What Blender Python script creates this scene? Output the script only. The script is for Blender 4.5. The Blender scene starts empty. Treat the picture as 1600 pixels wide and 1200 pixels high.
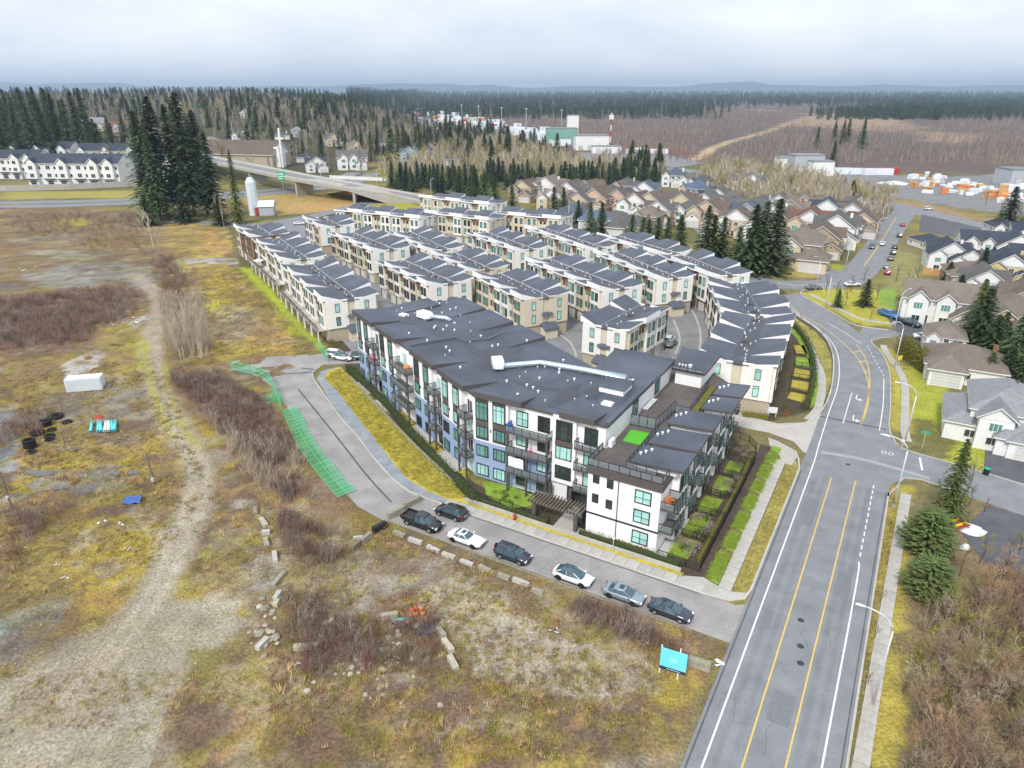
import bpy, math, random
import numpy as np
from mathutils import Vector, Matrix
R = math.radians
rnd = random.Random(7)
sc = bpy.context.scene
C = sc.collection

# ------------------------------------------------------------------ camera
CH = 52.0                                   # drone height above the street, metres
FPX = 1081.0                                # focal length in pixels of a 1600 px wide frame
PITCH = math.atan((600 - 143) / FPX)
cam = bpy.data.objects.new('camera', bpy.data.cameras.new('camera'))
C.objects.link(cam); sc.camera = cam
cam.location = (0, 0, CH); cam.rotation_euler = (math.pi / 2 - PITCH, 0, 0)
cam.data.sensor_fit = 'HORIZONTAL'; cam.data.sensor_width = 36; cam.data.lens = 36 * FPX / 1600
cam.data.clip_start = 0.5; cam.data.clip_end = 40000

# ------------------------------------------------------------------ world, sun, exposure
SUN_EL, SUN_AZ = R(46), R(205)              # azimuth clockwise from +Y: behind the camera, a little to its left
w = bpy.data.worlds.new('World'); sc.world = w; w.use_nodes = True
nt = w.node_tree; nt.nodes.clear()
def wn(t, **k):
    n = nt.nodes.new(t)
    for a, b in k.items(): setattr(n, a, b)
    return n
sky = wn('ShaderNodeTexSky', sky_type='NISHITA', sun_disc=False, sun_elevation=SUN_EL, sun_rotation=SUN_AZ, air_density=1.0, dust_density=3.0, ozone_density=1.0)
tc = wn('ShaderNodeTexCoord')
nz = wn('ShaderNodeTexNoise'); nz.inputs['Scale'].default_value = 2.2; nz.inputs['Detail'].default_value = 7; nz.inputs['Roughness'].default_value = .62
mp = wn('ShaderNodeMapping'); mp.inputs['Scale'].default_value = (1, 1, 3.2)
cr = wn('ShaderNodeValToRGB'); cr.color_ramp.elements[0].position = .3; cr.color_ramp.elements[1].position = .68
cr.color_ramp.elements[0].color = (6.0, 6.6, 7.5, 1); cr.color_ramp.elements[1].color = (9.3, 9.6, 10.0, 1)
mx = wn('ShaderNodeMixRGB'); mx.inputs['Fac'].default_value = .86      # an overcast layer with some blue coming through
bg = wn('ShaderNodeBackground'); bg.inputs['Strength'].default_value = .070
wo = wn('ShaderNodeOutputWorld')
L = nt.links.new
L(tc.outputs['Generated'], mp.inputs['Vector']); L(mp.outputs[0], nz.inputs['Vector']); L(nz.outputs['Fac'], cr.inputs['Fac'])
L(sky.outputs[0], mx.inputs['Color1']); L(cr.outputs[0], mx.inputs['Color2']); L(mx.outputs[0], bg.inputs['Color']); L(bg.outputs[0], wo.inputs['Surface'])
sl = bpy.data.lights.new('sun', 'SUN'); sl.energy = 1.5; sl.angle = R(10); sl.color = (1, .975, .94)
sun = bpy.data.objects.new('sun', sl); C.objects.link(sun)
sd = Vector((math.sin(SUN_AZ) * math.cos(SUN_EL), math.cos(SUN_AZ) * math.cos(SUN_EL), math.sin(SUN_EL)))
sun.rotation_euler = sd.to_track_quat('Z', 'Y').to_euler(); sun.location = (0, 0, 300)
sc.view_settings.view_transform = 'Standard'; sc.view_settings.look = 'None'
sc.view_settings.exposure = 0.98; sc.view_settings.gamma = 1; sc.view_settings.use_curve_mapping = False
sc.cycles.max_bounces = 5; sc.cycles.diffuse_bounces = 2; sc.cycles.glossy_bounces = 2; sc.cycles.transparent_max_bounces = 6; sc.cycles.volume_bounces = 0

# ------------------------------------------------------------------ layout helpers
def S(t): t = min(1, max(0, t)); return t * t * (3 - 2 * t)
def hill(X, Y):                             # the slope that rises behind the highway on the west side
    return 24 * S((Y - 460) / 420) * S((-X - .10 * Y - 30) / 160) + 16 * S((Y - 900) / 900) * S((-X - .16 * Y - 40) / 250)
_c, _s = math.cos(PITCH), math.sin(PITCH)
def at(px, py, z=None):
    """ground (or height z) point of the survey: picture position -> metres"""
    r, u = (px - 800) / FPX, (600 - py) / FPX
    dy, dz = _c + u * _s, -_s + u * _c
    if z is not None:
        t = (z - CH) / dz; return Vector((r * t, dy * t, z))
    t = -CH / dz; P = Vector((r * t, dy * t, 0))
    if hill(P.x, P.y) < .05: return P
    t1 = 20.
    while t1 < t and CH + dz * t1 > hill(r * t1, dy * t1): t1 += 3
    return Vector((r * t1, dy * t1, hill(r * t1, dy * t1)))
UA, VA, OA = Vector((.863, -.504, 0)), Vector((.504, .863, 0)), Vector((9.4, 74.2, 0))     # frame of the main road: a across, b along
EE, EN, OE = Vector((.536, -.844, 0)), Vector((.844, .536, 0)), Vector((-27.7, 124, 0))    # frame of the townhouse rows
def AB(a, b, z=0): p = OA + UA * a + VA * b; return Vector((p.x, p.y, z))
def EF(e, n, z=0): p = OE + EE * e + EN * n; return Vector((p.x, p.y, z))
ROT_AB = math.atan2(UA.y, UA.x); ROT_EF = math.atan2(EE.y, EE.x)

# ------------------------------------------------------------------ materials
M = {}
def mat(name, col, rough=.8, var=.15, scale=1.5, bump=0., metal=0., spec=.3, var2=0., rand=0., detail=5, alpha=1., trans=False, coat=0.):
    m = bpy.data.materials.new(name); m.use_nodes = True; t = m.node_tree; b = t.nodes['Principled BSDF']
    b.inputs['Roughness'].default_value = rough; b.inputs['Metallic'].default_value = metal; b.inputs['Specular IOR Level'].default_value = spec
    b.inputs['Coat Weight'].default_value = coat; b.inputs['Alpha'].default_value = alpha
    c = t.nodes.new('ShaderNodeRGB'); c.outputs[0].default_value = (*col, 1); last = c.outputs[0]
    co = t.nodes.new('ShaderNodeTexCoord')
    def mul(src, fac_socket, lo, hi):
        mr = t.nodes.new('ShaderNodeMapRange'); mr.inputs['From Min'].default_value = .25; mr.inputs['From Max'].default_value = .75
        mr.inputs['To Min'].default_value = lo; mr.inputs['To Max'].default_value = hi
        t.links.new(fac_socket, mr.inputs['Value'])
        v = t.nodes.new('ShaderNodeVectorMath'); v.operation = 'SCALE'
        t.links.new(src, v.inputs[0]); t.links.new(mr.outputs[0], v.inputs['Scale']); return v.outputs[0]
    if var:
        n = t.nodes.new('ShaderNodeTexNoise'); n.inputs['Scale'].default_value = scale; n.inputs['Detail'].default_value = detail; n.inputs['Roughness'].default_value = .6
        t.links.new(co.outputs['Object'], n.inputs['Vector']); last = mul(last, n.outputs['Fac'], 1 - var, 1 + var)
    if var2:
        n2 = t.nodes.new('ShaderNodeTexNoise'); n2.inputs['Scale'].default_value = scale * .13; n2.inputs['Detail'].default_value = 3
        t.links.new(co.outputs['Object'], n2.inputs['Vector']); last = mul(last, n2.outputs['Fac'], 1 - var2, 1 + var2)
    if rand:
        oi = t.nodes.new('ShaderNodeObjectInfo'); mr = t.nodes.new('ShaderNodeMapRange')
        mr.inputs['To Min'].default_value = 1 - rand; mr.inputs['To Max'].default_value = 1 + rand
        t.links.new(oi.outputs['Random'], mr.inputs['Value'])
        v = t.nodes.new('ShaderNodeVectorMath'); v.operation = 'SCALE'; t.links.new(last, v.inputs[0]); t.links.new(mr.outputs[0], v.inputs['Scale']); last = v.outputs[0]
    t.links.new(last, b.inputs['Base Color'])
    if bump:
        nb = t.nodes.new('ShaderNodeTexNoise'); nb.inputs['Scale'].default_value = scale * 4; nb.inputs['Detail'].default_value = 6
        t.links.new(co.outputs['Object'], nb.inputs['Vector'])
        bp = t.nodes.new('ShaderNodeBump'); bp.inputs['Strength'].default_value = bump; bp.inputs['Distance'].default_value = .1
        t.links.new(nb.outputs['Fac'], bp.inputs['Height']); t.links.new(bp.outputs[0], b.inputs['Normal'])
    if trans: b.inputs['Transmission Weight'].default_value = .0
    M[name] = m; return m
mat('asphalt', (.222, .230, .244), .85, .09, 3, .25, var2=.16)
mat('asphalt_dark', (.105, .11, .12), .85, .09, 3, .25, var2=.22)
mat('asphalt_old', (.31, .295, .285), .9, .10, 2, .3, var2=.22)
mat('concrete', (.43, .41, .37), .9, .12, 2.5, .2, var2=.10, rand=.08)
mat('concrete_pale', (.48, .46, .41), .9, .12, 1.5, .3, var2=.12, rand=.1)
mat('concrete_mossy', (.30, .28, .22), .95, .35, 2.5, .5, rand=.15)
mat('paint_white', (.72, .72, .70), .7, .30, 5)
mat('paint_yellow', (.66, .45, .12), .7, .28, 5)
mat('lane_asphalt', (.225, .225, .23), .88, .12, 2, .3, var2=.25)
mat('patch', (.33, .33, .335), .9, .2, 3)
mat('tar', (.05, .05, .055), .8, .2, 3)
mat('stucco', (.86, .855, .84), .9, .05, 1.2, .1, var2=.06)
mat('stucco_warm', (.84, .815, .76), .9, .05, 1.2, .1, var2=.08)
mat('cream', (.66, .585, .45), .9, .06, 1.2, .1, var2=.06)
mat('tan', (.44, .38, .28), .9, .08, 2, .1, var2=.06)
mat('brown_panel', (.115, .095, .085), .8, .12, 2)
mat('wood_brown', (.26, .14, .075), .8, .2, 2)
mat('brick', (.22, .12, .08), .9, .3, 6, .2)
mat('blue_siding', (.30, .39, .56), .8, .05, 1.5)
mat('roof_dark', (.092, .105, .136), .78, .14, 1.2, .1, var2=.28, spec=.45)
mat('roof_mem', (.076, .088, .116), .7, .10, 1, .1, var2=.38, spec=.5)
mat('roof_wet', (.034, .039, .052), .42, .18, 1.2, .05, var2=.30, spec=.6)
mat('fascia_dark', (.10, .09, .085), .7, .1, 2)
mat('frame_dark', (.035, .035, .04), .5, .1, 2)
mat('frame_white', (.78, .78, .77), .6, .05, 2)
mat('rail_dark', (.022, .022, .026), .5, .1, 2)
mat('steel', (.55, .58, .60), .35, .1, 3, metal=.8)
mat('duct', (.58, .70, .74), .35, .1, 3, metal=.6)
mat('vent_white', (.80, .80, .79), .5, .08, 3)
mat('lamp_grey', (.62, .65, .67), .45, .08, 2, metal=.3)
mat('black_rubber', (.016, .016, .017), .85, .2, 4)
mat('rim', (.50, .51, .53), .35, .1, 5, metal=.8)
mat('rim_dark', (.05, .05, .055), .35, .1, 5, metal=.6)
mat('dirt', (.075, .052, .038), .95, .3, 2, .4, var2=.2)
mat('mulch', (.085, .062, .048), .95, .35, 3, .5, var2=.2)
mat('lawn', (.24, .36, .045), .95, .28, 3, .6, var2=.28)
mat('lawn_yellow', (.43, .36, .06), .95, .30, 2, .6, var2=.28)
mat('turf', (.10, .46, .03), .9, .12, 4, .3)
mat('net_green', (.20, .36, .29), .8, .35, .6, var2=.2)
mat('gravel_blue', (.27, .295, .325), .95, .25, 4, .4, var2=.2)
mat('verge', (.30, .26, .07), .95, .4, 2, .6, var2=.35)
mat('puddle', (.10, .11, .115), .06, .2, 1, spec=.8)
mat('hedge', (.062, .084, .026), .9, .45, 4, .4, rand=.2)
mat('hedge_olive', (.14, .13, .022), .9, .4, 3, .4, rand=.15)
mat('conifer', (.078, .120, .046), .85, .4, 1.2, rand=.42, var2=.2)
mat('conifer_blue', (.066, .112, .072), .85, .35, 1.2, rand=.3)
mat('cedar', (.11, .14, .038), .85, .35, 1.5, rand=.25)
mat('cypress', (.12, .165, .05), .85, .35, 2, rand=.1)
mat('bark', (.085, .065, .05), .95, .3, 3)
mat('bark_pale', (.44, .39, .32), .95, .25, 3, rand=.2)
mat('twig_tan', (.47, .39, .29), .95, .2, 3, rand=.3)
mat('twig_grey', (.32, .265, .22), .95, .2, 3, rand=.3)
mat('twig_brown', (.255, .155, .115), .95, .25, 3, rand=.35)
mat('twig_red', (.27, .115, .095), .95, .25, 3, rand=.2)
mat('twig_purple', (.172, .135, .128), .95, .25, 3, rand=.25)
mat('grass_dry', (.50, .36, .17), .95, .25, 3, rand=.3)
mat('grass_moss', (.29, .27, .045), .95, .3, 3, rand=.35)
mat('rust_leaf', (.32, .12, .045), .9, .3, 3)
mat('green_mesh', (.06, .50, .21), .7, .1, 6, alpha=.36)
mat('green_frame', (.16, .62, .34), .6, .1, 6)
mat('container', (.66, .72, .75), .6, .08, 1.5, var2=.06)
mat('pipe_teal', (.12, .62, .66), .5, .1, 3)
mat('tarp_blue', (.06, .13, .38), .6, .3, 2, .3)
mat('wood_grey', (.20, .17, .13), .9, .25, 4, .2)
mat('wood_fence', (.19, .075, .05), .85, .25, 3, rand=.15)
mat('wood_new', (.55, .32, .13), .85, .2, 3, rand=.15)
mat('sign_teal', (.17, .72, .78), .5, .04, 3)
mat('sign_navy', (.03, .05, .13), .5, .05, 3)
mat('sign_green', (.02, .42, .22), .5, .05, 3)
mat('red', (.42, .05, .045), .5, .15, 3)
mat('orange', (.66, .22, .07), .6, .15, 3)
mat('blue', (.02, .07, .42), .5, .15, 3)
mat('pink', (.75, .15, .25), .6, .1, 3)
mat('pale_stone', (.47, .455, .42), .9, .25, 3, .3, rand=.1)
mat('rubble', (.42, .38, .30), .95, .35, 3, .5, rand=.25)
mat('plastic_white', (.74, .75, .78), .6, .15, 3, rand=.06)
mat('car_black', (.012, .013, .016), .25, 0, spec=.6, coat=.7)
mat('car_white', (.80, .80, .80), .3, 0, spec=.5, coat=.6)
mat('car_silver', (.30, .36, .43), .3, 0, spec=.5, coat=.6, metal=.35)
mat('car_navy', (.025, .035, .06), .25, 0, spec=.6, coat=.7)
mat('car_grey', (.14, .15, .16), .3, 0, spec=.5, coat=.6)
mat('car_red', (.48, .02, .03), .3, 0, spec=.5, coat=.6)
mat('car_blue', (.04, .20, .55), .3, 0, spec=.5, coat=.6)
mat('car_glass', (.055, .105, .125), .06, 0, spec=.9)  # bluish tint puts the windscreen reflection into the glass colour
mat('car_glass_pale', (.22, .42, .46), .08, 0, spec=.9)
mat('tail', (.35, .01, .015), .3, 0)
mat('headlamp', (.80, .82, .85), .15, 0, spec=.8)
mat('glass_aqua', (.40, .70, .64), .10, .22, .9, spec=.8, rand=.18)  # pale aqua: greenish-teal reflection and drawn blinds put into the pane colour
mat('glass_teal', (.13, .30, .27), .08, .3, .9, spec=.85, rand=.3)
mat('glass_dark', (.030, .045, .045), .06, .3, .9, spec=.9, rand=.4)
mat('rail_glass', (.30, .36, .38), .10, 0, spec=.8, alpha=.30)
mat('garage', (.58, .57, .54), .7, .05, 2)
mat('door_dark', (.05, .045, .04), .6, .1, 2)
for k, c in dict(grey=(.115, .11, .108), brown=(.135, .105, .085), navy=(.048, .058, .078), slate=(.085, .105, .13), red=(.16, .085, .065), taupe=(.185, .155, .13), lite=(.24, .25, .26), blue=(.10, .14, .20)).items():
    mat('rf_' + k, c, .9, .22, 2.5, .3, var2=.14, rand=.1)
for k, c in dict(white=(.76, .76, .74), cream=(.62, .52, .36), tan=(.42, .33, .24), peach=(.60, .44, .33), grey=(.42, .45, .48), blue=(.36, .44, .54), green=(.40, .46, .38), pink=(.60, .42, .38), yellow=(.60, .50, .25)).items():
    mat('wl_' + k, c, .88, .06, 2, .1, var2=.07)

# ------------------------------------------------------------------ mesh helpers
class MB:
    def __init__(s): s.v, s.f, s.m = [], [], []
    def add(s, vs, fs, m=0):
        k = len(s.v); s.v += [tuple(v) for v in vs]; s.f += [tuple(i + k for i in f) for f in fs]; s.m += [m] * len(fs); return s
    def box(s, c, d, rz=0, m=0, taper=1.):
        cx, cy, cz = c; a, b, h = d[0] / 2, d[1] / 2, d[2] / 2; q, w_ = math.cos(rz), math.sin(rz); vs = []
        for z, k in ((-h, 1), (h, taper)):
            for x, y in ((-a, -b), (a, -b), (a, b), (-a, b)): vs.append((cx + (x * q - y * w_) * k, cy + (x * w_ + y * q) * k, cz + z))
        return s.add(vs, [(3, 2, 1, 0), (4, 5, 6, 7), (0, 1, 5, 4), (1, 2, 6, 5), (2, 3, 7, 6), (3, 0, 4, 7)], m)
    def bb(s, x0, x1, y0, y1, z0, z1, m=0): return s.box(((x0 + x1) / 2, (y0 + y1) / 2, (z0 + z1) / 2), (x1 - x0, y1 - y0, z1 - z0), 0, m)
    def prism(s, poly, z0, z1, m=0, mt=None):
        n = len(poly); vs = [(p[0], p[1], z0) for p in poly] + [(p[0], p[1], z1) for p in poly]
        s.add(vs, [(i, (i + 1) % n, n + (i + 1) % n, n + i) for i in range(n)], m)
        k = len(s.v) - 2 * n; s.f.append(tuple(k + n + i for i in range(n))); s.m.append(m if mt is None else mt)
        s.f.append(tuple(k + n - 1 - i for i in range(n))); s.m.append(m); return s
    def sheet(s, poly, z, m=0): return s.add([(p[0], p[1], z) for p in poly], [tuple(range(len(poly)))], m)
    def tube(s, pts, r, n=6, m=0, cap=True):
        pts = [Vector(p) for p in pts]; rs = r if isinstance(r, (list, tuple)) else [r] * len(pts); k0 = len(s.v)
        for i, p in enumerate(pts):
            d = (pts[min(i + 1, len(pts) - 1)] - pts[max(i - 1, 0)]).normalized()
            a = d.orthogonal().normalized() if abs(d.z) < .95 else Vector((1, 0, 0)); a = (a - d * a.dot(d)).normalized(); b = d.cross(a)
            for j in range(n):
                t = 2 * math.pi * j / n; s.v.append(tuple(p + (a * math.cos(t) + b * math.sin(t)) * rs[i]))
        for i in range(len(pts) - 1):
            for j in range(n):
                j2 = (j + 1) % n; s.f.append((k0 + i * n + j, k0 + i * n + j2, k0 + (i + 1) * n + j2, k0 + (i + 1) * n + j)); s.m.append(m)
        if cap:
            s.f.append(tuple(k0 + n - 1 - j for j in range(n))); s.m.append(m); e = k0 + (len(pts) - 1) * n
            s.f.append(tuple(e + j for j in range(n))); s.m.append(m)
        return s
    def loft(s, rings, m=0, cap=True):
        n = len(rings[0]); k0 = len(s.v)
        for r in rings: s.v += [tuple(p) for p in r]
        for i in range(len(rings) - 1):
            for j in range(n):
                j2 = (j + 1) % n; s.f.append((k0 + i * n + j, k0 + i * n + j2, k0 + (i + 1) * n + j2, k0 + (i + 1) * n + j)); s.m.append(m)
        if cap:
            s.f.append(tuple(k0 + n - 1 - j for j in range(n))); s.m.append(m)
            s.f.append(tuple(k0 + (len(rings) - 1) * n + j for j in range(n))); s.m.append(m)
        return s
    def strip(s, pts, wid, z, m=0, z_of=None):
        """flat ribbon along a polyline"""
        pts = [Vector((p[0], p[1], 0)) for p in pts]; ws = wid if isinstance(wid, (list, tuple)) else [wid] * len(pts); k0 = len(s.v)
        for i, p in enumerate(pts):
            d = (pts[min(i + 1, len(pts) - 1)] - pts[max(i - 1, 0)]).normalized(); nn = Vector((-d.y, d.x, 0)) * ws[i] / 2
            zz = z if z_of is None else z_of(p.x, p.y) + z
            s.v += [(p.x + nn.x, p.y + nn.y, zz), (p.x - nn.x, p.y - nn.y, zz)]
        for i in range(len(pts) - 1): s.f.append((k0 + 2 * i + 1, k0 + 2 * i + 3, k0 + 2 * i + 2, k0 + 2 * i)); s.m.append(m)
        return s
    def ribbon_wall(s, pts, wid, z0, z1, m=0):
        """raised kerb / low wall / hedge along a polyline, with thickness"""
        pts = [Vector((p[0], p[1], 0)) for p in pts]; rings = []
        for i, p in enumerate(pts):
            d = (pts[min(i + 1, len(pts) - 1)] - pts[max(i - 1, 0)]).normalized(); nn = Vector((-d.y, d.x, 0)) * wid / 2
            rings.append([(p.x + nn.x, p.y + nn.y, z0), (p.x + nn.x, p.y + nn.y, z1), (p.x - nn.x, p.y - nn.y, z1), (p.x - nn.x, p.y - nn.y, z0)])
        return s.loft(rings, m)
    def mesh(s, name, mats, smooth=False):
        me = bpy.data.meshes.new(name); me.from_pydata(s.v, [], s.f)
        for k in mats: me.materials.append(M[k])
        if len(mats) > 1: me.polygons.foreach_set('material_index', s.m)
        if smooth: me.polygons.foreach_set('use_smooth', [True] * len(s.f))
        me.update(); return me
    def build(s, name, mats, parent=None, smooth=False): return link(name, s.mesh(name, mats if isinstance(mats, (list, tuple)) else [mats], smooth), parent)
def link(name, me, parent=None, loc=None, rz=None, scale=None):
    o = bpy.data.objects.new(name, me); C.objects.link(o)
    if parent is not None: o.parent = parent
    if loc is not None: o.location = loc
    if rz is not None: o.rotation_euler = (0, 0, rz)
    if scale is not None: o.scale = scale
    return o
def tag(o, label, cat, group=None):
    o['label'] = label; o['category'] = cat
    if group: o['group'] = group
    return o
def thing(name, label, cat, loc=(0, 0, 0), rz=0, group=None):
    o = bpy.data.objects.new(name, None); C.objects.link(o); o.location = loc; o.rotation_euler = (0, 0, rz); o.empty_display_size = .2
    return tag(o, label, cat, group)
def struct(o, label=None):
    o['kind'] = 'structure'
    if label: o['label'] = label
    return o
def stuff(o, label, cat): o['kind'] = 'stuff'; o['label'] = label; o['category'] = cat; return o
def resample(pts, step):
    pts = [Vector((p[0], p[1], 0)) for p in pts]; out = []
    for i in range(len(pts) - 1):                 # Catmull-Rom through the surveyed points
        p0, p1, p2, p3 = pts[max(i - 1, 0)], pts[i], pts[i + 1], pts[min(i + 2, len(pts) - 1)]
        n = max(1, int((p2 - p1).length / step))
        for k in range(n):
            t = k / n; out.append(.5 * ((2 * p1) + (p2 - p0) * t + (2 * p0 - 5 * p1 + 4 * p2 - p3) * t * t + (3 * p1 - p0 - 3 * p2 + p3) * t ** 3))
    out.append(pts[-1]); return out
def offset(pts, d):
    out = []
    for i, p in enumerate(pts):
        t = (pts[min(i + 1, len(pts) - 1)] - pts[max(i - 1, 0)]).normalized(); out.append(p + Vector((-t.y, t.x, 0)) * d)
    return out

# ------------------------------------------------------------------ ground: one sheet, its soil, moss, gravel and grass as vertex colour
def vnoise(x, y, seed):
    def h(i, j):
        n = (i.astype(np.int64) * 374761393 + j.astype(np.int64) * 668265263 + seed * 1442695041) & 0x7fffffff
        n = ((n ^ (n >> 13)) * 1274126177) & 0x7fffffff
        return ((n ^ (n >> 16)) & 0xffff) / 65535.
    i, j = np.floor(x), np.floor(y); fx, fy = x - i, y - j; fx = fx * fx * (3 - 2 * fx); fy = fy * fy * (3 - 2 * fy)
    return (h(i, j) * (1 - fx) + h(i + 1, j) * fx) * (1 - fy) + (h(i, j + 1) * (1 - fx) + h(i + 1, j + 1) * fx) * fy
def fbm(x, y, s, seed=0, oct=4):
    r = 0; a = .5; t = 0
    for k in range(oct): r = r + a * vnoise(x / s * 2 ** k + 17.3 * k, y / s * 2 ** k - 9.1 * k, seed + k); t += a; a *= .55
    return r / t
def seg(a, b, step): return list(np.arange(a, b, step))
def grow(a, b, s0, g):
    o = []; x = a; s = s0
    while x < b: o.append(x); x += s; s *= g
    return o + [b]
gx = sorted([-115 - (x - 115) for x in grow(115.8, 15000, 1.5, 1.035)]) + seg(-115, 36, .5) + seg(36, 130, 1.3) + grow(130, 15000, 2, 1.05)
gy = seg(-60, 36, 4) + seg(36, 150, .5) + seg(150, 330, 1.2) + grow(330, 20000, 2.2, 1.025)
gx, gy = np.array(gx), np.array(gy); NX, NY = len(gx), len(gy)
X, Y = np.meshgrid(gx, gy); X = X.ravel(); Y = Y.ravel()
def Sn(t): t = np.clip(t, 0, 1); return t * t * (3 - 2 * t)
Z = 24 * Sn((Y - 460) / 420) * Sn((-X - .10 * Y - 30) / 160) + 16 * Sn((Y - 900) / 900) * Sn((-X - .16 * Y - 40) / 250)
f1, f2, f3, f4 = fbm(X, Y, 14, 1), fbm(X, Y, 5, 11), fbm(X, Y, 1.6, 23), fbm(X, Y, 40, 31)
col = np.empty((len(X), 3))
def blend(m, c): col[:] = col * (1 - m[:, None]) + np.array(c) * m[:, None]
BROWN, OLIVE, YEL, GREEN, GREY, PALE, BLUE, DRY = (.175, .125, .090), (.255, .19, .065), (.40, .315, .055), (.30, .35, .03), (.33, .32, .285), (.47, .44, .36), (.38, .41, .41), (.47, .30, .11)
def sdf(poly):
    """signed distance to a polygon (negative inside)"""
    d = np.full(len(X), 1e9); ins = np.zeros(len(X), bool); n = len(poly)
    for i in range(n):
        ax, ay = poly[i][:2]; bx, by = poly[(i + 1) % n][:2]
        ex, ey = bx - ax, by - ay; t = np.clip(((X - ax) * ex + (Y - ay) * ey) / (ex * ex + ey * ey + 1e-9), 0, 1)
        d = np.minimum(d, np.hypot(X - ax - ex * t, Y - ay - ey * t))
        if ay != by: ins ^= ((ay > Y) != (by > Y)) & (X < (bx - ax) * (Y - ay) / (by - ay) + ax)
    return np.where(ins, -d, d)
def lined(pts):
    d = np.full(len(X), 1e9)
    for i in range(len(pts) - 1):
        ax, ay = pts[i][:2]; bx, by = pts[i + 1][:2]; ex, ey = bx - ax, by - ay
        t = np.clip(((X - ax) * ex + (Y - ay) * ey) / (ex * ex + ey * ey + 1e-9), 0, 1); d = np.minimum(d, np.hypot(X - ax - ex * t, Y - ay - ey * t))
    return d
def pxs(l): return [at(*p) for p in l]
def zone(px, c, soft=2., amp=3., strength=1., nf=None):
    m = Sn(.5 - (sdf(pxs(px)) + (f2 - .5) * 2 * amp + (f3 - .5) * amp * 1.3) / (soft * .45)) * strength
    if nf is not None: m = m * nf
    blend(m, c); return m
def track(px, c, wid, soft=1.2, amp=1.2, strength=1.):
    m = Sn(.5 - (lined(resample(pxs(px), 3)) - wid / 2 + (f2 - .5) * amp * 2 + (f3 - .5) * amp) / soft) * strength; blend(m, c); return m
# base tones: suburb, bog, hillside, then the vacant lot
col[:] = (.19, .165, .075)
blend(Sn((f4 - .42) / .2), (.135, .125, .055)); blend(Sn((f1 - .5) / .15) * .6, (.27, .24, .05))
bog = Sn((Y - 600 + X * .45) / 60) * Sn((X + .22 * Y + 30) / 60)
blend(bog, (.125, .098, .088)); blend(bog * Sn((fbm(X, Y, 120, 41) - .5) / .2) * .6, (.175, .125, .085))
hl = Sn((Y - 440) / 60) * Sn((-X - .16 * Y) / 60); blend(hl, (.075, .075, .042))
LOT = [(-300, 330), (40, 322), (240, 330), (345, 350), (375, 420), (505, 553), (425, 603), (530, 760), (602, 815), (870, 910), (1150, 1010), (1100, 1060), (1050, 1190), (900, 1300), (-300, 1300), (-500, 700)]
lot = Sn(.5 - sdf(pxs(LOT)) / 2.5)
base = np.array(BROWN) * np.ones_like(col)
def bl2(m, c): base[:] = base * (1 - m[:, None]) + np.array(c) * m[:, None]
bl2(Sn((f2 - .46) / .16) * Sn((f1 - .38) / .2), OLIVE); bl2(Sn((fbm(X, Y, 7, 55) - .56) / .12) * .8, YEL); bl2(Sn((fbm(X, Y, 9, 66) - .58) / .1) * .75, GREY); bl2(Sn((fbm(X, Y, 3, 77) - .6) / .1) * .5, DRY)
col[:] = col * (1 - lot[:, None]) + base * lot[:, None]
# the lot, region by region
zone([(0, 325), (230, 335), (240, 400), (230, 440), (0, 470)], (.24, .165, .115), 4, 5, .7)
zone([(0, 350), (150, 350), (240, 365), (235, 390), (100, 385), (0, 375)], OLIVE, 5, 8, .6)
zone([(98, 343), (128, 340), (150, 348), (128, 354), (100, 352)], (.46, .42, .05), 3, 3)
zone([(0, 378), (70, 366), (135, 364), (125, 378), (60, 382)], GREY, 4, 4, .8)
zone([(40, 392), (110, 388), (170, 398), (130, 408), (60, 404)], (.36, .35, .27), 4, 4, .8)
zone([(38, 440), (75, 416), (160, 406), (235, 418), (250, 440), (210, 452), (90, 456)], (.31, .325, .315), 3, 4)
zone([(-60, 450), (36, 440), (40, 462), (0, 475), (-60, 480)], (.20, .21, .22), 2, 2)
zone([(30, 452), (90, 450), (150, 452), (60, 466)], YEL, 2, 3, .7)
zone([(-100, 470), (60, 455), (200, 440), (235, 455), (215, 500), (120, 545), (0, 560), (-100, 560)], (.20, .115, .09), 4, 4, .9)
zone([(160, 500), (245, 500), (250, 540), (215, 590), (170, 580), (150, 540)], (.36, .31, .07), 4, 4, .85)
zone([(212, 540), (232, 520), (243, 530), (232, 575), (214, 580)], (.44, .46, .02), 2, 2)
zone([(0, 560), (120, 550), (180, 580), (100, 610), (0, 620)], (.27, .205, .085), 4, 4, .8)
zone([(-60, 635), (20, 630), (36, 665), (28, 735), (-60, 745)], (.30, .31, .315), 2, 2)
zone([(60, 620), (190, 610), (200, 650), (130, 690), (90, 650)], (.28, .28, .23), 4, 4, .65)
zone([(60, 720), (170, 690), (225, 720), (215, 745), (110, 760), (40, 760)], (.46, .36, .055), 4, 4, .9)
zone([(40, 735), (160, 730), (230, 740), (200, 765), (80, 770)], (.23, .225, .22), 2.5, 2.5, .9)
zone([(0, 810), (180, 815), (250, 830), (215, 900), (150, 950), (20, 930), (0, 900)], (.39, .31, .06), 4, 5, .85)
zone([(-60, 970), (60, 940), (115, 925), (120, 960), (70, 1030), (-60, 1080)], (.30, .325, .305), 2.5, 2.5)
zone([(110, 930), (200, 910), (210, 945), (150, 980), (90, 1000)], (.33, .235, .075), 2.5, 3, .9)
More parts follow.
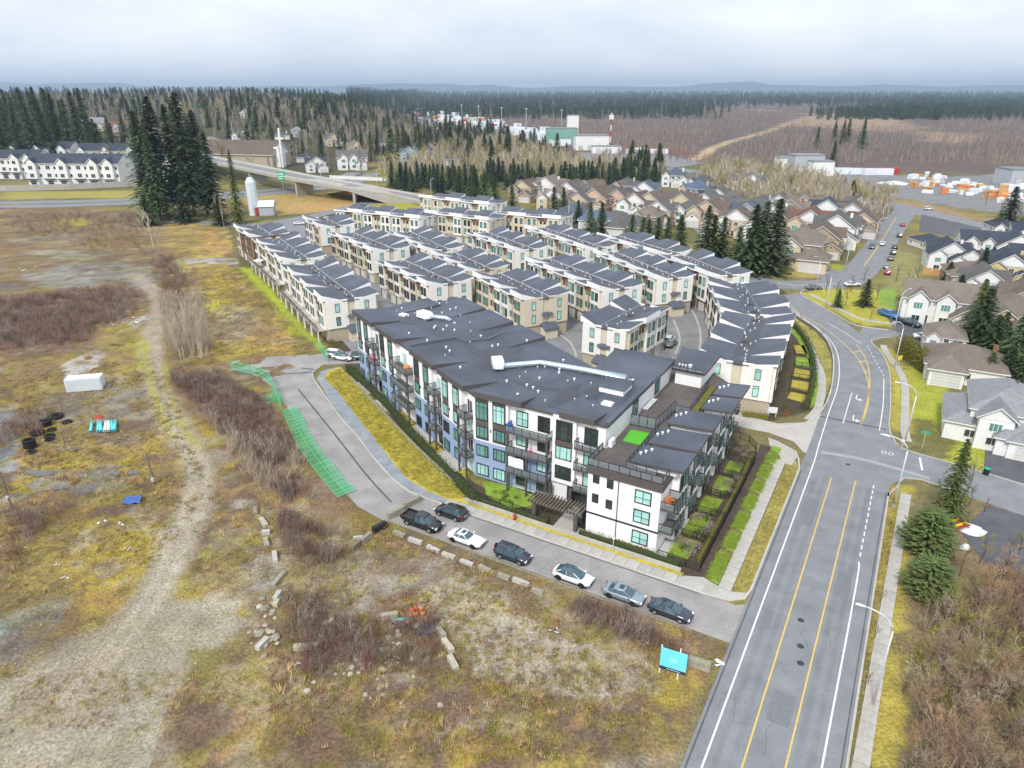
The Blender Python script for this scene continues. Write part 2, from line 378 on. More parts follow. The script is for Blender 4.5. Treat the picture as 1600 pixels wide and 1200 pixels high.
zone([(-60, 1060), (60, 1030), (170, 970), (260, 935), (370, 930), (395, 960), (350, 1010), (290, 1060), (250, 1210), (-60, 1260)], (.335, .31, .245), 3, 2.5); gv = Sn(.5 - sdf(pxs([(-60, 1060), (60, 1030), (170, 970), (260, 935), (370, 930), (395, 960), (350, 1010), (290, 1060), (250, 1210), (-60, 1260)])) / 3)
zone([(300, 900), (400, 870), (440, 880), (440, 930), (400, 975), (330, 960)], PALE, 2.5, 2.5, .75)
zone([(372, 872), (415, 862), (440, 890), (435, 920), (395, 925)], (.50, .50, .46), 1.5, 1.5)
zone([(320, 850), (345, 828), (400, 835), (392, 870), (350, 895), (318, 880)], (.33, .36, .025), 2, 2, .95)
zone([(290, 1020), (400, 1000), (420, 1060), (300, 1100)], (.215, .19, .065), 2, 2, .85)
zone([(430, 790), (560, 800), (600, 850), (560, 900), (470, 900), (430, 850)], (.255, .20, .095), 3, 3, .7)
zone([(430, 915), (560, 880), (680, 860), (760, 880), (720, 930), (600, 930), (480, 950)], (.31, .29, .235), 3, 3, .65)
zone([(640, 925), (720, 905), (800, 925), (840, 985), (990, 1000), (1040, 1060), (900, 1090), (760, 1060), (700, 1000)], (.44, .41, .335), 2, 3, .85); gv2 = Sn(.5 - sdf(pxs([(630, 920), (720, 895), (800, 915), (860, 985), (990, 1000), (1040, 1060), (900, 1090), (740, 1070), (690, 1000)])) / 4) * Sn((f2 - .36) / .1)
zone([(860, 960), (960, 975), (985, 1010), (930, 1020), (870, 1000)], (.27, .24, .07), 2, 2, .7)
zone([(560, 960), (620, 940), (700, 985), (690, 1060), (560, 1060)], (.30, .27, .19), 2, 3, .7)
zone([(475, 970), (510, 958), (520, 985), (490, 1000)], (.42, .42, .43), 1, 1)
zone([(250, 345), (345, 350), (362, 400), (300, 408), (262, 400)], (.46, .34, .09), 4, 4, .9)
zone([(300, 355), (345, 365), (360, 395), (320, 400)], DRY, 3, 4, .7)
zone([(300, 412), (370, 415), (440, 480), (500, 552), (350, 560), (320, 470)], (.45, .345, .075), 4, 4, .92)
zone([(318, 455), (360, 452), (372, 475), (330, 490)], (.46, .43, .05), 2, 3)
zone([(330, 490), (400, 480), (430, 520), (350, 530)], (.40, .37, .31), 3, 4, .7)
zone([(366, 415), (395, 420), (508, 545), (480, 552)], (.36, .42, .04), 1.5, 1.2, .95)
zone([(410, 500), (470, 540), (420, 552), (390, 530)], DRY, 2, 3, .7)
zone([(285, 403), (370, 403), (372, 412), (290, 413)], (.42, .43, .42), 1.2, 1)
zone([(255, 590), (350, 580), (420, 620), (470, 700), (500, 790), (430, 790), (380, 720), (300, 640)], (.215, .13, .095), 3, 3, .9)
zone([(430, 590), (460, 640), (480, 690), (460, 680), (430, 630), (415, 600)], (.31, .24, .095), 1.5, 1.5, .8)
zone([(195, 505), (230, 490), (245, 505), (210, 515)], (.45, .45, .46), 1.5, 1.5, .7)
zone([(95, 570), (150, 545), (165, 555), (150, 572), (105, 590)], (.50, .50, .50), 1.2, 1.2, .8)
tw = track([(212, 430), (242, 455), (250, 480), (238, 520), (238, 555), (245, 600), (262, 640), (290, 690), (312, 735), (305, 780), (282, 840), (262, 890), (235, 940), (190, 1000), (130, 1080), (60, 1180)], (.355, .32, .25), 4.6, 2.0, 1.3)
tm = track([(238, 545), (245, 600), (262, 640), (290, 690), (312, 735), (305, 780), (282, 840), (262, 890), (235, 940)], (.39, .355, .285), 3.2, 1.6, .7, .8)
_ct = resample(pxs([(240, 560), (245, 600), (262, 640), (290, 690), (312, 735), (305, 780), (282, 840), (262, 890), (235, 940), (190, 1000), (130, 1080)]), 2)
for off_, c_ in ((-.85, (.45, .415, .34)), (.85, (.45, .415, .34)), (0, (.335, .31, .225)), (1.9, (.31, .285, .20)), (-1.9, (.31, .285, .20))):
    m_ = Sn(.5 - (lined(offset(_ct, off_)) - .28 + (f3 - .5) * .7) / .35) * .65; blend(m_, c_)
tm = np.maximum(tm, tw * .85)
track([(225, 530), (236, 600), (250, 640), (268, 680)], (.38, .38, .03), .9, 1, .8, .75)
track([(258, 560), (262, 610), (282, 660), (310, 700)], (.38, .37, .04), .9, 1, .8, .7)
# hillside and verges along the highway, bog tracks and clearings
zone([(300, 340), (380, 330), (520, 330), (620, 318), (560, 300), (450, 300), (330, 318)], (.40, .28, .10), 4, 5, .85)
zone([(430, 336), (520, 330), (580, 322), (540, 312), (460, 318)], (.44, .27, .11), 3, 4, .8)
zone([(570, 325), (640, 315), (665, 325), (600, 335)], (.33, .33, .04), 3, 3, .9)
zone([(0, 300), (215, 298), (215, 308), (0, 312)], (.36, .31, .08), 4, 4, .8)
track([(1085, 250), (1130, 225), (1200, 205), (1260, 185), (1330, 178), (1340, 186), (1420, 190)], (.46, .34, .20), 9, 6, 6)
track([(1150, 168), (1260, 178), (1300, 182)], (.46, .36, .24), 14, 8, 8)
zone([(1290, 176), (1400, 186), (1450, 205), (1350, 205), (1230, 195)], (.34, .24, .16), 25, 30, .8)
zone([(1430, 205), (1530, 210), (1520, 225), (1440, 222)], (.34, .235, .16), 15, 15, .8)
zone([(950, 226), (1050, 232), (1100, 240), (1000, 245)], (.20, .07, .075), 10, 10, .8)
zone([(1250, 280), (1330, 268), (1450, 278), (1600, 270), (1700, 290), (1700, 350), (1500, 325), (1380, 305)], (.22, .225, .235), 3, 3, .95)
zone([(1300, 300), (1430, 315), (1600, 352), (1600, 362), (1420, 322), (1280, 300)], (.33, .22, .12), 2, 2, .8)
zone([(860, 345), (1000, 375), (1060, 400), (1190, 420), (1330, 425), (1320, 436), (1180, 430), (1040, 408), (900, 362)], (.42, .32, .12), 1.5, 2, .9)
zone([(1215, 425), (1330, 428), (1345, 415), (1290, 412), (1230, 415)], (.34, .34, .05), 1.5, 2, .8)
# house lots on the east side
zone([(1240, 460), (1290, 450), (1390, 455), (1405, 510), (1350, 508), (1300, 485)], (.38, .36, .055), 1.5, 1.5, .95)
zone([(1370, 450), (1400, 452), (1395, 480), (1372, 475)], (.20, .32, .06), 1.5, 1.5, .9)
zone([(1420, 560), (1480, 600), (1485, 660), (1540, 690), (1538, 735), (1470, 720), (1425, 690), (1420, 620)], (.33, .35, .05), 1.5, 1.2, .95)
zone([(1424, 655), (1460, 655), (1485, 690), (1475, 720), (1424, 700)], (.125, .115, .05), 1.5, 1.5, .85)
zone([(1430, 500), (1500, 505), (1500, 530), (1440, 530)], (.38, .36, .055), 1.2, 1.2, .9)
zone([(1390, 760), (1425, 760), (1425, 1200), (1345, 1200)], (.38, .31, .065), 1, 1, .9)
zone([(1415, 780), (1700, 780), (1700, 1250), (1415, 1250)], (.20, .15, .085), 2, 2, .9)
zone([(1365, 380), (1440, 400), (1440, 470), (1390, 450)], (.26, .25, .10), 2, 2, .9)
zone([(1365, 540), (1400, 545), (1425, 600), (1424, 680), (1390, 670), (1392, 600)], (.38, .33, .06), 1, 1, .9)
# townhouse complex interior reads as soil and planting between the lanes
zone([(520, 556), (460, 420), (380, 365), (520, 332), (900, 345), (1060, 400), (1210, 440), (1300, 540), (1290, 640), (1160, 665), (1100, 905), (900, 840), (560, 590)], (.085, .072, .045), 1, 1)
# mottling: moss, bare soil and litter break up every patch of the lot
tm = np.maximum(np.maximum(tm, gv * .75), gv2 * .7); mm_ = lot * (1 - np.minimum(1, tm) * .92)
blend(mm_ * Sn((fbm(X, Y, 3.2, 88) - .54) / .10) * .55, (.185, .125, .088)); blend(mm_ * Sn((fbm(X, Y, 2.4, 99) - .56) / .10) * .50, (.30, .26, .055)); blend(mm_ * Sn((fbm(X, Y, 4.5, 101) - .58) / .10) * .45, (.36, .34, .29)); blend(mm_ * Sn((fbm(X, Y, 6.5, 121) - .55) / .08) * .22, (.38, .24, .10)); blend(mm_ * Sn((fbm(X, Y, 5.5, 131) - .55) / .08) * .28, (.25, .25, .05)); blend(mm_ * Sn((fbm(X, Y, 8, 141) - .50) / .10) * .45, (.20, .14, .095)); blend(mm_ * Sn((fbm(X, Y, 1.5, 111) - .62) / .08) * .5, (.11, .085, .065))
rough = lot * (1 - np.minimum(1, tm)) * Sn((Y - 36) / 3)
Z = Z + ((f2 - .5) * .9 + (f3 - .5) * .55) * rough * Sn((-sdf(pxs(LOT)) - .5) / 5) - .03 * (1 - rough) * 0
# land between: small noise so that no field is one flat colour
col *= (.82 + .36 * f3)[:, None]
col *= (1 - lot * (.08 + .18 * Sn((f1 - .45) / .2)) * (1 - np.minimum(1, tm) * .7))[:, None] * np.where(lot[:, None] > .5, np.array([1.0, .965, .93]), 1.)
gm = bpy.data.meshes.new('ground')
gm.vertices.add(len(X)); gm.vertices.foreach_set('co', np.stack([X, Y, Z], 1).astype(np.float32).ravel())
ii = (np.arange(NY - 1)[:, None] * NX + np.arange(NX - 1)[None]).ravel(); quads = np.stack([ii, ii + 1, ii + 1 + NX, ii + NX], 1).astype(np.int32)
gm.loops.add(quads.size); gm.loops.foreach_set('vertex_index', quads.ravel()); gm.polygons.add(len(quads)); gm.polygons.foreach_set('loop_start', np.arange(0, quads.size, 4, dtype=np.int32))
gm.polygons.foreach_set('use_smooth', np.ones(len(quads), bool))
gm.update(calc_edges=True)
ca = gm.color_attributes.new('soil', 'FLOAT_COLOR', 'POINT'); ca.data.foreach_set('color', np.concatenate([col, np.ones((len(X), 1))], 1).astype(np.float32).ravel())
def ground_mat():
    m = bpy.data.materials.new('ground_soil'); m.use_nodes = True; t = m.node_tree; b = t.nodes['Principled BSDF']; b.inputs['Roughness'].default_value = .95; b.inputs['Specular IOR Level'].default_value = .15
    a = t.nodes.new('ShaderNodeVertexColor'); a.layer_name = 'soil'; co = t.nodes.new('ShaderNodeTexCoord'); last = a.outputs['Color']
    for scl, lo, hi in ((3.0, .48, 1.55), (.35, .80, 1.2), (14., .72, 1.28)):
        n = t.nodes.new('ShaderNodeTexNoise'); n.inputs['Scale'].default_value = scl; n.inputs['Detail'].default_value = 8; n.inputs['Roughness'].default_value = .7
        mr = t.nodes.new('ShaderNodeMapRange'); mr.inputs['From Min'].default_value = .3; mr.inputs['From Max'].default_value = .7; mr.inputs['To Min'].default_value = lo; mr.inputs['To Max'].default_value = hi
        v = t.nodes.new('ShaderNodeVectorMath'); v.operation = 'SCALE'
        t.links.new(co.outputs['Object'], n.inputs['Vector']); t.links.new(n.outputs['Fac'], mr.inputs['Value']); t.links.new(last, v.inputs[0]); t.links.new(mr.outputs[0], v.inputs['Scale']); last = v.outputs[0]
    t.links.new(last, b.inputs['Base Color'])
    nb = t.nodes.new('ShaderNodeTexNoise'); nb.inputs['Scale'].default_value = 3; nb.inputs['Detail'].default_value = 9; bp = t.nodes.new('ShaderNodeBump'); bp.inputs['Strength'].default_value = .7; bp.inputs['Distance'].default_value = .25
    t.links.new(co.outputs['Object'], nb.inputs['Vector']); t.links.new(nb.outputs['Fac'], bp.inputs['Height']); t.links.new(bp.outputs[0], b.inputs['Normal']); return m
gm.materials.append(ground_mat())
struct(link('ground', gm))
_gi = {}
def gz(x, y):
    """height of the ground sheet"""
    i = min(max(int(np.searchsorted(gx, x)) - 1, 0), NX - 2); j = min(max(int(np.searchsorted(gy, y)) - 1, 0), NY - 2)
    tx, ty = (x - gx[i]) / (gx[i + 1] - gx[i]), (y - gy[j]) / (gy[j + 1] - gy[j]); k = j * NX + i
    return float((Z[k] * (1 - tx) + Z[k + 1] * tx) * (1 - ty) + (Z[k + NX] * (1 - tx) + Z[k + NX + 1] * tx) * ty)
def on(px, py):
    p = at(px, py); return Vector((p.x, p.y, gz(p.x, p.y)))

for k_, (px, py, rx, ry) in enumerate(((8, 655, 2.6, 2.2), (14, 705, 1.9, 2.6), (66, 742, 2.2, .8), (196, 742, 2.4, .7), (95, 765, 1.2, .5), (120, 700, .9, .5))):
    c_ = at(px, py); q_ = random.Random(k_); zz_ = gz(c_.x, c_.y) + .10; mb_ = [(c_.x + rx * math.cos(t) * q_.uniform(.65, 1.25), c_.y + ry * math.sin(t) * q_.uniform(.65, 1.25)) for t in [2 * math.pi * i / 16 for i in range(16)]]
    m_ = MB(); m_.sheet(mb_, zz_); struct(m_.build('puddle', 'puddle'))
# ------------------------------------------------------------------ roads, kerbs, markings
def W(l): return [at(*p) if not isinstance(p, Vector) else p for p in l]
Lk = resample(W([AB(20.9, -75), AB(20.9, -20), AB(20.9, 36), (1281, 650), (1293, 630), (1301, 590), (1301, 556), (1292, 533), (1275, 514), (1252, 498), (1228, 482), (1208, 462)]), 2)
Rk = resample(W([AB(32.8, -75), AB(32.8, -20), AB(32.8, 36), (1389, 650), (1390, 625), (1390, 590), (1383, 562), (1366, 538), (1340, 518), (1310, 496), (1280, 478), (1252, 458)]), 2)
def between(mb, A, B, z, n=160):
    def samp(P):
        d = [0]
        for i in range(len(P) - 1): d.append(d[-1] + (P[i + 1] - P[i]).length)
        out = []
        for k in range(n + 1):
            s_ = d[-1] * k / n; i = min(max(int(np.searchsorted(d, s_)) - 1, 0), len(P) - 2); t = (s_ - d[i]) / max(1e-6, d[i + 1] - d[i]); out.append(P[i].lerp(P[i + 1], t))
        return out
    a, b = samp(A), samp(B); k0 = len(mb.v)
    for p, q in zip(a, b): mb.v += [(p.x, p.y, z), (q.x, q.y, z)]
    for i in range(n): mb.f.append((k0 + 2 * i, k0 + 2 * i + 1, k0 + 2 * i + 3, k0 + 2 * i + 2)); mb.m.append(0)
mb = MB(); between(mb, Lk, Rk, .030); road = struct(mb.build('road', 'asphalt'))
mb = MB(); mb.strip(resample(W([(700, 322), (800, 345), (900, 362), (1010, 388), (1100, 416), (1160, 432), (1210, 444), (1270, 445), (1318, 440), (1347, 420), (1370, 390), (1398, 350), (1416, 328)]), 4), 10, .022); struct(mb.build('road', 'asphalt'))
mb = MB(); mb.strip(resample(W([(1040, 262), (1180, 282), (1300, 302), (1400, 322), (1500, 346), (1600, 368), (1800, 410)]), 6), 15, .018); struct(mb.build('road', 'asphalt'))
mb = MB(); mb.sheet([AB(-25, -10.6), AB(-20, -10.6), AB(20.9, -10.2), AB(21.2, -9.2), AB(21.2, -3.2), AB(20, -4.1), AB(-20.2, -4.1), AB(-24.3, -6)], .024); struct(mb.build('street', 'asphalt_old'))
OLD = [(690, 788), (640, 770), (622, 757), (600, 735), (578, 709), (557, 681), (535, 657), (513, 627), (489, 592), (488, 582), (505, 570), (600, 566), (600, 545), (500, 553), (430, 557), (365, 564), (352, 575), (395, 585), (425, 603), (455, 645), (495, 705), (530, 760), (560, 792), (602, 815)]
mb = MB(); mb.sheet(list(reversed(W(OLD))), .020); struct(mb.build('street', 'asphalt_old'))
mb = MB(); mb.sheet(list(reversed(W([(1381, 660), (1392, 680), (1410, 702), (1480, 722), (1600, 758), (1720, 800), (1720, 870), (1600, 806), (1500, 772), (1440, 749), (1412, 747), (1385, 762)]))), .020); struct(mb.build('side_street', 'asphalt'))
mb = MB(); mb.sheet(list(reversed(W([(1342, 520), (1349, 511), (1388, 516), (1420, 517), (1480, 545), (1500, 566), (1470, 566), (1430, 546), (1400, 527), (1377, 529), (1358, 536)]))), .020); struct(mb.build('side_street', 'asphalt'))
mb = MB(); mb.sheet(list(reversed(W([(1300, 444), (1255, 418), (1262, 408), (1335, 432)]))), .016); struct(mb.build('side_street', 'asphalt'))
# lanes inside the complex, and its drive out to the road
mb = MB(); mb.sheet(list(reversed(W([(560, 560), (505, 500), (462, 400), (440, 372), (520, 345), (640, 345), (780, 350), (900, 372), (1040, 420), (1085, 452), (1105, 500), (1110, 560), (1090, 600), (1000, 640), (870, 560), (700, 500)]))), .016); struct(mb.build('lane', 'lane_asphalt'))
mb = MB(); mb.sheet(list(reversed(W([(1090, 600), (1160, 648), (1215, 662), (1260, 660), (1284, 645), (1300, 640), (1275, 715), (1255, 706), (1240, 690), (1200, 676), (1160, 668), (1060, 640)]))), .026); struct(mb.build('driveway', 'concrete'))
mb = MB(); mb.prism(list(reversed(W([(1200, 684), (1217, 691), (1236, 702), (1247, 713), (1236, 728), (1222, 722), (1214, 706), (1202, 696)]))), 0, .098); struct(mb.build('corner_paving', 'concrete'))
mb = MB(); mb.sheet(list(reversed(W([(1540, 690), (1600, 695), (1720, 720), (1720, 800), (1600, 756), (1537, 738)]))), .017); struct(mb.build('driveway', 'asphalt_dark'))
mb = MB(); mb.sheet(list(reversed(W([(1402, 512), (1452, 508), (1440, 528), (1480, 545), (1440, 548), (1410, 530)]))), .023); struct(mb.build('driveway', 'asphalt_dark'))
mb = MB(); mb.sheet(list(reversed(W([(1395, 485), (1450, 505), (1440, 530), (1400, 518), (1385, 495)]))), .026); struct(mb.build('driveway', 'asphalt_dark'))
mb = MB(); mb.sheet(list(reversed(W([(1600, 806), (1545, 790), (1500, 830), (1540, 880), (1620, 900), (1700, 850)]))), .017); struct(mb.build('driveway', 'asphalt_dark'))
mb = MB(); mb.sheet(list(reversed(W([(1040, 300), (1048, 296), (1068, 318), (1090, 345), (1120, 380), (1110, 384), (1072, 345), (1050, 318)]))), .015); struct(mb.build('side_street', 'asphalt'))
for pts_ in ([(1052, 462), (1075, 478), (1092, 510), (1093, 545), (1075, 580)], [(1052, 500), (1062, 530), (1052, 560), (1035, 580)], [(868, 520), (890, 535), (900, 560), (885, 585)], [(840, 520), (848, 545), (838, 565)], [(690, 470), (740, 490), (790, 515)]):
    m_ = MB(); m_.ribbon_wall(resample(W(pts_), 1.5), .5, 0, .13); struct(m_.build('lane_kerb', 'concrete'))
# highway under the overpass
HWY = resample(W([(-260, 326), (0, 320), (110, 318), (215, 314), (330, 307), (440, 298), (520, 288), (570, 270)]), 8)
mb = MB(); mb.strip(offset(HWY, 7), 11, .05, 0, hill); struct(mb.build('highway', 'asphalt')); mb = MB(); mb.strip(offset(HWY, -7), 11, .05, 0, hill); struct(mb.build('highway', 'asphalt'))
mb = MB(); mb.strip(resample(W([(250, 345), (420, 352), (480, 340), (530, 328), (600, 312), (640, 306)]), 5), 8, .03); struct(mb.build('ramp', 'asphalt'))
mb = MB(); mb.sheet(list(reversed(W([(400, 350), (480, 336), (520, 345), (480, 362), (410, 362)]))), .02); struct(mb.build('parking_lot', 'asphalt'))
# kerbs
def kerb(P, wid=.22, h=.14, matn='concrete_pale'): mb = MB(); mb.ribbon_wall(P, wid, 0, h); return struct(mb.build('kerb', matn))
corner = resample([AB(-19, -4.05), AB(0, -4.05), AB(16.5, -4.05), AB(19.2, -3.8), AB(20.6, -2.6), AB(20.85, -.8), AB(20.85, 10), AB(20.85, 28), AB(20.75, 31.5), AB(20.2, 34), at(1243, 706), at(1228, 698), at(1212, 690)], 1.5); kerb(corner)
kerb(resample(W([(1160, 655), (1215, 668), (1250, 664), (1273, 652), (1290, 632), (1300, 600), (1302, 560), (1293, 533), (1276, 514), (1252, 498), (1228, 482), (1208, 462)]), 1.5))
kerb(resample(W([AB(32.9, -75), AB(32.9, 20), AB(32.9, 29), AB(33.8, 32.3), (1412, 747), (1440, 750), (1500, 772)]), 1.5))
kerb(resample(W([(1600, 758), (1480, 722), (1412, 702), (1395, 685), (1389, 665), (1391, 640), (1391, 600), (1388, 575), (1378, 553), (1362, 536), (1364, 530), (1377, 528), (1402, 527)]), 1.5))
kerb(resample(W([(1388, 516), (1349, 511), (1328, 505), (1303, 490), (1275, 474), (1252, 461), (1258, 453), (1300, 450)]), 1.5))
kerb(resample(W([(690, 787), (640, 769), (622, 756), (600, 734), (578, 708), (557, 680), (535, 656), (513, 626), (490, 592), (488, 583), (500, 573)]), 2))
kerb(resample([AB(-24, -10.7), AB(0, -10.7), AB(17, -10.5)], 3), .2, .08, 'concrete_mossy')
# painted markings
def mark(px_or_pts, wid, matn, z=.036, step=2):
    mb = MB(); mb.strip(resample(W(px_or_pts), step), wid, z); return struct(mb.build('road_marking', matn))
mark([AB(22.45, -75), AB(22.45, -20), AB(22.45, 30), (1278, 700), (1294, 648), (1309, 603), (1311, 567), (1303, 540), (1284, 519), (1261, 501), (1237, 484)], .17, 'paint_white')
mark([AB(25.35, -75), AB(25.35, 0), AB(25.35, 30.5)], .16, 'paint_yellow'); mark([AB(28.5, -75), AB(28.5, 0), AB(28.5, 31.5)], .16, 'paint_yellow')
mark([AB(31.1, -75), AB(31.1, 0), AB(30.9, 11)], .17, 'paint_white')
for k in range(12): mark([AB(30.9, 12.2 + k * 1.65), AB(30.88, 13.2 + k * 1.65)], .15, 'paint_white')
mark([(1345, 664), (1352, 640), (1358, 608), (1352, 582), (1340, 560), (1318, 536)], .17, 'paint_yellow'); mark([(1346, 663), (1356, 632), (1359, 592), (1353, 562), (1338, 538)], .17, 'paint_yellow')
for a, b in (((1355, 604), (1358.5, 603)), ((1349, 582), (1358, 581)), ((1342, 566), (1353, 564)), ((1332, 551), (1344, 549))): mark([a, b], .3, 'paint_yellow', .035)
mark([(1374, 673), (1380, 630), (1381, 592)], .15, 'paint_white')
for k in range(9):
    p, q = at(1381, 588), at(1354, 538); a = p.lerp(q, k / 9); b = p.lerp(q, k / 9 + .05); mark([a, b], .15, 'paint_white')
mark([(1317, 662), (1331, 614)], .15, 'paint_white'); mark([(1375, 678), (1392, 683)], .35, 'paint_white'); mark([(1215, 441), (1240, 446), (1310, 443)], .2, 'paint_white', .027); mark([(1317, 536), (1290, 514), (1256, 494), (1235, 478)], .17, 'paint_yellow')
mark([(1345, 537), (1320, 520), (1292, 504)], .15, 'paint_white'); mark([(1437, 715), (1441, 735)], .3, 'paint_white', .026)
mark([(1400, 340), (1372, 385), (1350, 415)], .3, 'paint_yellow', .027)
def arrow(px, py):                          # left-turn arrow painted on the lane
    p = at(px, py); q = Vector((p.x, p.y, .036)); mb = MB(); d, n = VA, UA
    f = lambda a, b: tuple(q + n * a + d * b)
    mb.add([f(0, -.55), f(.2, -.55), f(.2, 1.3), f(0, 1.3)], [(0, 1, 2, 3)]); mb.add([f(0, -.55), f(.2, -.55), f(.62, -.72), f(.62, -.98), f(.15, -.95)], [(0, 1, 2, 3, 4)]); mb.add([f(.62, -.3), f(.62, -1.4), f(1.35, -.9)], [(0, 1, 2)])
    return struct(mb.build('turn_arrow', 'paint_white'))
arrow(1337, 621); arrow(1332, 653)
mb = MB(); q = AB(31.9, 43, .036)
for c in (-.55, .55):
    ring = [(q.x + UA.x * (c * .9 + .32 * math.cos(t)) + VA.x * .32 * math.sin(t) * 1.6, q.y + UA.y * (c * .9 + .32 * math.cos(t)) + VA.y * .32 * math.sin(t) * 1.6) for t in [k * math.pi / 6 for k in range(13)]]
    mb.strip(ring, .12, .036)
struct(mb.build('bicycle_marking', 'paint_white'))
# utility cuts, seams and worn patches in the asphalt
def patch(px_or_pts, wid, matn, z=.033): mb = MB(); mb.strip(resample(W(px_or_pts), 2), wid, z); return struct(mb.build('asphalt_patch', matn))
patch([(1283, 707), (1340, 716), (1420, 738), (1452, 748)], .9, 'patch'); patch([(1282, 651), (1330, 660), (1385, 672)], .35, 'tar', .0335)
patch([(466, 608), (520, 675), (575, 745), (612, 785)], .3, 'asphalt_dark', .026); patch([(440, 585), (500, 580), (470, 575)], .5, 'asphalt_dark', .0255)
for a, b in ((26.6, -3), (27.2, -7), (27.6, -9.4), (27, 36)):
    mb = MB(); p = AB(a, b); mb.sheet([(p.x + .36 * math.cos(t), p.y + .36 * math.sin(t)) for t in [k * math.pi / 5 for k in range(10)]], .034); struct(mb.build('manhole_cover', 'tar'))
# gutter dirt, sealed cracks, older trench patches
for P_, w_ in (([AB(21.25, -70), AB(21.25, 0), AB(21.2, 31)], .16), ([AB(32.5, -70), AB(32.5, 0), AB(32.6, 30)], .14), ([AB(-19, -4.4), AB(16, -4.3)], .16)): patch(P_, w_, 'asphalt_dark', .0345)
qr = random.Random(77)
for k in range(14):
    a0, b0 = qr.uniform(21.6, 32), qr.uniform(-24, 32); pts_ = [AB(a0, b0)]
    for j in range(5): a0 += qr.uniform(-.45, .45); b0 += qr.uniform(.3, 1.3); pts_.append(AB(min(max(a0, 21.3), 32.4), b0))
    patch(pts_, .035, 'asphalt_dark', .0338 + k * 1e-5)
for a, b, l_, w_ in ((29.8, 3, 5, 1.5), (24.2, 16, 7, 1.2), (27, -18, 4, 2.0), (23.4, -6, 3, 1.0)): patch([AB(a, b), AB(a, b + l_)], w_, 'patch2' if 'patch2' in M else mat('patch2', (.185, .192, .204), .88, .15, 3, .3).name, .0325)
for k in range(9): a0 = qr.uniform(-22, 18); patch([AB(a0, -10.2), AB(a0 + qr.uniform(-1, 1), -8), AB(a0 + qr.uniform(-1.5, 1.5), -4.6)], .035, 'asphalt_dark', .0265 + k * 1e-5)
# tyre-worn lane tone: slightly darker wheel paths are separate thin overlays of older asphalt
for a in (23.3, 24.5, 29.2, 30.3): patch([AB(a, -75), AB(a, 0), AB(a, 30)], .55, 'asphalt_worn' if 'asphalt_worn' in M else mat('asphalt_worn', (.198, .206, .220), .85, .10, 3, .25, var2=.2).name, .0315)

# ------------------------------------------------------------------ pavements (slab by slab), verges, lawns
def slab_walk(f, n, wid, matn='concrete', name='sidewalk'):
    """f(t)-> centre point for t in 0..n; each slab is a piece"""
    root = None
    for k in range(n):
        a, b = f(k), f(k + 1); d = (b - a).normalized(); a2, b2 = a + d * .02, b - d * .02; nn = Vector((-d.y, d.x, 0)) * wid / 2
        c = (a2 + b2) / 2; mb = MB(); mb.prism([(p.x - c.x, p.y - c.y) for p in (a2 - nn, b2 - nn, b2 + nn, a2 + nn)], 0, .10 + .012 * rnd.random())
        if root is None: root = bpy.data.objects.new(name, None); C.objects.link(root); root['kind'] = 'structure'
        o = mb.build('slab', matn, root); o.location = (c.x, c.y, .015)
    return root
slab_walk(lambda t: AB(-19.5 + t * 1.55, -3.15), 24, 1.5)
slab_walk(lambda t: AB(18.25 - .012 * t, -2.2 + t * 1.5), 23, 1.45)
slab_walk(lambda t: AB(35.0 - .035 * t, 31 - t * 1.6), 62, 1.3)
cw = resample(W([(1262, 656), (1277, 640), (1284, 610), (1283, 585), (1273, 560), (1258, 530), (1240, 508), (1225, 495)]), 1.5); slab_walk(lambda t: cw[t], len(cw) - 1, 1.4)
cw2 = resample(W([(1418, 690), (1413, 672), (1414, 640), (1413, 600), (1402, 575), (1385, 552), (1380, 540)]), 1.5); slab_walk(lambda t: cw2[t], len(cw2) - 1, 1.3)
cw3 = resample(W([(1400, 507), (1350, 500), (1320, 488), (1290, 472), (1265, 460)]), 1.5); slab_walk(lambda t: cw3[t], len(cw3) - 1, 1.2)
mb = MB(); mb.sheet([AB(17.6, -3.9), AB(19.2, -3.7), AB(20.6, -2.4), AB(20.6, -1.6), AB(19.0, -2.2), AB(17.6, -2.3)], .105); struct(mb.build('corner_paving', 'concrete'))
mb = MB(); mb.prism([AB(13.5, -3.95), AB(17.6, -3.95), AB(17.6, -2.1), AB(15.6, -1.3), AB(13.5, -2.2)], .0, .11); struct(mb.build('corner_paving', 'concrete'))
def lawn(name, pts, matn, z=.09): mb = MB(); mb.prism(pts, 0, z); return struct(mb.build(name, matn))
lawn('verge', [AB(19.05, -1.7), AB(20.7, -2.2), AB(20.72, 5), AB(20.72, 31.5), AB(19.5, 33.8), AB(18.9, 33)], 'verge')
lawn('verge', [AB(-16, -2.35), AB(13.4, -2.35), AB(13.4, -1.75), AB(-16, -1.75)], 'lawn_yellow', .08)
lawn('verge', list(reversed(W([(1280, 642), (1291, 620), (1299, 595), (1299, 558), (1290, 536), (1273, 518), (1250, 502), (1230, 488), (1235, 497), (1255, 518), (1272, 545), (1284, 570), (1291, 600), (1285, 632)]))), 'verge')
for b0, b1 in ((-1.6, 4.4), (5.4, 9.4), (10.3, 14.6), (15.6, 19.6), (20.7, 24.2), (25, 29.2), (30.2, 33.5), (34.3, 36.2)):
    lawn('lawn', [AB(15.95, b0 + .5), AB(17.45, b0 - .2), AB(17.3, b1), AB(15.85, b1 + .3)], 'lawn', .11)
lawn('garden_bed', [AB(14.95, -1.2), AB(15.85, -1.2), AB(15.8, 36), AB(14.2, 36)], 'mulch', .08)
lawn('garden_bed', [AB(9.8, .2), AB(14.7, .2), AB(14.6, 33), AB(10.6, 34)], 'mulch', .05)
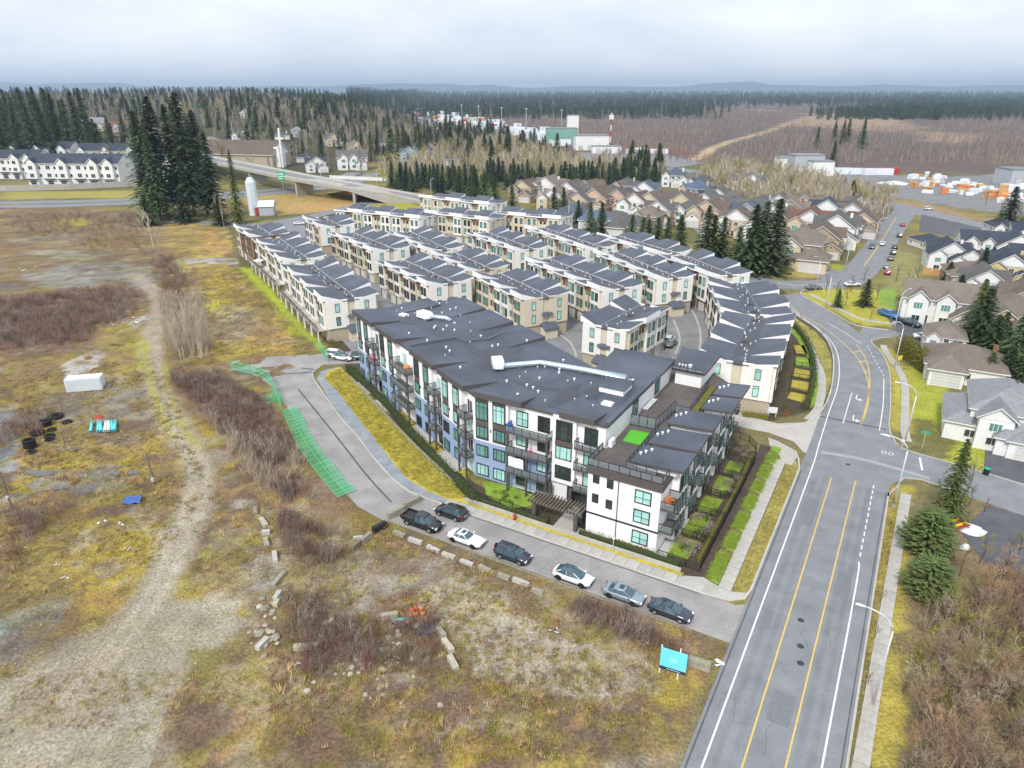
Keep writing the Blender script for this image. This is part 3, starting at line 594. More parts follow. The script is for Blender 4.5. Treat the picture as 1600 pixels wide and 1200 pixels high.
for k, (a0, a1, b0, b1, mm) in enumerate(((10.6, 13.0, .9, 5.2, 'lawn'), (10.6, 13.0, 6.2, 8.2, 'lawn'), (10.9, 13.1, 8.8, 11.5, 'lawn'), (10.9, 13.2, 12.4, 16.4, 'lawn'), (11.1, 13.2, 18.2, 22.7, 'lawn'), (11.3, 13.3, 24.2, 28, 'lawn'))):
    lawn('yard_lawn', [AB(a0, b0), AB(a1, b0), AB(a1, b1), AB(a0, b1)], mm, .10)
lawn('yard_path', [AB(9.4, 0), AB(10.6, 0), AB(10.7, 9.5), AB(9.4, 9.5)], 'concrete_pale', .12)
GS = W([(495, 592), (502, 580), (530, 573), (548, 592), (640, 690), (735, 778), (742, 792), (700, 787), (642, 769), (624, 756), (602, 734), (580, 708), (559, 680), (537, 656), (515, 626)])
lawn('gravel_strip', list(reversed(GS)), 'gravel_blue', .05)
lawn('grass_bank', list(reversed(W([(507, 590), (512, 580), (532, 574), (548, 590), (640, 688), (735, 776), (738, 790), (700, 781), (668, 768), (636, 748), (606, 713), (580, 679), (553, 646), (528, 612), (512, 597)]))), 'lawn_yellow', .12)
lawn('garden_bed', list(reversed(W([(545, 575), (590, 612), (668, 690), (742, 755), (815, 790), (905, 835), (1050, 880), (1090, 905), (1060, 908), (900, 855), (800, 805), (745, 790), (640, 685)]))), 'mulch', .04)
lawn('yard_lawn', list(reversed(W([(755, 752), (800, 760), (835, 775), (835, 790), (800, 795), (760, 775)]))), 'lawn', .09)
lawn('yard_lawn', list(reversed(W([(585, 603), (600, 612), (665, 680), (735, 742), (728, 748), (650, 678), (580, 610)]))), 'lawn_yellow', .09)
for e0 in (-1, 9, 22.5, 33): lawn('patio_slab', [EF(e0, -2.6), EF(e0 + 6.5, -2.6), EF(e0 + 6.5, -.02), EF(e0, -.02)], 'concrete_pale', .15)
lawn('entry_paving', [AB(-4.2, -1.6), AB(-.3, -1.6), AB(-.3, 5.0), AB(-4.2, 5.0)], 'concrete', .10)

# ------------------------------------------------------------------ windows, shared meshes (local: width x, height z, faces -y)
_wm = {}
def winmesh(w_, h, nx=1, nz=1, glass='glass_teal', frame='frame_dark', t=.09, transom=0):
    k = (w_, h, nx, nz, glass, frame, transom)
    if k not in _wm:
        mb = MB(); mb.bb(-w_ / 2, w_ / 2, -.07, 0, 0, t); mb.bb(-w_ / 2, w_ / 2, -.07, 0, h - t, h); mb.bb(-w_ / 2, -w_ / 2 + t, -.07, 0, t, h - t); mb.bb(w_ / 2 - t, w_ / 2, -.07, 0, t, h - t)
        for i in range(1, nx): x = -w_ / 2 + w_ * i / nx; mb.bb(x - .035, x + .035, -.06, -.02, t, h - t)
        for i in range(1, nz): z = h * i / nz; mb.bb(-w_ / 2 + t, w_ / 2 - t, -.055, -.02, z - .03, z + .03)
        if transom: mb.bb(-w_ / 2 + t, w_ / 2 - t, -.055, -.02, h - transom - .03, h - transom + .03)
        mb.add([(-w_ / 2 + t, -.03, t), (w_ / 2 - t, -.03, t), (w_ / 2 - t, -.03, h - t), (-w_ / 2 + t, -.03, h - t)], [(0, 1, 2, 3)], 1)
        _wm[k] = mb.mesh('window', [frame, glass])
    return _wm[k]
_pm = {}
def window_panes(parent, loc, rz, w_, h, cols, rows, glass, frame='frame_dark', name='window'):
    """a window whose panes are pieces of their own: frame > pane; cols/rows are relative sizes"""
    t = .09; k = (w_, h, tuple(cols), tuple(rows), frame)
    xs = [-w_ / 2]; zs = [0]
    for c in cols: xs.append(xs[-1] + w_ * c / sum(cols))
    for c in rows: zs.append(zs[-1] + h * c / sum(rows))
    if k not in _pm:
        mb = MB(); mb.bb(-w_ / 2 - .05, w_ / 2 + .05, -.08, 0, -.05, t); mb.bb(-w_ / 2 - .05, w_ / 2 + .05, -.08, 0, h - t, h + .05); mb.bb(-w_ / 2 - .05, -w_ / 2 + t, -.08, 0, t, h - t); mb.bb(w_ / 2 - t, w_ / 2 + .05, -.08, 0, t, h - t)
        for x in xs[1:-1]: mb.bb(x - .04, x + .04, -.07, 0, t, h - t)
        for z in zs[1:-1]: mb.bb(-w_ / 2 + t, w_ / 2 - t, -.065, 0, z - .035, z + .035)
        _pm[k] = mb.mesh('window', [frame])
    o = link(name, _pm[k], parent, loc, rz)
    for i in range(len(cols)):
        for j in range(len(rows)):
            a, b, c, d = xs[i] + .04, xs[i + 1] - .04, zs[j] + .04, zs[j + 1] - .04; g = glass if isinstance(glass, str) else glass[(i + j) % len(glass)]
            kk = (round(b - a, 3), round(d - c, 3), g)
            if kk not in _pm: mb = MB(); mb.bb(-(b - a) / 2, (b - a) / 2, -.045, -.02, -(d - c) / 2, (d - c) / 2); _pm[kk] = mb.mesh('pane', [g])
            link('pane', _pm[kk], o, ((a + b) / 2, 0, (c + d) / 2))
    return o
def cyl(mb, x, y, z0, z1, r, n=8, m=0, r2=None):
    r2 = r if r2 is None else r2
    return mb.loft([[(x + rr * math.cos(2 * math.pi * i / n), y + rr * math.sin(2 * math.pi * i / n), zz) for i in range(n)] for zz, rr in ((z0, r), (z1, r2))], m)
mb = MB(); cyl(mb, 0, 0, 0, .5, .10); cyl(mb, 0, 0, .35, .55, .17); VENT = mb.mesh('roof_vent', ['vent_white'], True)
mb = MB(); cyl(mb, 0, 0, 0, .55, .22, 10); cyl(mb, 0, 0, .45, .72, .33, 10, 0, .26); VENTB = mb.mesh('roof_vent', ['vent_white'], True)

# ------------------------------------------------------------------ townhouse blocks
def townhouse(label, near, far, width, units, side='L', upper='stucco_warm', lower='tan', accent='cream', deck=False, yard=False, glass='glass_teal', Z0=9.8, porch=True, group='flat grey-roofed townhouse blocks'):
    a, b = at(*near, Z0), at(*far, Z0); d = (b - a); d.z = 0; Lr = d.length; d.normalize(); ly = Vector((-d.y, d.x, 0))
    ctr = a - ly * (width / 2) * (1 if side == 'L' else -1); ctr.z = 0
    t = thing('townhouse_block', label, 'townhouse', ctr, math.atan2(d.y, d.x), group)
    L_, Wd = Lr - 1.0, width - 1.3; x0 = .5; h = Wd / 2; ul = L_ / units
    # butterfly-profiled walls
    mb = MB(); prof = [(-h, 0), (h, 0), (h, 9.55), (1.3, 9.0), (-1.3, 9.0), (-h, 9.55)]
    mb.loft([[(x, y, z if z > 0 else 3.05) for y, z in prof] for x in (x0, x0 + L_)]); mb.build('wall', accent, t)
    mb = MB(); mb.bb(x0 + .04, x0 + L_ - .04, -h + .05, h - .05, 0, 3.06); mb.build('lower_wall', lower, t)
    r = random.Random(int(near[0] * 7 + near[1]))
    cx0 = MB(); cx0.bb(x0 - .3, x0 + L_ + .3, -1.9, 1.9, 9.0, 9.16); cx0.build('roof_deck', 'roof_wet', t)
    for k in range(units):
        xa, xb = x0 + k * ul, x0 + (k + 1) * ul
        for sgn in (1, -1):
            bw = ul * .62; xc = (xa + xb) / 2 + (.12 * ul if k % 2 else -.12 * ul)
            um_ = upper if r.random() < .6 else ('cream' if upper != 'cream' else 'stucco_warm')
            mb = MB(); mb.box((xc, sgn * (h + .2), 6.1), (bw, .5, 6.6)); mb.build('bay', um_, t)
            mb = MB(); mb.box((xb - .1, sgn * (h + .06), 4.7), (.09, .1, 9.2)); mb.build('downpipe', 'frame_dark' if r.random() < .6 else 'tan', t)
            rz = math.pi if sgn > 0 else 0
            for z in (3.7, 6.75):
                for dx in (-bw * .24, bw * .24):
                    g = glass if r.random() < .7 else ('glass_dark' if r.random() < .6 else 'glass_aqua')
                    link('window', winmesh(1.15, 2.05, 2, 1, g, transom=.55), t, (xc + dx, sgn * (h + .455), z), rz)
                link('window', winmesh(.85, 1.35, 1, 1, 'glass_teal' if r.random() < .5 else 'glass_dark', transom=.4), t, (xa + .75 if k % 2 else xb - .75, sgn * (h + .005), z + .5), rz)
            # small brown panel under the roof between bays
            mb = MB(); mb.box((xa + .8 if k % 2 else xb - .8, sgn * (h + .05), 9.0), (1.7, .16, 1.5)); mb.build('timber_panel', 'wood_brown', t)
            if deck and sgn > 0:
                mb = MB(); mb.bb(xa + .25, xb - .25, h, h + 2.3, 2.75, 2.95); dk = mb.build('balcony', 'concrete', t)
                mb = MB(); mb.bb(xa + .25, xb - .25, h + 2.24, h + 2.3, 3.0, 3.9, 1); mb.bb(xa + .2, xb - .2, h + 2.2, h + 2.34, 3.9, 3.98)
                for q in range(4): xx = xa + .28 + (ul - .56) * q / 3; mb.bb(xx - .04, xx + .04, h + 2.2, h + 2.3, 2.95, 3.9)
                mb.build('railing', ['rail_dark', 'rail_glass'], dk)
                for xq in (xa + .4, xb - .4): mb = MB(); mb.bb(xq - .1, xq + .1, h + 2.0, h + 2.2, 0, 2.75); mb.build('post', 'frame_white', dk)
            elif sgn < 0 or not deck:
                link('garage_door', winmesh(2.4, 2.2, 1, 4, 'garage', 'frame_white'), t, (xc, sgn * (h - .045), .05), rz)
            if r.random() < .8: link('door', winmesh(.95, 2.1, 1, 1, 'door_dark', 'frame_white'), t, (xa + .8 if k % 2 else xb - .8, sgn * (h - .045), .05), rz)
            # roof wing: dark top, pale edges, every second one kicked up
            up = (1.0 if (k + (sgn > 0)) % 2 else .12) + .12 * r.random(); ext = 1.0 if (k % 2) else .6
            yo = sgn * (h + ext); yi = sgn * 1.5; za, zo = 9.08, 9.62
            vs = []
            for x in (xa - .25, xb + .15):
                vs += [(x, yi, za), (x, yo, zo), (x, yo, zo + .26 + up), (x, yi, za + .2)]
            mb = MB(); mb.add(vs, [(2, 6, 7, 3)], 0); mb.add(vs, [(0, 1, 2, 3), (4, 7, 6, 5), (1, 5, 6, 2), (0, 3, 7, 4), (0, 4, 5, 1)], 1); mb.build('roof_panel', ['roof_dark', 'stucco'], t)
        mb = MB(); bx_, by_ = (xa + xb) / 2 + r.uniform(-.6, .6), r.uniform(-.5, .5); mb.sheet([(bx_ + r.uniform(.7, 1.5) * math.cos(a_), by_ + r.uniform(.5, 1.1) * math.sin(a_)) for a_ in [k_ * .628 for k_ in range(10)]], 9.166); mb.build('roof_stain', 'roof_mem' if r.random() < .5 else 'tar', t)
        for q in range(3): link('roof_vent', VENT, t, (xa + ul * (.2 + .3 * q) + r.uniform(-.4, .4), r.uniform(-1.4, 1.4), 9.15), 0, (.8, .8, .9))
    # gable ends: tall windows, cream centre strip, lean-to porch roofs
    for xe, sx, rz in ((x0, -1, -math.pi / 2), (x0 + L_, 1, math.pi / 2)):
        mb = MB(); mb.box((xe + sx * .12, h * .56, 6.28), (.3, h * .84, 6.4)); mb.box((xe + sx * .12, -h * .56, 6.28), (.3, h * .84, 6.4)); mb.build('end_bay', upper, t)
        for yy in (h * .55, -h * .6):
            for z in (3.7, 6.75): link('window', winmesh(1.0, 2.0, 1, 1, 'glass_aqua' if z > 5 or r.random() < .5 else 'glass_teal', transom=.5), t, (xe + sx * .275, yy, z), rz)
        if porch:
            mb = MB(); mb.add([(xe + sx * .02, -1.6, 5.9), (xe + sx * .02, 1.2, 5.9), (xe + sx * .9, 1.2, 5.5), (xe + sx * .9, -1.6, 5.5), (xe + sx * .02, -1.6, 5.72), (xe + sx * .02, 1.2, 5.72), (xe + sx * .9, 1.2, 5.36), (xe + sx * .9, -1.6, 5.36)], [(0, 1, 2, 3), (7, 6, 5, 4), (2, 6, 7, 3), (0, 3, 7, 4), (1, 5, 6, 2), (0, 4, 5, 1)]); mb.build('awning', 'roof_dark', t)
            mb = MB(); mb.bb(min(xe, xe + sx * 2), max(xe, xe + sx * 2), -2.2, 1.2, 0, 2.4); pb = mb.build('porch', 'cream', t)
            mb = MB(); mb.add([(xe + sx * .02, -2.5, 3.6), (xe + sx * .02, 1.5, 3.6), (xe + sx * 2.4, 1.5, 2.45), (xe + sx * 2.4, -2.5, 2.45), (xe + sx * .02, -2.5, 3.4), (xe + sx * .02, 1.5, 3.4), (xe + sx * 2.4, 1.5, 2.27), (xe + sx * 2.4, -2.5, 2.27)], [(0, 1, 2, 3), (7, 6, 5, 4), (2, 6, 7, 3), (0, 3, 7, 4), (1, 5, 6, 2), (0, 4, 5, 1)]); mb.build('porch_roof', 'roof_dark', pb)
    return t
townhouse('long white townhouse block with glass-railed decks facing the yellow field, beside the apartment block', (503, 471), (440, 414), 13, 6, deck=True)
townhouse('white townhouse block with glass-railed decks, farther along the field edge toward the white silo', (437, 407), (394, 372), 13, 6, deck=True)
townhouse('tan brick townhouse block at the end of the row by the tall firs', (389, 370), (364, 353), 13, 3, upper='brick', lower='brick', accent='tan')
townhouse('short white townhouse block by the parking lot below the overpass', (497, 354), (472, 340), 13.5, 3, glass='glass_dark')
townhouse('white townhouse block in the second row behind the row of decks', (580, 392), (514, 364), 13, 6, glass='glass_dark')
townhouse('white townhouse block in the second row, its end close behind the apartment roof', (667, 446), (588, 408), 13, 6, glass='glass_dark')
townhouse('white townhouse block in the third row below the row seen front-on', (664, 391), (606, 362), 12.5, 6)
townhouse('cream townhouse block in the middle of the third row', (728, 423), (672, 395), 12.5, 5, upper='cream')
townhouse('cream townhouse block in the third row with tan lean-to end by the curved lane', (815, 468), (737, 429), 13, 5, upper='cream')
townhouse('white townhouse block at the head of the fourth row', (802, 391), (728, 363), 12.5, 6)
townhouse('long white townhouse block in the fourth row with brown ground floor by the lane', (938, 454), (818, 405), 13, 7, lower='wood_brown')
townhouse('townhouse block with weathered roof at the head of the fifth row', (912, 388), (818, 355), 12, 7)
townhouse('townhouse block in the fifth row behind the rust-leaved tree', (1024, 436), (925, 393), 12, 7)
townhouse('white townhouse block below the dark conifers, behind the fifth row', (1027, 397), (931, 368), 13, 5)
townhouse('white townhouse block with garage fronts on the bend of the lane, below the conifers', (1107, 431), (1030, 398), 13, 4, lower='wood_brown', deck=False)
townhouse('white townhouse block on the inside of the road bend', (1239, 492), (1200, 440), 14.5, 5, side='R')
townhouse('white townhouse block facing the strip of small fenced lawns along the road', (1216, 573), (1240, 496), 13, 6, side='R', porch=False)
townhouse('short cream townhouse block alone between the two lanes behind the apartment roof', (983, 517), (1050, 480), 11, 3, side='R')
townhouse('long white townhouse block seen front-on, nearest the grass triangle by the overpass', (657, 341), (521, 328), 12.5, 6)
townhouse('white townhouse block seen front-on in the back row beside the conifer belt', (765, 320), (653, 307), 12.5, 5)
townhouse('cream townhouse block seen front-on between the back row and the third row', (764, 344), (662, 332), 12, 5, upper='cream')
townhouse('white townhouse block seen front-on at the end of the back row by a lamp post', (877, 342), (766, 333), 12.5, 4)

# ------------------------------------------------------------------ apartment block
RT = 13.2
ap = thing('apartment_block', 'four-storey white and blue apartment block with dark flat roof and angled roof panels', 'apartment block', (0, 0, 0), 0)
outline = [EF(-3, 0), EF(42, 0), AB(-.02, 5.1), AB(-.02, 30), AB(-9, 30), AB(-9, 21.8), EF(29, 20.5), EF(0, 20.5), EF(-3, 14)]
mb = MB(); mb.prism(outline, 0, RT - .35); mb.build('wall', 'stucco', ap)
def grow_poly(poly, d):
    c = sum(poly, Vector()) / len(poly); out = []; n = len(poly)
    for i, p in enumerate(poly):
        e1 = (p - poly[i - 1]).normalized(); e2 = (poly[(i + 1) % n] - p).normalized(); n1, n2 = Vector((e1.y, -e1.x, 0)), Vector((e2.y, -e2.x, 0)); b = (n1 + n2); b = b / max(.5, b.length_squared) * 2; out.append(p + b * d)
    return out
mb = MB(); mb.prism(grow_poly(outline, .35), RT - .35, RT, 1, 0); mb.build('roof', ['roof_mem', 'fascia_dark'], ap)
def apart(name, frame, x0, x1, y0, y1, z0, z1, matn, parent=ap):
    mb = MB(); mb.prism([frame(x0, y0), frame(x1, y0), frame(x1, y1), frame(x0, y1)], z0, z1); return mb.build(name, matn, parent)
# parapet ridge that steps across the roof, and the raised panels
pts = [EF(19.6, .5), EF(19.9, 8.6), EF(22.6, 9.4), EF(23.6, 13.2), EF(20.6, 20.9)]
mb = MB(); mb.ribbon_wall(pts, .55, RT, RT + .32); mb.build('roof_ridge', 'roof_dark', ap)
mb = MB(); mb.ribbon_wall([AB(0.05, 5.2), AB(0.05, 29.9)], .7, RT, RT + .3); mb.build('parapet', 'roof_dark', ap)
def roof_wedge(f, x0, x1, y_out, y_in, z_out, z_in=RT + .03, matn='roof_mem', parent=ap, name='roof_panel', lo=None):
    zb = RT - .1 if lo is None else lo
    vs = [f(x0, y_out, zb), f(x1, y_out, zb), f(x1, y_in, zb), f(x0, y_in, zb), f(x0, y_out, z_out), f(x1, y_out, z_out), f(x1, y_in, z_in), f(x0, y_in, z_in)]
    mb = MB(); mb.add(vs, [(4, 5, 6, 7)], 0); mb.add(vs, [(0, 1, 5, 4), (1, 2, 6, 5), (2, 3, 7, 6), (3, 0, 4, 7), (3, 2, 1, 0)], 1); return mb.build(name, [matn, 'fascia_dark'], parent)
for e0, e1 in ((-3.4, 6.2), (8, 16.8), (22.4, 30.8), (32.3, 40.4)): roof_wedge(EF, e0, e1, -1.1, 5.2, 13.95)
for e0, e1 in ((-.2, 8.8), (10, 18.8), (20.8, 28.8)): roof_wedge(EF, e0, e1, 21.2, 13.8, 13.8)
roof_wedge(EF, -3.6, 1.8, 15, 6.4, 13.75)
for a0, a1 in ((-19.6, -11.8), (-6.2, -1.2)): roof_wedge(AB, a0, a1, 4.0, 8.4, 13.95)
roof_wedge(AB, -9.2, .6, 30.4, 21.6, 13.85); roof_wedge(AB, -8.4, -3.6, 32.2, 29.5, 13.3, 13.3)
# storeys on the field-side facade (n = 0) and the street facade (b = 5.1)
FE, RZE = EF, math.atan2(EE.y, EE.x)
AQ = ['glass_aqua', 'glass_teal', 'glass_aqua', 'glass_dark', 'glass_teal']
ra = random.Random(3)
def facade_bay(f, rz, x0, x1, cols, out, sgn_face=-1, w_=1.7):
    """blue two-storey base, white upper piers, brown spandrels and four rows of windows"""
    mb = MB(); mb.prism([f(x0, out), f(x1, out), f(x1, out + .6), f(x0, out + .6)], .25, 6.25); mb.build('siding', 'blue_siding', ap)
    mb = MB(); mb.prism([f(x0 + .02, out - .03), f(x1 - .02, out - .03), f(x1 - .02, out + .55), f(x0 + .02, out + .55)], 6.26, RT - .1); mb.build('bay_wall', 'stucco', ap)
    for xc in cols:
        mb = MB(); mb.prism([f(xc - w_ / 2 - .12, out - .06), f(xc + w_ / 2 + .12, out - .06), f(xc + w_ / 2 + .12, out + .1), f(xc - w_ / 2 - .12, out + .1)], 6.5, 12.9); mb.build('brown_panel', 'brown_panel', ap)
        for z, hh, rows in ((.75, 1.75, (1,)), (3.85, 1.75, (1,)), (6.85, 1.75, (1,)), (9.65, 2.75, (.72, .28))):
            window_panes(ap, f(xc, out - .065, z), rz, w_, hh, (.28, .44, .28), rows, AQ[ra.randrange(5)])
        mb = MB(); p = f(xc + w_ / 2 + .45, out - .08, 6.0); mb.box((0, 0, 0), (.14, .16, .4)); o = mb.build('wall_lamp', 'frame_dark', ap); o.location = (p.x, p.y, 8.2)
for x0, x1, cols in ((-2.9, 4.4, (-1.4, 2.0)), (8.1, 15.6, (9.7, 13.3)), (22.5, 29.4, (23.9, 27.3)), (32.4, 39.2, (33.9, 37.3))): facade_bay(EF, RZE, x0, x1, cols, -.55)
def balcony(f, x0, x1, y0, y1, z, name='balcony', clutter=None):
    """slab with fascia, dark rail and glass panels round its open sides (y0 is the wall side)"""
    mb = MB(); mb.prism([f(x0, y1), f(x1, y1), f(x1, y0), f(x0, y0)], z, z + .2, 0); o = mb.build(name, 'fascia_dark', ap)
    def run(p, q):
        d = (q - p); d.z = 0; l = d.length; n = max(1, round(l / 1.25)); ang = math.atan2(d.y, d.x); m2 = MB(); m2.box(((p.x + q.x) / 2, (p.y + q.y) / 2, z + 1.22), (l + .08, .09, .07), ang)
        for k in range(n + 1): r_ = p.lerp(q, k / n); m2.box((r_.x, r_.y, z + .7), (.06, .06, 1.0), ang)
        m2.build('railing', 'rail_dark', o)
        for k in range(n):
            r_ = p.lerp(q, (k + .5) / n); m3 = MB(); m3.box((r_.x, r_.y, z + .72), (l / n - .1, .025, .85), ang); m3.build('glass_panel', 'rail_glass', o)
    e_ = .06 if y1 > y0 else -.06
    run(f(x0 + .06, y0), f(x0 + .06, y1 - e_)); run(f(x0 + .06, y1 - e_), f(x1 - .06, y1 - e_)); run(f(x1 - .06, y1 - e_), f(x1 - .06, y0))
    return o
for x0, x1 in ((4.6, 7.9), (15.9, 22.2), (29.6, 32.2), (39.4, 41.9)):
    for z in (3.05, 6.15, 9.25): balcony(EF, x0, x1, 0, -1.7 if x1 - x0 < 4 else -1.9, z)
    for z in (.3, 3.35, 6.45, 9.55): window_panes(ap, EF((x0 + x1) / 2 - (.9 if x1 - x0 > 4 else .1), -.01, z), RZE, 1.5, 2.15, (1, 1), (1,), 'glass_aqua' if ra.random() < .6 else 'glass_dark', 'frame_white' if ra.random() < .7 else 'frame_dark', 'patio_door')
    for xx in (x0 + .15, x1 - .15):
        mb = MB(); p = EF(xx, -1.55); mb.box((p.x, p.y, 4.7), (.22, .22, 9.4), RZE); mb.build('post', 'fascia_dark', ap)
# street facade
RZA = ROT_AB
facade_bay(AB, RZA, -19.9, -14.1, (-18.4, -15.6), 4.55, w_=1.9)
mb = MB(); mb.prism([AB(-14, 4.95), AB(-7.4, 4.95), AB(-7.4, 5.3), AB(-14, 5.3)], .25, 6.2); mb.build('siding', 'blue_siding', ap)
for xc in (-12.2, -8.9):
    for z, hh in ((.7, 1.7), (3.8, 1.6), (6.9, 1.7), (9.9, 2.2)): window_panes(ap, AB(xc, 4.93 if z < 6 else 5.07, z), RZA, 1.75, hh, (.5, .5), (.5, .5) if z > 9 else (1,), 'glass_dark' if ra.random() < .5 else 'glass_aqua')
for z in (3.05, 6.15, 9.25): balcony(AB, -13.9, -7.5, 4.9, 3.3, z); 
for xx in (-13.7, -10.7, -7.6):
    mb = MB(); p = AB(xx, 3.5); mb.box((p.x, p.y, 4.7), (.25, .25, 9.4), RZA); mb.build('post', 'fascia_dark', ap)
mb = MB(); mb.prism([AB(-7.3, 4.5), AB(-3.9, 4.5), AB(-3.9, 5.3), AB(-7.3, 5.3)], 3.2, RT - .12); mb.build('bay_wall', 'stucco', ap)
for z, hh, rows in ((3.9, 1.9, (1,)), (6.9, 1.9, (1,)), (9.7, 2.8, (.74, .26))): window_panes(ap, AB(-5.6, 4.49, z), RZA, 2.3, hh, (.28, .44, .28), rows, 'glass_dark' if z < 5 else 'glass_aqua' if z < 8 else 'glass_dark')
mb = MB(); mb.prism([AB(-6.9, 4.46), AB(-4.3, 4.46), AB(-4.3, 4.6), AB(-6.9, 4.6)], 8.85, 9.65); mb.build('brown_panel', 'brown_panel', ap)
for z, hh in ((3.4, 2.2), (6.5, 2.2), (9.6, 2.5)): window_panes(ap, AB(-2.0, 5.07, z), RZA, 1.8, hh, (1, 1), (.72, .28), 'glass_aqua' if z < 9 else 'glass_dark')
for z in (3.05, 6.15, 9.25): balcony(AB, -3.8, -.25, 4.9, 3.7, z)
window_panes(ap, AB(-3.6, 5.07, .1), RZA, 3.0, 2.5, (1, 1, 1), (1,), 'glass_dark', name='entrance_door')
for xx in (-7.2, -4.1, -.6):
    mb = MB(); p = AB(xx, 3.9); mb.box((p.x, p.y, 1.55), (.4, .4, 3.1), RZA); mb.build('entrance_post', 'fascia_dark', ap)
# deck-side wall (a = 0): sliding doors above the roof terrace
for b in (15.4, 24.5): window_panes(ap, AB(.0, b, 10.25), ROT_AB + math.pi / 2, 2.0, 2.1, (1, 1), (1,), 'glass_teal', name='patio_door')
# roof services
rv = random.Random(12)
for k in range(38):
    e, n = rv.uniform(-1, 40), rv.uniform(2, 18); o = link('roof_vent', VENTB if k % 3 else VENT, ap, EF(e, n, RT + .3 if (n < 5 or n > 14) else RT)); o.scale = (.62, .62, .62)
for k in range(26): link('roof_vent', VENTB if k % 2 else VENT, ap, AB(rv.uniform(-18, -2), rv.uniform(7, 20), RT)).scale = (.62, .62, .62)
duct = [AB(-21.1, 14.4, RT + .65), AB(-16.7, 18.6, RT + .65), AB(-9.5, 19.2, RT + .65), AB(-3.2, 19.6, RT + .65), AB(-2.2, 18.6, RT + .6)]
dt = thing('air_duct', 'long silver insulated air duct bent across the apartment roof', 'duct')
mb = MB(); mb.tube(duct, .42, 10); mb.build('pipe', 'duct', dt, True)
for k in range(6): p = duct[0].lerp(duct[1], k / 2) if k < 2 else duct[1].lerp(duct[3], (k - 2) / 4); mb = MB(); mb.box((p.x, p.y, RT + .2), (.9, .06, .4), ROT_AB + 1.2); mb.build('support', 'steel', dt)
def unit(p, rz, label):
    t = thing('rooftop_unit', label, 'air handler', p, rz)
    mb = MB(); mb.box((0, 0, .75), (2.6, 1.7, 1.1)); mb.build('cabinet', 'vent_white', t)
    mb = MB(); mb.add([(1.3, -.85, 1.3), (1.3, .85, 1.3), (1.3, .85, .4), (1.3, -.85, .4), (2.1, -.6, .9), (2.1, .6, .9), (2.1, .6, .4), (2.1, -.6, .4)], [(0, 1, 5, 4), (1, 2, 6, 5), (2, 3, 7, 6), (3, 0, 4, 7), (4, 5, 6, 7)]); mb.build('intake_hood', 'vent_white', t)
    for sx in (-1, 1): mb = MB(); mb.box((sx, 0, .1), (.12, 1.8, .2)); mb.build('skid', 'steel', t)
unit(AB(-22.3, 15.2, RT), ROT_AB - .9, 'white rooftop air unit at the head of the long silver duct'); unit(EF(6.8, 9.2, RT), ROT_EF + .2, 'white rooftop air unit with a short curled duct')
mb = MB(); mb.tube([EF(8.2, 9.6, RT + .7), EF(9.6, 10.6, RT + .7), EF(10.6, 11.8, RT + .6), EF(11.4, 12.3, RT + .2)], .38, 10); tag(mb.build('air_duct', 'duct', None, True), 'short curled silver duct beside a rooftop air unit', 'duct')
th_ = thing('roof_hatch', 'square white-walled mechanical curb with dark lid on the roof by the long duct', 'roof hatch', AB(-3.3, 16, RT), ROT_AB)
mb = MB(); mb.box((0, 0, .45), (3.6, 3.4, .9)); mb.build('curb', 'stucco', th_); mb = MB(); mb.box((0, 0, .97), (4.1, 3.9, .16)); mb.build('lid', 'roof_mem', th_)
for (e, n, lab) in ((3.2, 6.6, 'small white skylight near the curled duct'), (None, None, 'small white skylight near the corner by the terrace')):
    p = EF(e, n, RT) if e is not None else AB(-2.3, 10.8, RT); o = thing('skylight', lab, 'skylight', p, ROT_AB); mb = MB(); mb.box((0, 0, .15), (1.5, 1.1, .3)); mb.build('frame', 'frame_white', o); mb = MB(); mb.box((0, 0, .33), (1.3, .9, .08)); mb.build('dome', 'vent_white', o)
for k in range(20):
    e_ = 1.2 + 2 * k; mb = MB(); mb.strip([EF(e_, 1.2 if not (k % 7) else 5.4), EF(e_, 13.4)], .05, RT + .003); mb.build('roof_seam', 'roof_wet', ap)
for k in range(9): mb = MB(); mb.strip([AB(-18 + 2 * k, 8.6), AB(-18 + 2 * k, 19)], .05, RT + .004); mb.build('roof_seam', 'roof_wet', ap)
# puddled membrane stains have a shape of their own
_st = []
def stain(pts): _st.append(1); mb = MB(); mb.sheet(pts, RT + .005 + .0015 * len(_st)); o = mb.build('roof_stain', 'roof_wet', ap)
def blob(f, x, y, rx, ry, seed, n=18):
    q = random.Random(seed); ph = [q.uniform(0, 6.3) for _ in range(4)]
    return [f(x + rx * math.cos(t) * (1 + .22 * math.sin(3 * t + ph[0]) + .15 * math.sin(5 * t + ph[1])), y + ry * math.sin(t) * (1 + .2 * math.sin(2 * t + ph[2]) + .14 * math.sin(4 * t + ph[3]))) for t in [2 * math.pi * k / n for k in range(n)]]
[stain(blob(EF, rv.uniform(0, 38), rv.uniform(6, 13.5), rv.uniform(.5, 1.8), rv.uniform(.4, 1.1), 50 + k)) for k in range(9)]
stain(blob(AB, -8.5, 10.6, 1.6, 3.6, 1)); stain(blob(AB, -14, 11.5, 4.5, .8, 2)); stain(blob(EF, 30, 12.5, 1.6, 4, 3)); stain(blob(EF, 26.5, 8.5, 3.6, .9, 4)); stain(blob(EF, 10, 14.5, 4, .9, 5)); stain(blob(AB, -5.4, 13.4, 1.4, 2.4, 6)); stain(blob(EF, 6.2, 6.0, 2.4, 1.3, 7))

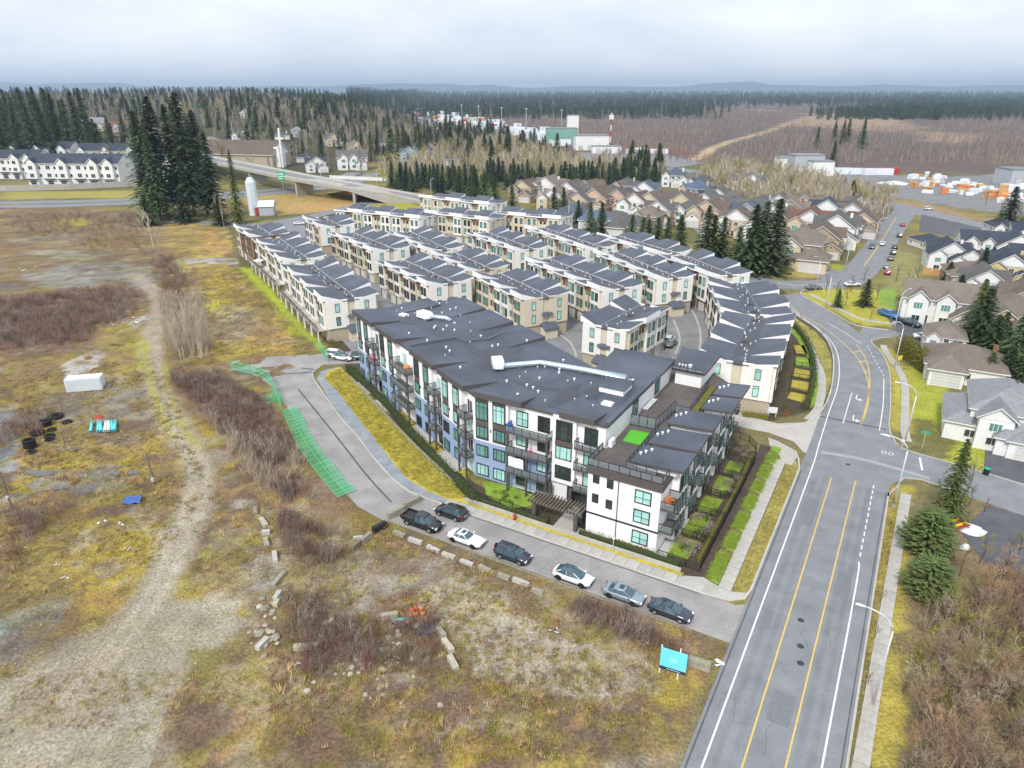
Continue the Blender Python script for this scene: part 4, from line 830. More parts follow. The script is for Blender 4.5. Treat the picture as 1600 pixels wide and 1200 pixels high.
# ------------------------------------------------------------------ corner building with roof terrace
cb = thing('corner_building', 'three-storey white corner building with brown parapet, roof terrace and shed roofs', 'apartment building')
mb = MB(); mb.prism([AB(0, 0), AB(9.3, 0), AB(9.3, 33.5), AB(0, 33.5)], 0, 9.75); mb.build('wall', 'stucco', cb)
mb = MB(); mb.prism([AB(-.2, 4.6), AB(9.5, 4.6), AB(9.5, 33.6), AB(2.5, 40), AB(-2.5, 40), AB(-.0, 30.2), AB(.2, 5.0), AB(-.2, 5.0)], 9.76, 9.9); mb.build('terrace_floor', mat('paver', (.115, .100, .092), .9, .2, 2, .3, var2=.25).name, cb)
mb = MB(); mb.prism([AB(-.2, -.25), AB(9.55, -.25), AB(9.55, 4.6), AB(-.2, 4.6)], 8.9, 9.9, 1, 0); mb.build('parapet', ['paver', 'fascia_dark'], cb)
mb = MB(); mb.prism([AB(0, 33.5), AB(4.5, 33.5), AB(2.5, 40), AB(-2.5, 40)], 0, 9.75); mb.build('wall', 'stucco', cb)
mb = MB(); mb.prism([AB(-.03, -.05), AB(9.33, -.05), AB(9.33, .5), AB(-.03, .5)], 3.05, 3.3); mb.build('belt_course', 'frame_dark', cb)
mb = MB(); mb.box((0, 0, 0), (.09, .09, 8.9)); o = mb.build('downpipe', 'frame_dark', cb); p = AB(4.05, -.08); o.location = (p.x, p.y, 4.45)
for a, z in ((1.1, 7.7), (2.95, 7.5), (1.1, 4.9), (2.95, 4.6)): window_panes(cb, AB(a, -.01, z), RZA, .75, 1.15, (1,), (.5, .5), 'glass_dark')
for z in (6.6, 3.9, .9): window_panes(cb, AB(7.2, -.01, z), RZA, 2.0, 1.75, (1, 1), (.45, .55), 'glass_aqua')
RZR = ROT_AB + math.pi / 2
def cbal(f, *a): 
    global ap; keep = ap; ap = cb; o = balcony(f, *a); ap = keep; return o
BA = lambda x, y, z=0: AB(y, x, z)         # along the road facade: x runs up the road, y away from it
for z in (3.1, 6.2): cbal(BA, .3, 3.6, 9.3, 11.0, z)
unitb = ((3.6, 7.6), (8.9, 13.2), (15, 19.6), (21.8, 26.2), (27.6, 31.6))
for k, (b0, b1) in enumerate(unitb):
    mb = MB(); mb.prism([AB(9.2, b0), AB(10.35, b0), AB(10.35, b1), AB(9.2, b1)], .3, 10.2); mb.build('bay', 'stucco', cb)
    for z in (.6, 3.8, 6.9): window_panes(cb, AB(10.36, (b0 + b1) / 2 - .9, z), RZR, 1.3, 2.2, (1,), (.7, .3), 'glass_teal' if (k + int(z)) % 2 else 'glass_dark'); window_panes(cb, AB(10.36, (b0 + b1) / 2 + 1.0, z), RZR, 1.3, 2.2, (1,), (.7, .3), 'glass_teal')
    mb = MB(); mb.prism([AB(9.28, b1 + .1), AB(9.36, b1 + .1), AB(9.36, b1 + 1.2), AB(9.28, b1 + 1.2)], .4, 9); mb.build('brown_panel', 'brown_panel', cb)
    for z in (3.1, 6.2): cbal(BA, b1 + .02, min(b1 + 1.6, 33.4), 9.3, 10.8, z)
sheds = ((2.0, 6.9, 4.6, 11.2), (7.7, 13.0, 4.7, 11.2), (14.4, 19.8, 5.0, 11.2), (21.4, 26.4, 7.6, 11.9), (27.2, 32.4, 7.6, 11.9))
for b0, b1, a0, a1 in sheds:
    mb = MB(); mb.prism([AB(a0 + .4, b0 + .5), AB(10.2, b0 + .5), AB(10.2, b1 - .4), AB(a0 + .4, b1 - .4)], 9.9, 10.55); mb.build('clerestory', 'frame_white', cb)
    vs = [AB(a0, b0, 10.55), AB(a1, b0, 10.75), AB(a1, b1, 10.75), AB(a0, b1, 10.55), AB(a0, b0, 10.75), AB(a1, b0, 11.15), AB(a1, b1, 11.15), AB(a0, b1, 10.75)]
    mb = MB(); mb.add(vs, [(4, 5, 6, 7)], 0); mb.add(vs, [(0, 1, 5, 4), (1, 2, 6, 5), (2, 3, 7, 6), (3, 0, 4, 7), (3, 2, 1, 0)], 1); mb.build('shed_roof', ['roof_mem', 'fascia_dark'], cb)
    for q in (.9, 1.6, 2.4): link('roof_vent', VENTB, cb, AB(a0 + q * .6, (b0 + b1) / 2 - 1.4 + q, 10.82), 0, (.6, .6, .6))
mb = MB(); mb.prism([AB(.9, 30.4), AB(5.0, 30.4), AB(5.0, 39.4), AB(-.6, 39.4)], 9.9, 12.2); mb.build('stair_pavilion', 'stucco', cb)
mb = MB(); mb.prism([AB(.4, 29.8), AB(5.6, 29.8), AB(5.5, 40), AB(-1.2, 40)], 12.2, 12.5, 1, 0); mb.build('pavilion_roof', ['roof_mem', 'fascia_dark'], cb)
for q in (1.2, 1.7, 2.2, 2.9): link('roof_vent', VENT if q < 2.5 else VENTB, cb, AB(q, 31, 12.5))
# terrace: turf patch, glass fences, bench, heat pump
mb = MB(); mb.prism([AB(1.2, 8.0), AB(3.6, 8.0), AB(3.5, 11.8), AB(1.0, 11.6)], 9.905, 9.93); tag(mb.build('turf_patch', 'turf'), 'bright green artificial turf patch on the roof terrace', 'turf')
def rail_fence(pts, z, h, label, step=1.3, matn='rail_dark', glass='rail_glass', group=None, name='railing_fence'):
    t = thing(name, label, 'railing', (0, 0, 0), 0, group)
    for i in range(len(pts) - 1):
        p, q = pts[i], pts[i + 1]; d = q - p; l = d.length; n = max(1, round(l / step)); ang = math.atan2(d.y, d.x)
        mb = MB(); mb.box(((p.x + q.x) / 2, (p.y + q.y) / 2, z + h), (l + .05, .08, .06), ang); mb.box(((p.x + q.x) / 2, (p.y + q.y) / 2, z + .12), (l, .06, .05), ang); mb.build('rail', matn, t)
        for k in range(n + (1 if i == len(pts) - 2 else 0)): r_ = p.lerp(q, k / n); mb = MB(); mb.box((r_.x, r_.y, z + h / 2), (.07, .07, h), ang); mb.build('post', matn, t)
        for k in range(n):
            r_ = p.lerp(q, (k + .5) / n); mb = MB()
            if glass: mb.box((r_.x, r_.y, z + h / 2 + .05), (l / n - .1, .03, h - .25), ang); mb.build('panel', glass, t)
            else:
                for s_ in range(int(l / n / .22)): w_ = p.lerp(q, (k + (s_ + .5) / int(l / n / .22)) / n); mb.box((w_.x, w_.y, z + h / 2 + .05), (.03, .03, h - .2), ang)
                mb.build('picket_panel', matn, t)
    return t
rail_fence([AB(-.05, 4.4), AB(-.05, -.1), AB(9.4, -.1), AB(9.4, 3.4), AB(8, 3.4)], 9.9, 1.05, 'dark-framed glass railing round the brown-parapet corner of the terrace')
rail_fence([AB(.4, 12.9), AB(3.8, 13.2), AB(4.3, 20)], 9.9, 1.7, 'tall dark glass screen across the terrace behind the turf patch')
rail_fence([AB(8.2, 1.2), AB(4.3, 1.4), AB(4.2, 13.2)], 9.9, 1.05, 'dark rail fencing the shed roofs from the terrace')
rail_fence([AB(4.2, 20), AB(6.3, 20.2), AB(6.0, 31)], 9.9, 1.05, 'glass rail above the planted strip of the upper terrace')
rail_fence([AB(.5, 29.6), AB(5.3, 29.6)], 12.5, .6, 'low dark rail along the front edge of the pavilion roof')
rail_fence([AB(-2.4, 39.9), AB(4, 39.9)], 9.9, 1.1, 'dark rail at the far end of the terrace above the lane')
mb = MB(); mb.prism([AB(6.5, 20.6), AB(7.4, 20.6), AB(7.3, 31), AB(6.4, 31)], 9.9, 10.5); tag(mb.build('planter_hedge', 'hedge_olive'), 'long olive planter strip on the upper terrace', 'planter')
hp = thing('heat_pump', 'white heat pump standing at the corner of the apartment wall on the terrace', 'heat pump', AB(.55, 5.9, 9.9), ROT_AB)
mb = MB(); mb.box((0, 0, .55), (.5, 1.2, .95)); mb.build('casing', 'vent_white', hp); mb = MB(); mb.box((0, 0, .05), (.4, 1, .1)); mb.build('foot', 'steel', hp)
bn = thing('terrace_bench', 'slatted pale bench along the apartment wall on the terrace', 'bench', AB(.6, 20, 9.9), ROT_AB + math.pi / 2)
for k in range(4): mb = MB(); mb.box((0, -.3 + k * .2, .45), (4.2, .12, .06)); mb.build('slat', 'frame_white', bn)
for sx in (-1.8, 0, 1.8): mb = MB(); mb.box((sx, 0, .21), (.1, .7, .42)); mb.build('leg', 'steel', bn)
# things kept on balconies
def prop(mb, name, matn, label, cat, p, rz=0, smooth=False): o = mb.build(name, matn, None, smooth); o.location = p; o.rotation_euler = (0, 0, rz); return tag(o, label, cat)
def chair(label, matn, p, rz):
    t = thing('balcony_chair', label, 'chair', p, rz); mb = MB(); mb.box((0, 0, .38), (.6, .65, .12)); mb.build('seat', matn, t); mb = MB(); mb.box((0, .34, .72), (.6, .12, .7)); mb.build('backrest', matn, t)
    for sx in (-.25, .25):
        for sy in (-.27, .27): mb = MB(); mb.box((sx, sy, .17), (.06, .06, .34)); mb.build('leg', 'wood_grey', t)
chair('orange chair on the upper corner balcony of the corner building', 'orange', AB(10.0, 1.2, 6.4), .6)
chair('second orange chair on the upper corner balcony, turned aside', 'orange', AB(9.9, 2.3, 6.4), 2.2)
def cover(label, matn, p, w_, h, rz=0):
    mb = MB(); rings = []
    for z, k in ((0, 1), (h * .5, 1.05), (h * .85, .85), (h, .45)): rings.append([(w_ * k * math.cos(t) * .5, w_ * .7 * k * math.sin(t) * .5, z) for t in [2 * math.pi * i / 10 for i in range(10)]])
    mb.loft(rings); return prop(mb, 'draped_cover', matn, label, 'cover', p, rz, True)
cover('blue cover bundled on the top street-side balcony rail', 'blue', AB(-13.4, 3.75, 9.47), .9, 1.25); cover('rust-red cover over a grill on the top field-side balcony', 'orange', EF(21.0, -1.0, 9.47), 1.3, 1.2); cover('pink cover on the balcony at the far end of the field side', 'pink', EF(5.6, -1.1, 6.37), 1.1, 1.1); cover('pink bundle on a street-side balcony rail', 'pink', AB(-10.2, 3.8, 6.37), .6, 1.1)
mb = MB()
for i in range(7): mb.add([], [])
n_ = 8; vs = [(2.4 * i / n_ - 1.2, .05 * math.sin(i * 1.3), z) for z in (0, 1.5) for i in range(n_ + 1)]
mb.add(vs, [(i, i + 1, n_ + 2 + i, n_ + 1 + i) for i in range(n_)]); vs2 = [(x, y + .03, z) for x, y, z in vs]; mb.add(vs2, [(i, i + 1, n_ + 2 + i, n_ + 1 + i) for i in range(n_)])
prop(mb, 'hanging_sheet', 'plastic_white', 'white sheet hung over the balcony opening on the street side', 'sheet', AB(-12.2, 3.25, 4.35), RZA)

# ------------------------------------------------------------------ detached houses: wings with hipped or gabled roofs
def roof_wing(mb, x0, x1, y0, y1, z, rise, kind, ov=.45, th=.18, tri=None):
    """kind 'gx': ridge along x; 'gy': ridge along y; 'hip'. m=0 shingles, m=1 trim. tri: MB for gable walls"""
    X0, X1, Y0, Y1 = x0 - ov, x1 + ov, y0 - ov, y1 + ov; zo = z - .12
    if kind == 'gx': r = [(X0, (y0 + y1) / 2, z + rise), (X1, (y0 + y1) / 2, z + rise)]
    elif kind == 'gy': r = [((x0 + x1) / 2, Y0, z + rise), ((x0 + x1) / 2, Y1, z + rise)]
    else:
        w_, d = X1 - X0, Y1 - Y0
        if w_ >= d: r = [(X0 + d / 2.2, (y0 + y1) / 2, z + rise), (X1 - d / 2.2, (y0 + y1) / 2, z + rise)]
        else: r = [((x0 + x1) / 2, Y0 + w_ / 2.2, z + rise), ((x0 + x1) / 2, Y1 - w_ / 2.2, z + rise)]
    c = [(X0, Y0, zo), (X1, Y0, zo), (X1, Y1, zo), (X0, Y1, zo)]
    vs = c + r + [(a, b, q - th) for a, b, q in c] + [(a, b, q - th) for a, b, q in r]
    alongx = kind == 'gx' or (kind == 'hip' and (X1 - X0) >= (Y1 - Y0))
    if alongx: top = [(0, 1, 5, 4), (2, 3, 4, 5)]; ends = [(3, 0, 4), (1, 2, 5)]; lo = [(0, 1, 7, 6), (2, 3, 9, 8)]
    else: top = [(1, 2, 5, 4), (3, 0, 4, 5)]; ends = [(0, 1, 4), (2, 3, 5)]; lo = [(1, 2, 8, 7), (3, 0, 6, 9)]
    mb.add(vs, top, 0); mb.add(vs, [tuple((i + 6) for i in reversed(f)) for f in top], 1)
    mb.add(vs, [(0, 1, 7, 6), (1, 2, 8, 7), (2, 3, 9, 8), (3, 0, 6, 9)] if kind == 'hip' else lo, 1)
    if kind == 'hip': mb.add(vs, ends, 0)
    else:
        for e in ends:                      # barge boards and the gable wall behind them
            a, b, k = e; mb.add(vs, [(a, k, k + 6, a + 6), (k, b, b + 6, k + 6)], 1)
        if tri is not None:
            if kind == 'gx':
                for x in (x0, x1): tri.append(MB()); tri[-1].add([(x, y0, z - .3), (x, y1, z - .3), (x, (y0 + y1) / 2, z + rise - .25)], [(0, 1, 2)])
            else:
                for y in (y0, y1): tri.append(MB()); tri[-1].add([(x0, y, z - .3), (x1, y, z - .3), ((x0 + x1) / 2, y, z + rise - .25)], [(0, 1, 2)])
_hn = 0
def house(px, py, rot, wall, roof, style=0, s=1., label=None, group='gabled houses of the estate beyond the townhouses', seed=None, garage=True, cat='house', z=None):
    global _hn; _hn += 1; r = random.Random(seed if seed is not None else _hn * 13 + 1); p = at(px, py)
    t = thing('house', label, cat, (p.x, p.y, gz(p.x, p.y)), R(rot), group); s *= .93 if 'east' in group else 1; t.scale = (s, s, s)
    w_, d, h = 9.5 + r.uniform(-.8, 1.2), 11 + r.uniform(-1, 1.5), 5.4 + r.uniform(-.2, .3); wings = []
    ap_ = .62
    if style == 0:   # cross-gabled two-storey with garage gable in front
        wings = [(-w_ / 2, w_ / 2, -d / 2, d / 2, h, w_ * .36, 'gy'), (-w_ / 2 - 1.2, -w_ / 2 + 3.6, -d / 2 - 1.8, -d / 2 + 4, h - .3, 1.9, 'gy'), (w_ / 2 - 4.8, w_ / 2 + 1.0, -d / 2 - 3.2, -d / 2 + 2.5, 2.9, 2.0, 'gy'), (-w_ / 2 - 1.0, w_ / 2 + 1.0, -1, 4.5, h - .2, 2.6, 'gx')]
    elif style == 1: # hipped with two small front gables
        wings = [(-w_ / 2, w_ / 2, -d / 2, d / 2, h, w_ * .30, 'hip'), (-w_ / 2 + .4, -w_ / 2 + 4, -d / 2 - 1.2, -d / 2 + 3, h - .1, 1.7, 'gy'), (w_ / 2 - 5, w_ / 2 + .3, -d / 2 - 3.4, -d / 2 + 2, 2.9, 2.1, 'gy')]
    elif style == 2: # wide, ridge along the front, three dormer gables
        wings = [(-w_ / 2 - 2, w_ / 2 + 2, -d / 2 + 1, d / 2 - 1, h, 2.9, 'gx'), (-w_ / 2 - 1, -w_ / 2 + 2.6, -d / 2, -d / 2 + 4, h, 1.8, 'gy'), (-.9, 2.4, -d / 2 + .2, -d / 2 + 4, h, 1.6, 'gy'), (w_ / 2 - 3, w_ / 2 + 1.8, -d / 2 - 3, -d / 2 + 3, 3.1, 2.2, 'gy')]
    elif style == 3: # low hipped bungalow
        h = 3.1; wings = [(-w_ / 2 - 1, w_ / 2 + 1, -d / 2, d / 2, h, 2.4, 'hip'), (-w_ / 2 - .5, -w_ / 2 + 4.5, -d / 2 - 2.5, -d / 2 + 3, h - .05, 1.9, 'hip')]
    elif style == 4: # big house: stacked hips with gabled garage
        wings = [(-w_ / 2, w_ / 2, -d / 2, d / 2, h + .3, 2.8, 'hip'), (-w_ / 2 - 3, -w_ / 2 + 4, -d / 2 - 1, d / 2 - 2, 3.2, 2.0, 'hip'), (w_ / 2 - 4, w_ / 2 + 2.5, -d / 2 - 4, -d / 2 + 3, 3.0, 2.2, 'hip'), (-w_ / 2 + 1, -w_ / 2 + 5.5, -d / 2 - 2.6, -d / 2 + 3, h, 1.9, 'gy'), (-1, 4.2, -d / 2 - 3.6, -d / 2 + 1, 3.0, 1.8, 'hip')]
    wb, gb = MB(), MB()
    for k, (x0, x1, y0, y1, zz, rise, kind) in enumerate(wings):
        wb.bb(x0 + .02 * k, x1 - .02 * k, y0 + .02 * k, y1 - .02 * k, 0 if k != 3 or style not in (0,) else 0, zz - .05 - .013 * k)
        rb = MB(); tri = []; roof_wing(rb, x0, x1, y0, y1, zz + .02 * k, rise, kind, tri=tri); rb.build('roof', ['rf_' + roof, 'frame_white'], t)
        gmat = 'wl_' + wall if r.random() < .6 else 'wl_cream' if wall in ('tan', 'peach') else 'wl_white'
        for g_ in tri: g_.build('gable', gmat, t)
    wb.build('wall', 'wl_' + wall, t)
    x0, x1, y0, y1, zz, rise, kind = wings[0]
    two = zz > 4.5
    # windows on the four sides, garage door and front door
    front = min(q[2] for q in wings)
    def put(w2, h2, loc, rz, glass='glass_dark', nx=2): link('window', winmesh(w2, h2, nx, 1, glass, 'frame_white'), t, loc, rz)
    for z_ in ((.9, 3.7) if two else (.9,)):
        for yy in (y0 + 2.2, y1 - 2.4):
            put(1.2, 1.3, (x0 - .01, yy, z_), -math.pi / 2); put(1.2, 1.3, (x1 + .01, yy, z_), math.pi / 2)
        for xx in (x0 + 2, x1 - 2.2): put(1.5, 1.3, (xx, y1 + .01, z_), math.pi)
        put(1.3, 1.3, ((x0 + x1) / 2 + .3, y0 - .01, z_), 0)
    for k, (a, b, c, e, zz, rise, kind) in enumerate(wings[1:], 1):
        for z_ in ((.9, 3.7) if zz > 4.5 else (.9,)):
            put(1.2, 1.2, (a - .01 + .02 * k, (c + e) / 2, z_), -math.pi / 2); put(1.2, 1.2, (b + .01 - .02 * k, (c + e) / 2, z_), math.pi / 2); put(1.4, 1.2, ((a + b) / 2, e + .01 - .02 * k, z_), math.pi)
            if kind == 'hip' and not (style in (3, 4) and k == (2 if style == 4 else 1)): put(1.6, 1.3, ((a + b) / 2, c - .01 + .02 * k, z_), 0)
        if kind == 'gy' and c < y0 + .5:
            if zz > 4: put(1.7, 1.4, ((a + b) / 2, c - .01 + .02 * k, zz - 2.1), 0, 'glass_teal', 3); put(1.6, 1.3, ((a + b) / 2, c - .01 + .02 * k, .9), 0)
            else:
                put(.8, .7, ((a + b) / 2, c - .01, zz + .35), 0, nx=1)
                if garage: link('garage_door', winmesh(min(4.4, b - a - .8), 2.2, 2, 4, 'garage', 'frame_white'), t, ((a + b) / 2, c - .01 + .02 * k, .05), 0)
    if style in (3, 4) and garage: a, b, c, e = wings[2 if style == 4 else 1][:4]; link('garage_door', winmesh(min(4.6, b - a - .7), 2.2, 2, 4, 'garage', 'frame_white'), t, ((a + b) / 2, c + .02, .05), 0)
    link('door', winmesh(1.0, 2.1, 1, 1, 'door_dark', 'frame_white'), t, (x0 + 4.6, y0 - .01, .1), 0)
    if r.random() < .5: mb = MB(); mb.box((x1 - 1.5, 1.5, wings[0][4] + wings[0][5] * .6), (.7, .7, 2)); mb.build('chimney', 'brick' if r.random() < .5 else 'wl_' + wall, t)
    else: mb = MB(); mb.box((1.2, 2.2, wings[0][4] + wings[0][5] * .75), (.35, .35, .8)); mb.build('roof_vent', 'rf_grey', t)
    return t
WN = dict(white='white', cream='cream', tan='tan', peach='peach', grey='pale grey', blue='blue-grey', green='sage', pink='dusty pink', yellow='yellow')
RN = dict(grey='charcoal', brown='brown', navy='near-black', slate='slate-blue', red='red-brown', taupe='taupe', lite='pale grey', blue='blue')
SN = ['cross-gabled', 'hipped two-gable', 'wide three-gable', 'low hipped', 'stacked-hip']
seen_lab = {}
def est(px, py, rot, wall, roof, style, s, where): 
    lab = f'{WN[wall]} {SN[style]} house with {RN[roof]} roof {where}'
    house(px, py, rot, wall, roof, style, s, lab)
W1 = 'by the conifer belt'; W2 = 'behind the lamp post past the back townhouses'; W3 = 'at the head of the estate lane'; W4 = 'in the packed middle of the estate'; W5 = 'near the street of parked cars'; W6 = 'at the wood edge of the estate'
for row in ((824, 312, 20, 'tan', 'brown', 0, .95, W1), (858, 310, 15, 'tan', 'taupe', 0, 1.0, W1), (884, 308, 25, 'cream', 'taupe', 1, .9, W1), (893, 318, 20, 'cream', 'grey', 0, 1.0, W1), (922, 312, 30, 'cream', 'brown', 0, .95, W1), (897, 343, 5, 'grey', 'slate', 3, 1.0, W2), (934, 330, 20, 'pink', 'brown', 0, 1.0, W2), (953, 322, 25, 'tan', 'taupe', 1, .95, W4),
            (972, 330, 35, 'pink', 'grey', 0, .95, W4), (977, 306, 20, 'peach', 'taupe', 1, .95, W1), (1008, 314, 15, 'white', 'slate', 0, .9, W1), (998, 336, 30, 'white', 'brown', 0, .95, W4), (1022, 336, 35, 'green', 'brown', 0, .95, W4), (934, 352, 10, 'white', 'blue', 3, .95, W2), (962, 352, 15, 'white', 'lite', 3, .9, W2), (985, 366, 15, 'cream', 'taupe', 3, 1.1, W2),
            (1046, 330, 20, 'tan', 'grey', 1, .95, W4), (1078, 348, 20, 'white', 'grey', 1, 1.0, W4), (1053, 290, 15, 'white', 'slate', 1, .95, W3), (1080, 295, 20, 'white', 'lite', 1, .9, W3), (1098, 300, 60, 'blue', 'slate', 1, .9, W3), (1090, 312, 70, 'peach', 'blue', 1, .95, W3), (1112, 322, 70, 'white', 'navy', 1, .9, W3), (1122, 326, 20, 'white', 'lite', 0, .9, W3),
            (1108, 352, 30, 'peach', 'brown', 0, 1.0, W4), (1135, 345, 40, 'tan', 'grey', 0, .95, W4), (1140, 334, 25, 'grey', 'grey', 1, .95, W6), (1166, 356, 20, 'blue', 'slate', 0, .95, W4), (1185, 340, 25, 'grey', 'grey', 1, .95, W6), (1206, 358, 25, 'white', 'grey', 0, .95, W4), (1222, 366, 40, 'tan', 'brown', 0, .9, W4), (1232, 348, 20, 'tan', 'taupe', 0, .9, W6), (1252, 342, 15, 'peach', 'taupe', 0, 1.0, W6),
            (1288, 350, 20, 'white', 'navy', 0, .95, W5), (1316, 348, 20, 'white', 'lite', 1, .9, W6), (1328, 354, 25, 'blue', 'brown', 0, .95, W5), (1262, 370, 20, 'cream', 'red', 0, 1.0, W5), (1302, 380, 20, 'white', 'grey', 0, 1.0, W5), (1322, 370, 30, 'white', 'red', 1, .9, W5), (1248, 410, 25, 'cream', 'taupe', 4, 1.1, W5), (1240, 388, 20, 'white', 'lite', 3, .9, W4), (1178, 296, 30, 'white', 'blue', 0, .85, W6), (1136, 298, 25, 'white', 'lite', 1, .9, W6), (1104, 336, 30, 'white', 'grey', 0, .9, W4), (1060, 318, 30, 'white', 'taupe', 3, .9, W4), (1066, 338, 20, 'tan', 'brown', 0, .95, W4), (1150, 366, 20, 'cream', 'brown', 0, .9, W4), (1190, 374, 25, 'white', 'taupe', 1, .9, W4), (1030, 350, 20, 'cream', 'grey', 0, .9, W4), (1012, 358, 25, 'tan', 'taupe', 1, .9, W4), (1280, 395, 20, 'tan', 'brown', 0, .9, W5), (1215, 338, 20, 'tan', 'grey', 0, .9, W6), (908, 332, 20, 'tan', 'grey', 0, .9, W2), (1275, 338, 25, 'cream', 'grey', 1, .9, W6), (1345, 366, 25, 'tan', 'brown', 0, .85, W5), (870, 326, 20, 'cream', 'taupe', 0, .9, W1), (1340, 340, 20, 'white', 'grey', 0, .85, W5)):
    row = (row[0], row[1], -12 - row[2] * .7, dict(pink='peach', green='cream', blue='grey', tan='white' if row[0] % 3 == 0 else 'tan').get(row[3], row[3]), dict(lite='grey', taupe='grey' if row[0] % 2 else 'taupe').get(row[4], row[4]), row[5], row[6] * 1.27, row[7])
    est(*row)
# houses east of the road
house(1462, 500, -28, 'white', 'taupe', 2, 1.25, 'white house with taupe roof, front dormer gables and double garage beside the tall juniper', 'houses east of the road', 5)
house(1568, 522, -28, 'cream', 'taupe', 4, 1.2, 'cream house with brown roof and half-timbered gables behind the tall spreading cedar', 'houses east of the road', 6)
house(1500, 585, -28, 'white', 'taupe', 3, 1.25, 'low white house with broad taupe roof behind the dark wooden fence', 'houses east of the road', 7)
house(1556, 672, -30, 'white', 'lite', 4, 1.12, 'large white house with stacked grey hip roofs and wide garage at the side street corner', 'houses east of the road', 8)
house(1512, 440, -22, 'tan', 'taupe', 3, 1.2, 'low tan bungalow with long taupe roof below the new dark-roofed houses', 'houses east of the road', 9)
house(1475, 418, -20, 'white', 'navy', 0, 1.1, 'white new house with near-black roof nearest the parked-car street', 'houses east of the road', 10); house(1528, 400, -20, 'white', 'navy', 2, 1.1, 'white new wide house with near-black roof and timber deck frame', 'houses east of the road', 11)
house(1580, 405, -25, 'white', 'navy', 0, 1.1, 'white new house with near-black gables beside the lone tall conifer', 'houses east of the road', 12); house(1565, 440, -25, 'yellow', 'navy', 0, 1.15, 'yellow-gabled new house with near-black roof', 'houses east of the road', 13); house(1610, 430, -25, 'white', 'navy', 2, 1.2, 'white new house with near-black roof running out past the frame edge', 'houses east of the road', 14)
house(1560, 480, -25, 'grey', 'navy', 3, 1.1, 'low grey house with dark roof behind bare shrubs', 'houses east of the road', 15); house(1620, 560, -28, 'cream', 'taupe', 1, 1.15, 'cream house with taupe roof half hidden by cedars', 'houses east of the road', 16); house(1450, 385, 5, 'white', 'navy', 3, .9, 'small white new house by the dark paved lot', 'houses east of the road', 17)
mb = MB(); mb.sheet(list(reversed(W([(1440, 335), (1560, 362), (1555, 380), (1435, 362)]))), .03); struct(mb.build('parking_lot', 'asphalt_dark'))
for px, py, rot, wl_, rf_, st, s, lab in ((1508, 425, -25, 'white', 'navy', 0, .95, 'small white gabled house squeezed between the wide dark roofs'), (1560, 372, -15, 'white', 'navy', 1, 1.0, 'white house behind the lone tall conifer'), (1600, 380, -15, 'white', 'navy', 0, 1.0, 'white gabled house at the far end of the dark-roofed group'), (1600, 495, -28, 'tan', 'brown', 0, 1.1, 'tan gabled house uphill of the cream timbered house'), (1470, 545, -28, 'white', 'taupe', 1, .8, 'small white wing beside the juniper hedge'), (1530, 462, -25, 'white', 'grey', 0, 1.0, 'white gabled house behind the bare garden trees')):
    house(px, py, rot, wl_, rf_, st, s, lab, 'houses east of the road')
# houses on the western slope, seen between firs
for px, py, rot, wl_, rf_, st, s, lab in ((152, 205, 10, 'cream', 'lite', 2, 1.5, 'tall cream-roofed house with dark glazing among the firs'), (195, 212, 20, 'pink', 'red', 2, 1.5, 'pink stucco mansion with red-brown roof on the slope'), (235, 222, 20, 'white', 'taupe', 1, 1.2, 'white house beside the pink mansion on the slope'), (108, 226, 15, 'yellow', 'brown', 3, 1.2, 'small yellow house between fir trunks'), (440, 218, 20, 'white', 'slate', 3, 1.3, 'white house with slate roof on the slope above the church'), (466, 214, 25, 'grey', 'lite', 1, 1.2, 'pale grey house with pale roof on the slope above the church'),
        (520, 228, 25, 'cream', 'brown', 0, 1.2, 'cream gabled house among bare trees above the wide white house'), (556, 240, 20, 'cream', 'taupe', 0, 1.2, 'cream house with taupe roof uphill of the white wall'), (590, 228, 15, 'white', 'navy', 3, 1.2, 'white house with dark roof by the hillside conifers'), (480, 252, 10, 'white', 'navy', 3, 1.3, 'low white house with dark roof next to the church'), (495, 268, 20, 'white', 'navy', 0, 1.2, 'white gabled house with dark roof beside the overpass'), (552, 264, 10, 'white', 'grey', 2, 1.6, 'wide white two-storey house beyond the overpass wall'), (640, 250, 10, 'blue', 'slate', 0, 1.2, 'blue-grey house behind the lamp posts of the overpass'), (672, 248, 10, 'white', 'navy', 1, 1.1, 'white house with dark roof in the trees beyond the overpass'), (700, 256, 10, 'white', 'slate', 3, 1.4, 'low white house with slate roof behind the conifer belt'), (330, 226, 15, 'white', 'lite', 3, 1.2, 'white house with pale roof behind the tall firs'), (375, 222, 10, 'white', 'grey', 1, 1.2, 'white house with charcoal roof uphill of the church roof'), (385, 185, 20, 'white', 'lite', 1, 1.2, 'white house high on the wooded slope')):
    house(px, py, rot, wl_, rf_, st, s, lab, 'houses on the western slope')
